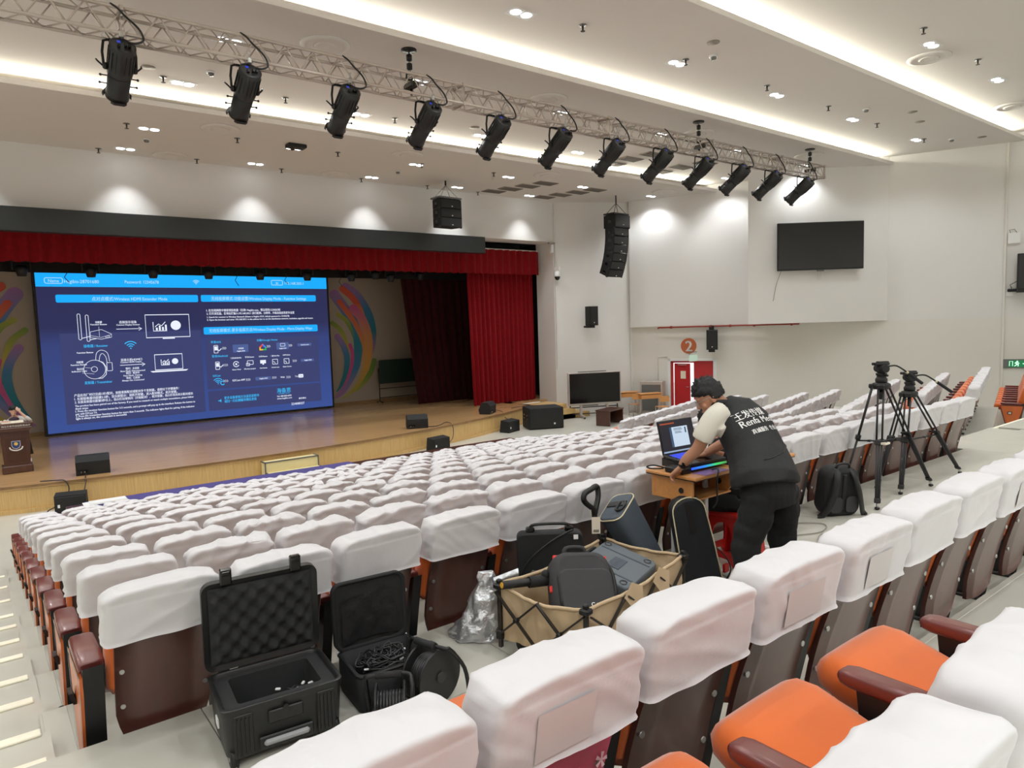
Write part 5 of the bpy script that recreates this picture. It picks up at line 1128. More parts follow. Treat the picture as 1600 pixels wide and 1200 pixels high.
b = B(); b.grid(lambda u, v: V(((u - .5) * 2 * HX * .97, (v - .5) * 2 * HY * .95, .11 + .01 * noise.noise(V((u * 5, v * 5, 0))))), 10, 8); b.out('fabric_floor', 'khaki', t)
for (x, y, z) in c4:
    b = B(); b.box((x, y, HZ / 2 + .03), (.026, .026, HZ - .04), bev=.004); q = b.out('corner_post', 'dark_metal', t)
    b = B(); b.box((x, y, HZ - .005), (.06, .06, .035), bev=.008); b.out('corner_cap', 'black', q); b = B(); b.box((x * 1.0, y, HZ + .02), (.03, .03, .03), bev=.006); b.out('button', 'black', q); b = B(); b.box((x, y, .13), (.045, .045, .06), bev=.006); b.out('slider', 'black', q)
    b = B(); b.cyl((x * .8 - .02, y * .7, .055), (x * .8 + .02, y * .7, .055), .055, n=16); b.out('wheel', 'black', t)
def scissor(P, Q, n, off):
    P, Q = V(P), V(Q); d = (Q - P); nn = V((d.y, -d.x, 0)).normalized() * off
    for k in range(n):
        a, c_ = P + d * (k / n) + nn, P + d * ((k + 1) / n) + nn
        for z0, z1, e in ((.13, HZ - .03, 0), (HZ - .03, .13, .014)):
            b = B(); e_ = nn.normalized() * e; b.tube([a + e_ + V((0, 0, z0)), c_ + e_ + V((0, 0, z1))], .013, 4, flat=.55); b.out('scissor_bar', 'dark_metal', t)
        m_ = (a + c_) / 2 + V((0, 0, HZ / 2 + .05)); b = B(); b.cyl(m_ - nn.normalized() * .005, m_ + nn.normalized() * .03, .012, n=10); b.out('rivet', 'black', t)
scissor((-HX, HY, 0), (-HX, -HY, 0), 2, .022); scissor((-HX, -HY, 0), (HX, -HY, 0), 3, .022); scissor((HX, -HY, 0), (HX, HY, 0), 2, .022); scissor((HX, HY, 0), (-HX, HY, 0), 3, .022)
for x in (-.22, .1):
    b = B(); b.add([(x, -HY - .035, HZ - .03), (x + .2, -HY - .035, HZ - .02), (x + .16, -HY - .06, HZ - .13), (x + .05, -HY - .055, HZ - .10), (x + .1, -HY - .02, HZ + .03)], [(0, 1, 4), (0, 3, 2, 1)]); b.out('pocket_flap', 'khaki', t)
B().box((.2, HY - .02, HZ - .045), (.06, .004, .03)).out('care_label', 'white', t)
b = B(); b.tube([(.52, HY - .02, HZ - .1), (.50, HY + .03, HZ + .20)], .011, 8); b.out('pull_bar', 'dark_metal', t)
hb = [(.50, HY + .03, .62), (.485, HY + .03, .66), (.43, HY + .05, .71), (.40, HY + .05, .75), (.42, HY + .05, .785), (.50, HY + .05, .80), (.55, HY + .05, .81), (.575, HY + .05, .79), (.565, HY + .04, .73), (.52, HY + .03, .66), (.505, HY + .03, .62)]
b = B(); b.tube(smoothpath(hb, 4), .02, 8); b.cyl((.505, HY + .03, .55), (.50, HY + .03, .65), .02, n=10); b.out('pull_handle', 'black', t)
b = B(); b.tube([(.46, HY + .03, .69), (.455, HY + .03, .62)], .002, 4); b.rect(-.03, -.12, .03, 0, (.445, HY - .02, .62), (.65, -.76, 0)); b.rect(-.03, -.12, .03, 0, (.445, HY - .0195, .62), (.65, -.76, 0)); tg = b.out('hang_tag', 'paper', t)
b = B()
for k in range(9): b.rect(-.02 + .0045 * k, -.108, -.018 + .0045 * k + .001 * (k % 2), -.09, (.443, HY - .0225, .62), (.65, -.76, 0))
o = b.out('barcode', 'black', tg); o['kind'] = 'stuff'
# things lying in the wagon
def at_w(x, y, z): p = Rz(CY) @ V((x, y, 0)); return V((2.99 + p.x, 3.06 + p.y, ZW + z))
t = thing('camera_backpack', 'charcoal camera backpack with red tabs lying in the beige wagon', 'backpack', at_w(-.21, -.03, .39), CY + math.radians(8)); t.rotation_euler = (math.radians(-40), math.radians(5), math.radians(-26)); t.scale = (1.08, 1.08, 1)
R_ = []
for y, k, dz in ((-.095, .80, 0), (-.085, .93, 0), (-.03, 1.0, 0), (.05, 1.0, 0), (.09, .92, 0)):
    R_.append([V((x * k * (1 - .12 * max(0, z / .2)), y + .006 * noise.noise(V((x * 14, z * 14, y * 9))), z * k)) for x, z in rrect(.36, .40, .08, 6)])
b = B(); b.loft(R_); b.out('body', 'charcoal', t)
b = B(); b.loft([[V((x * k, y, z * k - .05)) for x, z in rrect(.31, .24, .05, 5)] for y, k in ((-.09, 1), (-.125, .97), (-.13, .9))]); fp = b.out('front_pocket', 'charcoal', t)
b = B(); b.loft([[V((x * k, y, z * k - .145)) for x, z in rrect(.30, .065, .02, 4)] for y, k in ((-.12, 1), (-.138, .98))]); b.out('lower_pocket', 'charcoal', t)
b = B(); b.text('Osinmei', .022, (.03, -.1395, -.16), width=.085); b.strip(arc((.015, -.152), .01, 40, 320, 8), .004, (0, -.1395, 0)); b.out('logo', 'white', t)
b = B(); b.tube(smoothpath([(-.06, .02, .2), (-.05, -.0, .25), (.05, -.0, .25), (.06, .02, .2)], 4), .014, 6); b.out('grab_handle', 'charcoal', t)
for x, z in ((-.13, .17), (.14, .14), (-.17, -.02), (.155, .16)): B().box((x, -.03, z), (.03, .02, .04), bev=.004).out('red_tab', mat('tab_red', (226, 50, 44), .5) if 'tab_red' not in MATS else 'tab_red', t)
b = B(); b.tube(smoothpath([(.165, -.02, .15), (.185, -.05, .05), (.18, -.04, -.1), (.16, 0, -.17)], 4), .012, 6); b.out('side_strap', 'black', t)
t = thing('grey_case', 'slate grey hard equipment case lying tilted in the wagon', 'case', at_w(.27, .03, .33), CY); t.rotation_euler = (math.radians(14), math.radians(-6), CY + math.radians(4))
b = B(); b.loft([[V((x * k, y * k, z)) for x, y in rrect(.44, .40, .05, 5)] for z, k in ((-.07, .96), (-.06, 1), (.055, 1), (.07, .96))]); b.out('shell', 'grey_case', t)
for x in (-.12, .12): B().box((x, 0, .07), (.012, .36, .006)).out('groove', 'slate', t)
B().box((0, 0, .072), (.13, .09, .004)).out('emblem_plate', 'slate', t); b = B(); b.text('HPRC', .03, (-.05, -.012, .075), (1, 0, 0), (0, 1, 0), width=.1); b.strip(arc((0, .0), .04, 20, 160, 8), .006, (0, 0, .075), (1, 0, 0), (0, 1, 0)); b.out('emblem', mat('dim_grey', (58, 64, 70), .5), t)
for x, y in ((-.17, .16), (.17, .16), (.17, -.14), (-.17, -.14)): b = B(); b.strip(arc((x, y), .022, 0, 360, 12)[:-1], .008, (0, 0, .073), (1, 0, 0), (0, 1, 0), closed=True); b.out('bolt_ring', 'black', t)
b = B(); b.tube(smoothpath([(-.1, .2, .02), (-.09, .225, .04), (.09, .225, .04), (.1, .2, .02)], 4), .014, 6); b.out('handle', 'black', t)
t = thing('light_stand', 'folded black stand with yellow end cap poking out of the wagon', 'stand', at_w(-.6, .25, .46), 0)
d_ = (Rz(CY - .25) @ V((1, -.12, -.10))).normalized()
b = B(); b.cyl((0, 0, 0), d_ * .34, .024, n=12); b.out('tube', 'black', t); b = B(); b.cyl(d_ * -.004, d_ * .004, .018, n=12); b.out('end_cap', 'yellow', t); b = B(); b.cyl(d_ * .18, d_ * .36, .034, n=10); b.ball(d_ * .3 + V((0, 0, .035)), .03, 8, 6); b.out('clamp', 'black_matte', t)
# long padded tripod bags
def long_bag(label, top, bot, r0, r1, m, tilt, flap):
    t = thing('tripod_bag', label, 'bag', bot, 0, 'long padded tripod bags'); top, bot = V(top), V(bot); ax = (top - bot); L_ = ax.length; az = ax.normalized()
    fx = V((1, tilt, 0)); fx = (fx - az * fx.dot(az)).normalized(); fy = az.cross(fx); R_ = []
    for s, k in ((0, .5), (.02, .8), (.06, 1), (.5, 1.02), (.94, 1), (.985, .96), (1, .9)):
        a, c_ = (r1[0] + (r0[0] - r1[0]) * s) * k, (r1[1] + (r0[1] - r1[1]) * s) * k
        R_.append([az * L_ * s + fx * x + fy * y + fx * .008 * noise.noise(V((x * 9, y * 9, s * 5))) for x, y in rrect(2 * a, 2 * c_, min(a, c_) * .6, 6)])
    b = B(); b.loft(R_); b.out('body', m, t)
    for s in (.985, .55 if flap else .03):
        b = B(); a, c_ = (r1[0] + (r0[0] - r1[0]) * s), (r1[1] + (r0[1] - r1[1]) * s); P_ = [az * L_ * s + fx * x * 1.02 + fy * y * 1.02 for x, y in rrect(2 * a, 2 * c_, min(a, c_) * .6, 6)]
        if s > .9: b.tube(P_ + P_[:1], .005, 5); b.out('piping', 'piping', t)
    return t, az, fx, fy, L_
t, az, fx, fy, L_ = long_bag('long slate tripod bag with cream piping leaning behind the wagon', (3.60, 3.46, -1.33), (3.98, 3.36, ZW + .01), (.145, .10), (.10, .08), 'slate', .15, False)
b = B(); b.box(az * (L_ + .005) + fx * .02, (.05, .16, .006), R=Mx((fx, fy, az)).transposed()); b.tube(smoothpath([az * (L_ + .01) + fx * x + fy * y for x, y in ((.04, -.06), (.0, -.09), (-.06, -.07), (-.05, -.03), (.03, -.03))], 4), .009, 6); b.out('buckle_strap', 'black', t)
t = thing('tripod_bag', 'long black tripod bag with cream piping standing beside the wagon', 'bag', (4.13, 3.10, ZW), 0, 'long padded tripod bags')
az = V((-.07, .12, .70)).normalized(); fx = V((.79, -.61, 0)); fx = (fx - az * fx.dot(az)).normalized(); fy = az.cross(fx)     # fy points away from the camera
if fy.y < 0: fy = -fy
def bag_outline(k, n=10):
    P = [(-.135, 0), (-.13, .35), (-.118, .60)] + [(.118 * math.cos(math.radians(180 - 18 * q)), .60 + .10 * math.sin(math.radians(180 - 18 * q))) for q in range(1, n)] + [(.118, .60), (.13, .35), (.135, 0)]
    return [(x * k, .33 + (z - .33) * k) for x, z in P]
b = B(); b.loft([[fx * x + az * z + fy * y + fx * .006 * noise.noise(V((x * 9, z * 7, y * 9))) for x, z in bag_outline(k)] for y, k in ((-.085, .93), (-.075, 1), (0, 1.03), (.075, 1), (.085, .93))]); b.out('body', mat('navy_nylon', (26, 30, 36), .6, bump=(150, .12)), t)
b = B(); b.tube([fx * x * 1.01 + az * z - fy * .078 for x, z in bag_outline(1.0)], .0055, 5); b.out('piping', 'piping', t)
b = B(); b.loft([[fx * x + az * z + fy * y for x, z in ((-.022, .44), (.022, .44), (.022, .66), (-.022, .66))] for y in (-.09, -.083)]); b.out('webbing', 'black', t)
b = B(); b.tube(smoothpath([fx * .13 + az * .30, fx * .2 + az * .22, fx * .23 + az * .10, fx * .17 + az * .02], 4), .014, 6, flat=.35); b.out('shoulder_strap', 'black', t); b = B(); b.box(az * .12 + fx * .19 - fy * .02, (.05, .02, .06)); b.out('red_tag', 'red_plastic', t)
# red plastic stool
t = thing('plastic_stool', 'red plastic stool with arched openings under the seated person', 'stool', (4.80, 3.30, ZW))
def side(k):
    Rk = Rz(k * PI / 2); N = 48; o_, i_ = [], []
    poly = [(-.185, 0), (-.13, 0), (-.115, .04), (-.07, .065), (0, .07), (.07, .065), (.115, .04), (.13, 0), (.185, 0), (.15, .41), (-.15, .41)]; win = [(-.11, .125), (.11, .125), (.095, .25), (.075, .31), (.04, .345), (0, .355), (-.04, .345), (-.075, .31), (-.095, .25)]
    def hit(P, an):
        c, d = V((0, .23)), V((math.cos(an), math.sin(an))); best = None
        for a, e in zip(P, P[1:] + P[:1]):
            a, e = V(a), V(e); f = e - a; den = d.x * f.y - d.y * f.x
            if abs(den) < 1e-9: continue
            w = a - c; tt = (w.x * f.y - w.y * f.x) / den; uu = (w.x * d.y - w.y * d.x) / den
            if tt > 0 and -1e-6 <= uu <= 1 + 1e-6 and (best is None or tt > best): best = tt
        return c + d * (best or 0)
    vs = []
    for th in (0, .012):
        for P in (poly, win):
            for q in range(N):
                p = hit(P, 2 * PI * q / N); y = -.185 + (.035) * p.y / .41 + th; vs.append(Rk @ V((p.x, y, p.y)))
    fs = []
    for q in range(N):
        r = (q + 1) % N; fs += [(q, r, N + r, N + q), (3 * N + q, 3 * N + r, 2 * N + r, 2 * N + q), (N + q, N + r, 3 * N + r, 3 * N + q), (2 * N + q, 2 * N + r, r, q)]
    return B().add(vs, fs)
for k in range(4): side(k).out('leg_panel', 'red_plastic', t)
b = B(); b.loft([[V((x, y, z)) for x, y in rrect(w_, w_, .03, 4)] for z, w_ in ((.395, .315), (.43, .31), (.447, .29), (.45, .25))]); b.out('seat', 'red_plastic', t)
b = B(); b.rect(-.035, .085, .035, .115, (0, -.181, 0)); q = b.out('label_sticker', 'white', t); b = B(); b.rect(-.033, .087, .012, .113, (0, -.1825, 0)); b.out('green_print', mat('lime', (120, 190, 60), .5), q)
# two school desks
def school_desk(x0, x1, label):
    t = thing('school_desk', label, 'desk', (x0, 3.06, ZW), 0, 'orange wooden school desks'); w_ = x1 - x0; T_ = .85
    b = B(); b.box((w_ / 2, .235, T_ - .012), (w_, .47, .024), bev=.006); b.out('desktop', 'desk_wood', t); B().box((w_ / 2, .235, T_ - .026), (w_ * .99, .46, .006)).out('edge_band', 'black', t)
    b = B(); b.box((w_ / 2, .25, T_ - .19), (w_ * .86, .36, .012)); b.box((w_ / 2, .42, T_ - .11), (w_ * .86, .012, .16)); b.out('book_tray', 'desk_wood', t)
    for x in (.05, w_ - .05): b = B(); b.prism([(.06, T_ - .03), (.44, T_ - .03), (.44, T_ - .2), (.1, T_ - .2), (.06, T_ - .15)], (x - .009, 0, 0), (0, 1, 0), (0, 0, 1), (.018, 0, 0)); b.out('side_board', 'desk_wood', t); b = B(); b.cyl((x - .016, .16, T_ - .12), (x + .016, .16, T_ - .12), .022, n=10); b.out('bolt', 'dark_metal', t)
    for x in (.09, w_ - .09):
        b = B(); b.box((x, .27, (T_ - .1) / 2), (.05, .03, T_ - .12), bev=.006); b.out('leg', 'white_pl', t); b = B(); b.box((x, .23, .02), (.05, .4, .035), bev=.008); b.out('foot', 'white_pl', t)
    B().box((w_ / 2, .27, .25), (w_ * .7, .02, .05)).out('crossbar', 'white_pl', t); return t
school_desk(4.0, 4.56, 'orange wooden school desk under the open gaming laptop'); school_desk(4.97, 5.32, 'orange wooden school desk half hidden behind the standing man')
t = tag(B().grid(lambda u, v: V((4.12 + .3 * u, 3.062 + .12 * v, ZW + .8525)), 4, 2).out('desk_mat', mat('violet_mat', (128, 92, 140), .5)), 'purple mat at the front edge of the school desk', 'mat')
# laptop on a lit cooler
t = thing('laptop', 'open black laptop with glowing blue keyboard on the school desk', 'laptop', (4.34, 3.33, ZW + .865), math.radians(-3))
b = B(); b.prism([(-.14, 0), (.14, 0), (.14, .06), (-.14, .028)], (-.21, 0, 0), (0, 1, 0), (0, 0, 1), (.42, 0, 0)); b.out('cooler_base', 'black', t)
gl = mat('rgb_glow', (60, 200, 120), .4, emit=1.1); nt = gl.node_tree; bs = nt.nodes['Principled BSDF']; tc = nt.nodes.new('ShaderNodeTexCoord'); sp = nt.nodes.new('ShaderNodeSeparateXYZ'); rp = nt.nodes.new('ShaderNodeValToRGB')
nt.links.new(tc.outputs['Generated'], sp.inputs[0]); nt.links.new(sp.outputs['X'], rp.inputs[0]); nt.links.new(rp.outputs[0], bs.inputs['Emission Color'])
for i, (p_, c) in enumerate(((0, (40, 60, 240)), (1, (60, 90, 40)), (.35, (40, 110, 230)), (.7, (50, 190, 90)))): e = rp.color_ramp.elements[i] if i < 2 else rp.color_ramp.elements.new(p_); e.color = lin(c) + (1,)
b = B(); b.box((0, -.142, .014), (.40, .006, .016)); b.out('light_strip', gl, t)
bR = Rx(math.radians(6.5)); bo = V((0, 0, .055)); b = B(); b.box(bo, (.40, .28, .024), R=bR, bev=.005); b.out('base', 'black_plastic', t)
kb_ = led('key_glow', (70, 90, 250), .9); km = B().box((0, 0, 0), (.017, .015, .004)).mesh('key', kb_)
kp = B().box(bo + bR @ V((0, .045, .0125)), (.36, .13, .002), R=bR).out('keyboard', 'black', t)
for i in range(16):
    for j in range(5):
        p = bo + bR @ V((-.165 + .022 * i, -.005 + .024 * j, .0145)); o = bpy.data.objects.new('key', km); COL.objects.link(o); o.parent = kp; o.location = p; o.rotation_euler = (math.radians(6.5), 0, 0)
B().box(bo + bR @ V((-.02, -.085, .0125)), (.13, .085, .002), R=bR).out('touchpad', 'black_gloss', t)
sR = Rx(math.radians(-14)); so = V((0, .14, .075)); b = B(); b.box(so + sR @ V((0, 0, .13)), (.40, .014, .27), R=sR, bev=.006); lidl = b.out('screen_lid', 'black', t)
SPT = lambda x, z, e=.009: so + sR @ V((x, -e, z))
def srect(name, m, x0, z0, x1, z1, e=.009): B().add([SPT(x0, z0, e), SPT(x1, z0, e), SPT(x1, z1, e), SPT(x0, z1, e)], [(0, 1, 2, 3)]).out(name, m, lidl)
srect('display', led('scr_dark', (46, 44, 50), .9), -.19, .012, .19, .255); srect('task_bar', led('scr_bar', (150, 170, 200), .9), -.19, .012, .19, .024, .010); srect('document_window', led('scr_doc', (196, 214, 232), .95), -.06, .05, .12, .205, .010); srect('side_list', led('scr_side', (70, 90, 120), .9), -.085, .05, -.062, .205, .010); srect('tab_bar', led('scr_tab', (170, 80, 50), .9), -.18, .232, -.02, .243, .010)
b = B()
for k, (x0, x1, z) in enumerate(((-.04, .05, .19), (-.04, .06, .18), (-.03, .04, .165), (-.03, .05, .155))): b.add([SPT(x0, z, .011), SPT(x1, z, .011), SPT(x1, z + .004, .011), SPT(x0, z + .004, .011)], [(0, 1, 2, 3)])
b.add([SPT(.085, .15, .011), SPT(.1, .15, .011), SPT(.1, .195, .011), SPT(.085, .195, .011)], [(0, 1, 2, 3)]); o = b.out('document_text', led('scr_ink', (60, 70, 90), .7), lidl); o['kind'] = 'stuff'
t = thing('external_drive', 'small black box beside the laptop on the desk corner', 'box', (4.075, 3.28, ZW + .851)); B().box((0, 0, .022), (.10, .17, .044), bev=.008).out('case', 'black', t)
cable('cable', 'black cable looping off the left back of the school desk', [(4.05, 3.36, ZW + .875), (3.98, 3.42, ZW + .9), (3.94, 3.46, ZW + .89), (4.0, 3.47, ZW + .865), (4.08, 3.42, ZW + .86)], .006)
cable('cable', 'black cable hanging down in front of the school desk', [(4.3, 3.14, ZW + .86), (4.25, 3.05, ZW + .88), (4.22, 3.04, ZW + .8), (4.22, 3.04, ZW + .66), (4.2, 3.06, ZW + .6)], .006)
t = thing('speaker_box', 'black upright little speaker behind the standing man', 'speaker', (5.17, 3.3, ZW + .851)); B().prism(rrect(.1, .22, .03, cx=0, cy=.11), (0, -.05, 0), w=(0, .1, 0)).out('case', 'black_matte', t); B().box((0, -.052, .11), (.08, .006, .18)).out('grille', 'black', t)
# two video tripods
def tripod(label, c, hz, feet, pan):
    t = thing('video_tripod', label, 'tripod', (c[0], c[1], ZW), 0, 'black video tripods'); top = V((0, 0, hz)); 
    b = B(); b.lathe([(.075, hz - .07), (.085, hz - .05), (.085, hz - .01), (.06, hz), (.0001, hz)], n=18); b.out('bowl', 'black', t); B().cyl((0, 0, hz - .07), (0, 0, hz - .18), .02, n=10).out('bowl_handle', 'black', t)
    spm = V((0, 0, .55)); mids = []
    for k, f in enumerate(feet):
        f = V((f[0] - c[0], f[1] - c[1], 0)); d = f.normalized(); s = V((-d.y, d.x, 0)); hp = V((0, 0, hz - .04)) + d * .085; kn = hp + (f - hp) * .46 + V((0, 0, 0)); ft = f + V((0, 0, .03)); leg = (ft - hp).normalized()
        b = B(); b.box(hp, (.07, .07, .05), R=Mx((d, s, V((0, 0, 1)))).transposed(), bev=.01); q = b.out('leg', 'black', t)
        for e in (-1, 1): b = B(); b.tube([hp + s * .026 * e, kn + s * .026 * e], .0105, 8); b.out('upper_tube', 'black', q)
        b = B(); b.box(kn, (.05, .085, .055), R=Mx((d, s, leg)).transposed(), bev=.008); b.tube([kn + s * .04, kn + s * .075], .012, 6); b.out('clamp', 'black', q)
        for e in (-1, 0, 1): b = B(); b.tube([kn + s * .024 * e, kn + (ft - kn) * .9 + s * .016 * e], .0095, 8); b.out('lower_tube', 'charcoal', q)
        b = B(); b.box(kn + (ft - kn) * .9, (.04, .06, .05), R=Mx((d, s, leg)).transposed(), bev=.006); b.out('lower_clamp', 'black', q); b = B(); b.tube([kn + (ft - kn) * .92, ft, ft - V((0, 0, .03))], [.012, .011, .004], 8); b.out('spike', 'steel', q); b = B(); b.ball(ft - V((0, 0, .012)), (.026, .026, .016), 10, 6); b.out('rubber_foot', 'black', q)
        mids.append(kn + (ft - kn) * .06)
    ctr = (mids[0] + mids[1] + mids[2]) / 3
    for m_ in mids: b = B(); b.tube([ctr, m_], .009, 6); b.box((ctr + m_) / 2, (.04, .03, .02)); b.out('spreader', 'black', t)
    B().cyl(ctr - V((0, 0, .02)), ctr + V((0, 0, .02)), .025, n=10).out('spreader_hub', 'black', t)
    b = B(); b.lathe([(.055, hz), (.06, hz + .015), (.06, hz + .04), (.05, hz + .05), (.045, hz + .07), (.055, hz + .08), (.055, hz + .1)], n=18); b.out('head_base', 'black', t)
    pd = V((math.cos(pan), math.sin(pan), 0)); ps = V((-pd.y, pd.x, 0)); Rp = Mx((pd, ps, V((0, 0, 1)))).transposed()
    b = B(); b.box((0, 0, hz + .14), (.09, .08, .09), R=Rp, bev=.02); b.cyl(V((0, 0, hz + .15)) - ps * .075, V((0, 0, hz + .15)) + ps * .075, .042, n=14); b.out('fluid_head', 'black_matte', t)
    b = B(); b.box(V((0, 0, hz + .2)) - pd * .01, (.17, .07, .03), R=Rp, bev=.006); b.box(V((0, 0, hz + .22)) + pd * .01, (.12, .05, .014), R=Rp, bev=.004); b.out('camera_plate', 'black', t)
    b = B(); b.cyl(V((0, 0, hz + .08)) - ps * .06, V((0, 0, hz + .08)) - ps * .1, .012, n=8); b.out('lock_knob', 'black', t)
    a = V((0, 0, hz + .17)) + pd * .08; e1 = a + pd * .1 + V((0, 0, .0)); e2 = a + pd * .23 - V((0, 0, .08)); e3 = a + pd * .40 - V((0, 0, .2))
    b = B(); b.tube(smoothpath([a, e1, e2], 4), .009, 8); q = b.out('pan_bar', 'black', t); b = B(); b.cyl(e2, e3, .017, n=10); b.out('pan_grip', 'black_matte', q); b = B(); b.cyl(e2 - (e3 - e2) * .12, e2 + (e3 - e2) * .02, .0135, n=10); b.out('pan_collar', 'piping', q)
    return t, hz, mids
tp, hz, mids = tripod('black video tripod standing nearer, left of the pair', (7.64, 3.42), 1.25, ((7.12, 3.21), (7.45, 3.74), (8.52, 3.25)), math.radians(-30))
B().box((mids[0].x + .03, mids[0].y - .05, mids[0].z + .03), (.1, .05, .02)).out('white_tape', 'paper', tp)
tp, hz, mids = tripod('black video tripod standing farther right of the pair', (8.38, 3.44), 1.10, ((7.91, 3.32), (8.01, 3.62), (9.42, 3.27)), math.radians(-38))
# black backpack on the floor
t = thing('backpack', 'black backpack standing upright on the aisle floor beside the tripods', 'backpack', (6.70, 3.42, ZW), math.radians(-28)); t.rotation_euler = (math.radians(6), 0, math.radians(-30))
R_ = []
for y, k in ((-.10, .84), (-.085, .95), (-.03, 1), (.06, 1), (.11, .93), (.125, .8)): R_.append([V((x * k * (1 + .10 * (.25 - z) / .25), y + .006 * noise.noise(V((x * 12, z * 12, 3))), .25 + (z - .25) * k)) for x, z in rrect(.36, .5, .1, 6, 0, .25)])
b = B(); b.loft(R_); b.out('body', 'black_matte', t)
b = B(); b.box((0, -.10, .26), (.04, .02, .36), bev=.006); b.out('spine_channel', 'black', t)
for s in (-1, 1):
    b = B(); b.tube(smoothpath([(s * .07, -.06, .49), (s * .09, -.12, .42), (s * .13, -.15, .28), (s * .17, -.14, .14), (s * .21, -.11, .05), (s * .24, -.1, .015)], 5), [.036] * 26, 8, flat=.35) if False else b.tube(smoothpath([(s * .07, -.06, .49), (s * .09, -.12, .42), (s * .13, -.15, .28), (s * .17, -.14, .14), (s * .21, -.11, .05), (s * .24, -.1, .015)], 5), .034, 8, flat=.4); b.out('shoulder_strap', 'black', t)
    b = B(); b.box((s * .245, -.11, .02), (.04, .02, .035), R=Rz(s * .4), bev=.006); b.out('strap_buckle', 'black_gloss', t); b = B(); b.loft([[V((s * x, -.11 + e, z)) for x, z in rrect(.12, .16, .04, 4, .08, .14 + q * .17)] for e in (0, -.012) for q in (0,)]); b.out('back_pad', 'charcoal', t)
b = B(); b.tube(smoothpath([(-.07, -.05, .49), (-.06, -.06, .53), (0, -.06, .545), (.06, -.06, .53), (.07, -.05, .49)], 4), .013, 6); b.out('top_handle', 'black', t)
# small stuff on the aisle floor
cable('cable', 'thin grey cable curling on the floor behind the standing man', [(5.5, 3.5, ZW + .012), (5.8, 3.62, ZW + .012), (6.1, 3.5, ZW + .012), (6.25, 3.3, ZW + .012), (6.0, 3.2, ZW + .012), (5.75, 3.3, ZW + .012)], .005, 'vent_grey')
cable('cable', 'loose grey cable loops on the tiles left of the black backpack', [(5.3, 3.2, ZW + .012), (5.6, 3.1, ZW + .012), (5.85, 2.95, ZW + .012), (6.05, 3.05, ZW + .012), (5.9, 3.15, ZW + .02), (5.65, 3.0, ZW + .012), (5.9, 2.85, ZW + .012), (6.3, 2.95, ZW + .012)], .005, 'vent_grey')
cable('cable', 'white cable coil on the floor behind a foreground seat cover', [(5.25, 2.6, ZW + .012), (5.5, 2.55, ZW + .03), (5.6, 2.7, ZW + .05), (5.4, 2.78, ZW + .04), (5.3, 2.62, ZW + .03), (5.55, 2.5, ZW + .05), (5.7, 2.6, ZW + .012)], .007, 'white')
for i, (x, y, a) in enumerate(((5.95, 3.66, .1), (6.12, 3.62, .15))):
    t = thing('floor_grille', 'small brown floor outlet plate behind the standing man, %s' % ('left one' if i == 0 else 'right one'), 'outlet', (x, y, ZW + .002), a); B().box((0, 0, .004), (.13, .09, .008), bev=.003).out('plate', 'dark_metal', t)
    for k in range(3): B().box((0, -.025 + .025 * k, .009), (.1, .008, .003)).out('slot', 'black', t)
t = tag(B().grid(lambda u, v: V(((u - .5) * .42, (v - .5) * .3, .02 + .10 * max(0, noise.noise(V((u * 5, v * 5, 7))) + .3) * math.sin(u * PI) * math.sin(v * PI) + .03 * noise.noise(V((u * 14, v * 14, 2))))), 30, 22).out('plastic_bag', 'plastic_bag', None, (4.33, 2.45, ZW + .1)), 'crumpled white plastic bag on the floor by the man', 'bag')
# school chairs, desks and cabinet by the right wall
def school_chair(x, y, rz, label):
    t = thing('school_chair', label, 'chair', (x, y, ZF), rz, 'light wooden school chairs')
    B().box((0, 0, .47), (.42, .4, .02), bev=.008).out('seat', 'desk_wood', t); b = B(); b.grid(lambda u, v: V(((u - .5) * .42, -.2 - .02 * math.sin(u * PI), .68 + .22 * v)), 8, 3); b.grid(lambda u, v: V(((u - .5) * .42, -.185 - .02 * math.sin(u * PI), .68 + .22 * v)), 8, 3); b.out('backrest', 'desk_wood', t)
    for sx in (-1, 1): B().tube([(sx * .19, -.22, 0), (sx * .19, -.18, .9)], .014, 6).out('leg', 'alu', t); B().tube([(sx * .19, .2, 0), (sx * .19, .17, .46)], .014, 6).out('leg', 'alu', t); B().tube([(sx * .19, -.2, .12), (sx * .19, .2, .12)], .011, 6).out('stretcher', 'alu', t)
    return t
def small_desk(x, y, rz, label):
    t = thing('school_desk', label, 'desk', (x, y, ZF), rz, 'light wooden school desks'); B().box((0, 0, .9), (1.0, .45, .03), bev=.008).out('desktop', 'desk_wood', t); B().box((0, -.02, .78), (.9, .38, .16)).out('book_tray', 'desk_wood', t)
    for sx in (-1, 1): B().box((sx * .42, 0, .42), (.04, .06, .84)).out('leg', 'alu', t); B().box((sx * .42, 0, .02), (.05, .42, .04)).out('foot', 'alu', t)
    return t
small_desk(21.4, 19.85, math.radians(-22), 'light wooden school desk nearest the rolling screen'); small_desk(21.55, 18.75, math.radians(-22), 'light wooden school desk beside the grey cabinet')
school_chair(21.15, 19.15, math.radians(-22), 'light wooden school chair in front of the desk by the rolling screen'); school_chair(21.15, 17.75, math.radians(-22), 'light wooden school chair in front of the desk by the cabinet')
t = thing('steel_cabinet', 'pale steel cabinet against the right wall beside the red door', 'cabinet', Wp(.95, .36, ZF), math.atan2(WD.y, WD.x)); B().box((0, 0, .66), (.95, .5, 1.32), bev=.015).out('body', 'alu', t); B().box((0, -.255, .64), (.8, .015, 1.1), bev=.006).out('door', 'grey_metal', t); B().box((.3, -.27, .7), (.03, .02, .16)).out('handle', 'steel', t)
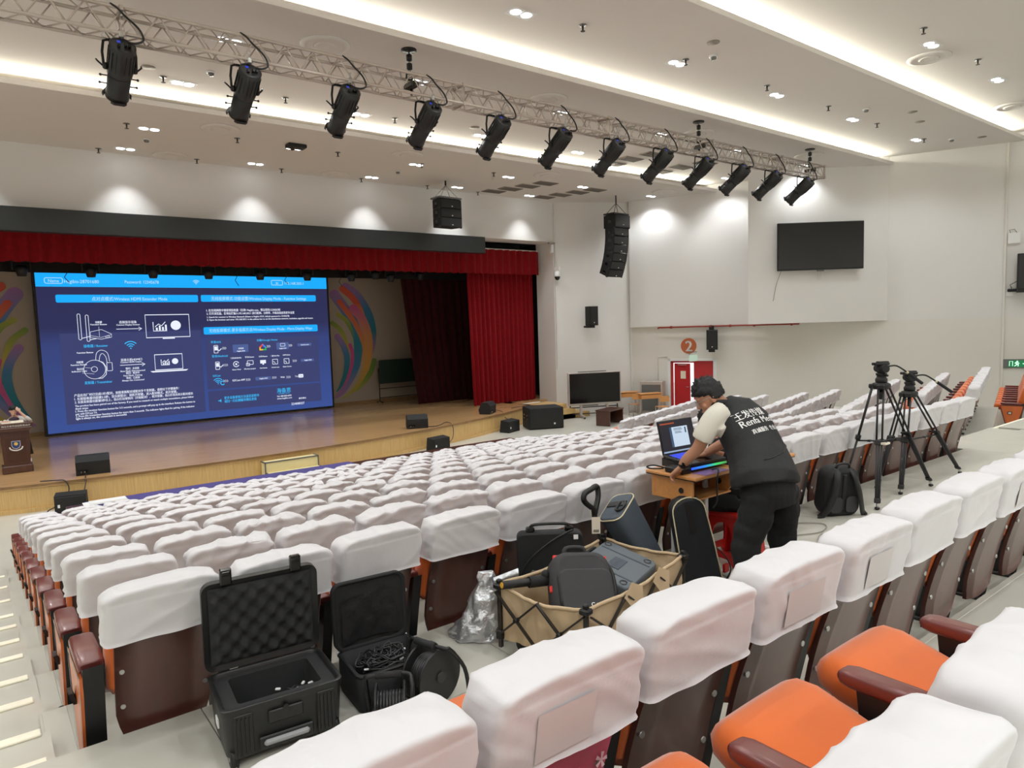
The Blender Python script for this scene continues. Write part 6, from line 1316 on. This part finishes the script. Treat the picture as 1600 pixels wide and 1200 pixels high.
# lectern
t = thing('lectern', 'dark brown lectern with a crest and lettered top on the stage', 'lectern', (.68, 20.72, ZS))
b = B(); b.box((0, 0, .09), (.62, .5, .18), bev=.015); b.out('plinth', 'brown_wood', t)
b = B(); b.prism([(-.26, .18), (.26, .18), (.30, 1.02), (-.30, 1.02)], (0, -.2, 0), (1, 0, 0), (0, 0, 1), (0, .42, 0)); b.out('column', 'brown_wood', t)
b = B(); b.prism([(-.2, .26), (.2, .26), (.22, .86), (-.22, .86)], (0, -.212, 0), (1, 0, 0), (0, 0, 1), (0, .014, 0)); b.out('front_panel', mat('brown_panel', (70, 40, 28), .35, coat=.3), t); b = B(); b.strip([(-.2, .26), (.2, .26), (.22, .86), (-.22, .86)], .02, (0, -.214, 0), closed=True); b.out('moulding', 'brown_wood', t)
b = B(); b.prism([(-.3, 1.02), (.3, 1.02), (.36, 1.1), (.36, 1.2), (-.36, 1.2), (-.36, 1.1)], (0, -.27, 0), (1, 0, 0), (0, 0, 1), (0, .5, 0)); b.out('top', 'brown_wood', t); B().box((-.02, .06, 1.215), (.44, .3, .02), R=Rx(.1)).out('reading_board', 'paper', t)
b = B(); b.text('广州市华侨外国语职业高中', .055, (-.31, -.274, 1.13), width=.62, bold=.003); b.out('lettering', 'white', t); b = B(); b.strip([(-.34, 1.1), (.34, 1.1)], .008, (0, -.2735, 0)); b.out('silver_line', 'steel', t)
b = B(); b.prism([(-.09, .78), (.09, .78), (.09, .67), (.06, .61), (0, .58), (-.06, .61), (-.09, .67)], (0, -.216, 0), w=(0, -.004, 0)); cr = b.out('crest', mat('crest_blue', (44, 66, 130), .4), t); b = B(); b.strip([(-.085, .775), (.085, .775), (.085, .67), (.06, .615), (0, .59), (-.06, .615), (-.085, .67)], .01, (0, -.2215, 0), closed=True); b.strip(smoothpath([(-.13, .64, 0), (-.1, .58, 0), (0, .55, 0), (.1, .58, 0), (.13, .64, 0)], 4), .03, (0, -.2215, 0)); b.out('ribbon', 'white_pl', cr)
b = B(); b.prism(arc((.0, .71), .04, 0, 360, 14)[:-1], (0, -.222, 0), w=(0, -.001, 0)); b.out('sun', mat('crest_yellow', (226, 200, 90), .4), cr)
# ---------------------------------------------------------------- people
from mathutils.bvhtree import BVHTree
def remesh(b, name, m, parent, vox=.008, sm=4):
    o = b.out(name, m, parent); md = o.modifiers.new('r', 'REMESH'); md.mode = 'VOXEL'; md.voxel_size = vox; md.use_smooth_shade = True
    s_ = o.modifiers.new('s', 'SMOOTH'); s_.iterations = sm; s_.factor = .5; apply(o); return o
def oval(c, a, d, ra, rd, n=24, p=2.4):
    c, a, d = V(c), V(a), V(d); P = []
    for k in range(n):
        t_ = 2 * PI * k / n; cs, sn = math.cos(t_), math.sin(t_); P.append(c + a * ra * math.copysign(abs(cs) ** (2 / p), cs) + d * rd * math.copysign(abs(sn) ** (2 / p), sn))
    return P
def axes(f, up):
    f = V(f).normalized(); up = V(up); up = (up - f * up.dot(f)).normalized(); return f.cross(up), f, up     # right, forward, up
def head(b, c, f, up, k=1.0):
    r, f, u = axes(f, up); c = V(c); M_ = Mx((r, f, u)).transposed()
    b.ball(c + u * .02 * k, (.074 * k, .092 * k, .098 * k), 20, 14, R=M_); b.ball(c + f * .03 * k - u * .055 * k, (.055 * k, .058 * k, .062 * k), 16, 10, R=M_); b.ball(c + f * .062 * k - u * .092 * k, (.03 * k, .024 * k, .024 * k), 12, 8, R=M_)
    b.tube([c + f * .086 * k + u * .012 * k, c + f * .106 * k - u * .022 * k, c + f * .092 * k - u * .034 * k], [.009 * k, .014 * k, .015 * k], 8)
    for s in (-1, 1):
        b.ball(c + r * s * .076 * k - f * .004 * k - u * .012 * k, (.010 * k, .02 * k, .032 * k), 10, 8, R=M_); b.ball(c + r * s * .04 * k + f * .066 * k - u * .03 * k, (.022 * k, .018 * k, .02 * k), 10, 8, R=M_); b.ball(c + r * s * .03 * k + f * .083 * k + u * .028 * k, (.026 * k, .01 * k, .009 * k), 10, 6, R=M_)
    b.tube([c + r * -.022 * k + f * .082 * k - u * .066 * k, c + f * .092 * k - u * .064 * k, c + r * .022 * k + f * .082 * k - u * .066 * k], [.006 * k, .010 * k, .006 * k], 8)
    return r, f, u
def hair(c, f, up, k, parent, spike=.012, longb=0, name='hair'):
    r, f, u = axes(f, up); c = V(c) + u * .022 * k; N, M2 = 44, 30; vs = []; fs = []
    for j in range(M2 + 1):
        th = PI * j / M2
        for i in range(N):
            ph = 2 * PI * i / N; d = V((math.sin(th) * math.cos(ph), math.sin(th) * math.sin(ph), math.cos(th)))    # x right, y forward, z up
            line = .42 - 1.0 * max(0, -d.y) - .35 * abs(d.x) - longb * max(0, -d.y); cov = 1 if d.z > line or (d.y < .1 and d.z > -.45 - longb) else 0
            n_ = noise.noise(V((d.x * 9, d.y * 9, d.z * 9 + 4))) * spike + abs(noise.noise(V((d.x * 22, d.y * 22, d.z * 20)))) * spike * 1.4
            q = (1.10 + n_ / .09 * (1 + 1.2 * max(0, d.z))) if cov else .86
            vs.append(c + r * d.x * .076 * k * q + f * d.y * .094 * k * q + u * d.z * .102 * k * q)
    for j in range(M2):
        for i in range(N): fs.append((j * N + i, j * N + (i + 1) % N, (j + 1) * N + (i + 1) % N, (j + 1) * N + i))
    return B().add(vs, fs, True).out(name, 'hair', parent)
def hand(b, w, d, side_, palm, k=1.0, curl=.9, thumb=1):
    """wrist point, finger direction, across-the-palm direction and palm normal"""
    w, d = V(w), V(d).normalized(); s = V(side_); s = (s - d * s.dot(d)).normalized(); n = V(palm); n = (n - d * n.dot(d) - s * n.dot(s)).normalized()
    b.loft([oval(w + d * q * k, s, n, a * k, c_ * k, 14) for q, a, c_ in ((-.01, .026, .02), (.02, .032, .019), (.05, .04, .017), (.08, .042, .015), (.092, .038, .012))])
    for i, L_ in enumerate((.068, .078, .074, .058)):
        p = w + d * .082 * k + s * (.030 - .020 * i) * k; a1 = curl * (.55 + .1 * i); seg = [p]; dd = d
        for j, q in enumerate((.45, .32, .23)): a = a1 * (j + .6); dd = d * math.cos(a) + n * math.sin(a); seg.append(seg[-1] + dd * L_ * q * k)
        b.tube(seg, [.0095 * k, .009 * k, .008 * k, .0065 * k], 8); b.ball(seg[-1], .0065 * k, 8, 6)
    p = w + d * .03 * k + s * .03 * k * thumb; q = p + (s * .6 * thumb + d * .7 + n * .2).normalized() * .035 * k; e = q + (d * .8 + s * .15 * thumb + n * .5).normalized() * .03 * k
    b.tube([w + d * .015 * k + s * .015 * thumb * k, p, q, e], [.014 * k, .013 * k, .010 * k, .0075 * k], 8)
def torso(b, rings, n=28):
    """rings: centre, across axis, half width, half depth; ring planes follow the spine"""
    C_ = [V(r[0]) for r in rings]; out = []
    for i, (c, a, ra, rd) in enumerate(rings):
        t_ = (C_[min(i + 1, len(C_) - 1)] - C_[max(i - 1, 0)]).normalized(); a = V(a); a = (a - t_ * a.dot(t_)).normalized(); out.append(oval(c, a, a.cross(t_) * -1, ra, rd, n))
    b.loft(out); return out
# --- the standing man
base = V((4.22, 2.62, ZW)); pm = thing('person', 'man in black lettered vest and trousers bending over the laptop desk', 'person', base)
hc = (4.185, 3.07, -.562); hf = (-.62, .60, -.50); AX = V((1, -.05, .02))
b = B(); torso(b, [((4.18, 2.63, -1.10), AX, .16, .11), ((4.26, 2.75, -.92), AX, .165, .11), ((4.31, 2.88, -.77), AX, .185, .12), ((4.30, 2.96, -.68), AX, .16, .09), ((4.25, 3.0, -.63), AX, .075, .065)])
b.tube([(4.28, 2.98, -.66), (4.23, 3.03, -.60), hc], [.062, .058, .055], 14); r, f, u = head(b, hc, hf, (0, .1, 1), 1.06)
for P_, R_ in (([(4.10, 2.96, -.70), (4.035, 3.0, -.80), (4.015, 3.05, -.91), (3.985, 3.13, -1.0), (3.985, 3.17, -1.055)], [.06, .054, .044, .038, .028]), ([(4.52, 2.96, -.70), (4.56, 3.06, -.82), (4.53, 3.16, -.93), (4.44, 3.24, -1.0), (4.40, 3.27, -1.03)], [.06, .052, .044, .036, .028])): b.tube(smoothpath(P_, 4), [R_[min(4, i // 4)] + (R_[min(4, i // 4 + 1)] - R_[min(4, i // 4)]) * (i % 4) / 4 for i in range(17)], 12)
hand(b, (3.985, 3.175, -1.06), (-.15, .55, -.55), (.9, .2, -.1), (.5, -.2, -.8), 1.02, 1.1); hand(b, (4.40, 3.275, -1.035), (-.75, .5, -.12), (.4, .85, 0), (0, 0, -1), 1.0, .5)
for x, y in ((4.0, 2.62), (4.40, 2.58)): b.tube([(x, y, -1.55), (x, y, ZW + .06)], [.05, .04], 10)
remesh(b, 'body', 'skin', pm, .0065, 3).location = -base
hair(hc, hf, (0, .1, 1), 1.06, pm, .011).location = -base
b = B(); R_ = torso(b, [((4.165, 2.60, -1.13), AX, .245, .185), ((4.17, 2.61, -1.10), AX, .25, .19), ((4.21, 2.67, -1.02), AX, .225, .175), ((4.26, 2.74, -.93), AX, .212, .16), ((4.30, 2.83, -.83), AX, .222, .155), ((4.32, 2.90, -.75), AX, .228, .145), ((4.305, 2.96, -.675), AX, .195, .11), ((4.27, 2.995, -.635), AX, .105, .085), ((4.25, 3.015, -.605), AX, .078, .072)])
for i in range(len(b.v)):
    p = V(b.v[i]); q = p * 6; d = .009 * noise.noise(q) + .006 * noise.noise(V((p.x * 5, p.y * 5, p.z * 22))); b.v[i] = tuple(p + V((d, -d, d * .4)))
vs = remesh(b, 'vest', 'vest', pm, .011, 2); vs.location = -base
bv = BVHTree.FromPolygons([v.co.copy() for v in vs.data.vertices], [tuple(p.vertices) for p in vs.data.polygons])
TU = V((1, -.16, .10)).normalized(); TV_ = V((.12, .52, .80)).normalized(); TNn = TU.cross(TV_).normalized()
if TNn.y > 0: TNn = -TNn
def on_back(name, txts, m):
    b = B()
    for s_, sz, wd, q in txts: b.text(s_, sz, V(q) + TNn * .25, TU, TV_, width=wd, bold=.002)
    out = []
    for p in b.v:
        h_ = bv.ray_cast(V(p), -TNn, .7); out.append(tuple((h_[0] if h_[0] is not None else V(p) - TNn * .25) + TNn * .004))
    b.v = out; b.out(name, m, pm).location = -base
on_back('lettering', [('王发传媒', .075, .27, (4.13, 2.85, -.735)), ('Renfa Media', .075, .35, (4.13, 2.815, -.79)), ('真诚服务  专业品质', .04, .31, (4.165, 2.775, -.845))], 'white')
b = B(); pts = []
for k in range(25):
    u_ = k / 24; p = V((4.05 + .42 * u_, 2.5, -.93 + .05 * u_ + .0)) ; h_ = bv.ray_cast(p, V((0, 1, 0)), .6)
    if h_[0] is not None: pts.append(h_[0] + V((0, -.002, 0)))
if len(pts) > 3: b.tube(pts, .004, 5); b.out('seam', 'black', pm).location = -base
b = B(); b.tube(smoothpath([(4.33, 3.02, -.625), (4.25, 2.965, -.60), (4.17, 3.0, -.60), (4.16, 3.07, -.635)], 5), .022, 8); b.out('collar', 'vest', pm).location = -base
b = B(); b.tube(smoothpath([(4.17, 2.95, -.655), (4.09, 2.97, -.70), (4.035, 3.0, -.795), (4.022, 3.02, -.845)], 5), [.080 - .0004 * i for i in range(16)], 16); b.loft([oval((4.10, 2.93, -.72), (.3, .7, .5), (.6, -.5, .4), .078, .06), oval((4.15, 2.94, -.80), (.3, .7, .5), (.6, -.5, .4), .07, .055)]); q = remesh(b, 'tee_sleeve', 'tee', pm, .009, 2); q.location = -base
b = B(); b.tube(smoothpath([(4.44, 2.95, -.66), (4.52, 2.97, -.70), (4.56, 3.04, -.79), (4.56, 3.08, -.83)], 5), [.082 - .001 * i for i in range(16)], 16); b.out('tee_sleeve', 'tee', pm).location = -base
b = B(); b.loft([oval((4.17, 2.61, -1.03), (1, 0, 0), (0, 1, .1), .19, .15), oval((4.18, 2.60, -1.15), (1, 0, 0), (0, 1, .1), .205, .16), oval((4.2, 2.6, -1.26), (1, 0, 0), (0, 1, 0), .20, .14)])
for P_ in ([(4.08, 2.60, -1.18), (4.04, 2.62, -1.36), (4.0, 2.65, -1.52), (3.995, 2.63, -1.75), (4.0, 2.62, ZW + .05)], [(4.31, 2.59, -1.18), (4.37, 2.61, -1.36), (4.41, 2.64, -1.52), (4.415, 2.61, -1.75), (4.40, 2.58, ZW + .05)]):
    b.tube(smoothpath(P_, 5), [.122 - .0022 * i + .004 * math.sin(i * 1.9) for i in range(21)], 18)
for i in range(len(b.v)):
    p = V(b.v[i]); d = .010 * noise.noise(V((p.x * 8, p.y * 8, p.z * 20))); b.v[i] = tuple(p + V((d, -d, 0)))
remesh(b, 'trousers', 'trousers', pm, .011, 2).location = -base
for x, y, a in ((4.0, 2.64, .2), (4.40, 2.60, -.15)):
    b = B(); b.loft([[V((x, y, ZW)) + Rz(a) @ V((p[0], p[1] + .05, z)) for p in rrect(w_, l_, w_ * .45, 5)] for z, w_, l_ in ((.004, .1, .29), (.02, .105, .3), (.05, .095, .28), (.075, .08, .2))]); b.out('shoe', 'black', pm).location = -base
b = B(); M_ = Mx((r, f, u)).transposed(); gc = V(hc)
for s in (-1, 1): P_ = [gc + f * .104 + r * s * .036 + u * .004 + r * .027 * math.cos(q) + u * .022 * math.sin(q) for q in [2 * PI * k / 16 for k in range(17)]]; b.tube(P_, .0022, 5); b.tube([gc + f * .102 + r * s * .063 + u * .012, gc + f * .03 + r * s * .083 + u * .012, gc - f * .02 + r * s * .084 + u * .0], .0022, 5)
b.tube([gc + f * .108 - r * .009 + u * .006, gc + f * .108 + r * .009 + u * .006], .002, 5); b.out('glasses', 'steel', pm).location = -base
b = B(); wc = V((3.985, 3.155, -1.04)); wd_ = V((0, .55, -.8)).normalized(); b.tube([wc - wd_ * .014, wc + wd_ * .014], .034, 14); q = b.out('watch', 'black', pm); q.location = -base; b = B(); b.box(wc + V((-.025, -.022, .008)), (.03, .02, .034), bev=.005); b.out('watch_face', 'black_gloss', q)
# --- the seated person behind him
base2 = V((4.80, 3.30, ZW)); ps_ = thing('person', 'person in black trousers seated on the red stool, mostly hidden', 'person', base2)
FD = V((-.5, .86, 0)).normalized(); A2 = V((FD.y, -FD.x, 0)); b = B(); H0 = V((4.82, 3.27, -1.5))
bodyr = lambda k: [(H0 + V((0, 0, 0)), A2, .15 * k, .12 * k), (H0 + FD * .04 + V((0, 0, .2)), A2, .14 * k, .10 * k), (H0 + FD * .10 + V((0, 0, .37)), A2, .165 * k, .11 * k), (H0 + FD * .13 + V((0, 0, .49)), A2, .15 * k, .09 * k), (H0 + FD * .15 + V((0, 0, .545)), A2, .06 * k, .06 * k)]
torso(b, bodyr(1)); h2 = H0 + FD * .2 + V((0, 0, .66)); b.tube([H0 + FD * .14 + V((0, 0, .52)), h2], [.052, .05], 12); head(b, h2, (-.4, .75, -.5), (0, 0, 1), .95)
for s in (-1, 1):
    sh = H0 + FD * .12 + V((0, 0, .46)) + A2 * s * .15; el = sh + FD * .02 + V((0, 0, -.2)); b.tube([sh, el, el + FD * .14 + V((0, 0, -.1))], [.05, .042, .03], 10); hand(b, el + FD * .14 + V((0, 0, -.1)), FD, A2, (0, 0, -1), .9, .7)
    kn = H0 + FD * .36 + A2 * s * .10 + V((0, 0, .03)); b.tube([H0 + A2 * s * .09 + V((0, 0, .03)), kn], [.07, .055], 12); b.tube([kn, V((kn.x, kn.y, -1.9)) - FD * .02], [.055, .04], 12)
remesh(b, 'body', 'skin', ps_, .008, 3).location = -base2; hair(h2, (-.4, .75, -.5), (0, 0, 1), .95, ps_, .008).location = -base2
b = B(); b.loft([oval(H0 + V((0, 0, .08)), A2, FD, .19, .16), oval(H0, A2, FD, .2, .17)])
for s in (-1, 1):
    kn = H0 + FD * .36 + A2 * s * .10 + V((0, 0, .04)); b.tube(smoothpath([H0 + A2 * s * .09 + V((0, 0, .05)), H0 + FD * .2 + A2 * s * .1 + V((0, 0, .05)), kn, kn + FD * .03 + V((0, 0, -.1)), kn + V((0, 0, -.28)), V((kn.x, kn.y, -1.91)) - FD * .02], 3), [.105, .105, .103, .1, .098, .096, .095, .093, .09, .088, .085, .082, .08, .078, .076, .075], 14)
remesh(b, 'trousers', 'trousers', ps_, .011, 2).location = -base2
b = B(); torso(b, bodyr(1.2)); b.out('shirt', 'trousers', ps_).location = -base2
for s in (-1, 1):
    c_ = H0 + FD * .36 + A2 * s * .10; c_.z = ZW; b = B(); b.loft([[c_ + A2 * p[0] + FD * (p[1] + .03) + V((0, 0, z)) for p in rrect(w_, l_, w_ * .45, 5)] for z, w_, l_ in ((.004, .09, .24), (.03, .095, .25), (.07, .07, .18))]); b.out('shoe', 'black', ps_).location = -base2
# --- the woman at the lectern
base3 = V((.78, 21.2, ZS)); pw = thing('person', 'woman in white blouse and dark bow leaning on the lectern, hand on forehead', 'person', base3)
b = B(); h3 = V((.70, 20.98, -1.72)); torso(b, [((.78, 21.2, -2.32), (1, 0, 0), .15, .11), ((.76, 21.15, -2.1), (1, 0, 0), .15, .10), ((.73, 21.08, -1.96), (1, 0, 0), .17, .10), ((.71, 21.04, -1.87), (1, 0, 0), .07, .06)])
b.tube([(.71, 21.04, -1.9), (.70, 21.0, -1.76)], [.05, .048], 12); head(b, h3, (.12, -.93, -.36), (0, 0, 1), 1.0)
b.tube(smoothpath([(.55, 21.08, -1.97), (.47, 21.0, -2.1), (.42, 20.85, -2.0), (.5, 20.78, -1.97)], 4), [.05 - .0016 * i for i in range(13)], 10); hand(b, (.5, 20.78, -1.965), (.9, -.2, 0), (0, 1, 0), (0, 0, -1), .95, .4)
b.tube(smoothpath([(.9, 21.08, -1.97), (1.0, 20.98, -2.02), (1.0, 20.86, -1.97), (.9, 20.86, -1.85), (.83, 20.87, -1.76)], 4), [.05 - .0014 * i for i in range(17)], 10); hand(b, (.83, 20.87, -1.75), (-.55, .1, .8), (.5, .2, .4), (-.5, .8, 0), .95, .5)
for x in (.70, .92): b.tube([(x, 21.22, -2.4), (x, 21.24, -2.8), (x, 21.26, ZS + .08)], [.08, .055, .04], 10)
remesh(b, 'body', 'skin_pale', pw, .008, 3).location = -base3; hair(h3, (.12, -.93, -.36), (0, 0, 1), 1.02, pw, .004, .2).location = -base3
b = B(); b.ball(V(h3) + V((0, .11, .05)), .05, 12, 8); b.out('hair_bun', 'hair', pw).location = -base3
b = B(); torso(b, [((.78, 21.2, -2.36), (1, 0, 0), .18, .14), ((.76, 21.15, -2.1), (1, 0, 0), .175, .13), ((.73, 21.08, -1.96), (1, 0, 0), .195, .125), ((.71, 21.05, -1.895), (1, 0, 0), .10, .085)])
b.tube(smoothpath([(.56, 21.08, -1.97), (.47, 21.0, -2.1), (.42, 20.86, -2.0), (.46, 20.81, -1.98)], 4), [.068 - .0016 * i for i in range(13)], 12); b.tube(smoothpath([(.9, 21.08, -1.97), (1.0, 20.98, -2.02), (1.0, 20.87, -1.97), (.93, 20.86, -1.89)], 4), [.068 - .0016 * i for i in range(13)], 12)
remesh(b, 'blouse', mat('blouse', (214, 208, 200), .8), pw, .012, 2).location = -base3
b = B(); b.ball((.70, 20.94, -1.93), (.11, .05, .055), 14, 8); b.ball((.71, 20.92, -2.0), (.05, .04, .06), 12, 8); b.out('bow_scarf', mat('plum', (58, 46, 62), .8), pw).location = -base3
b = B(); b.loft([oval((.78, 21.2, -2.33), (1, 0, 0), (0, 1, 0), .18, .14), oval((.8, 21.22, -2.6), (1, 0, 0), (0, 1, 0), .22, .17), oval((.81, 21.23, -2.86), (1, 0, 0), (0, 1, 0), .24, .18)]); b.out('skirt', 'black_matte', pw).location = -base3
for x in (.70, .96):
    b = B(); b.tube([(x, 21.25, -2.98), (x, 21.26, ZS + .06)], [.05, .045], 10); b.out('sock', 'white', pw).location = -base3
    b = B(); b.loft([[V((x, 21.2, ZS)) + V((p[0], p[1], z)) for p in rrect(w_, l_, w_ * .45, 5)] for z, w_, l_ in ((.004, .09, .24), (.03, .095, .25), (.07, .07, .18))]); b.out('shoe', 'black', pw).location = -base3
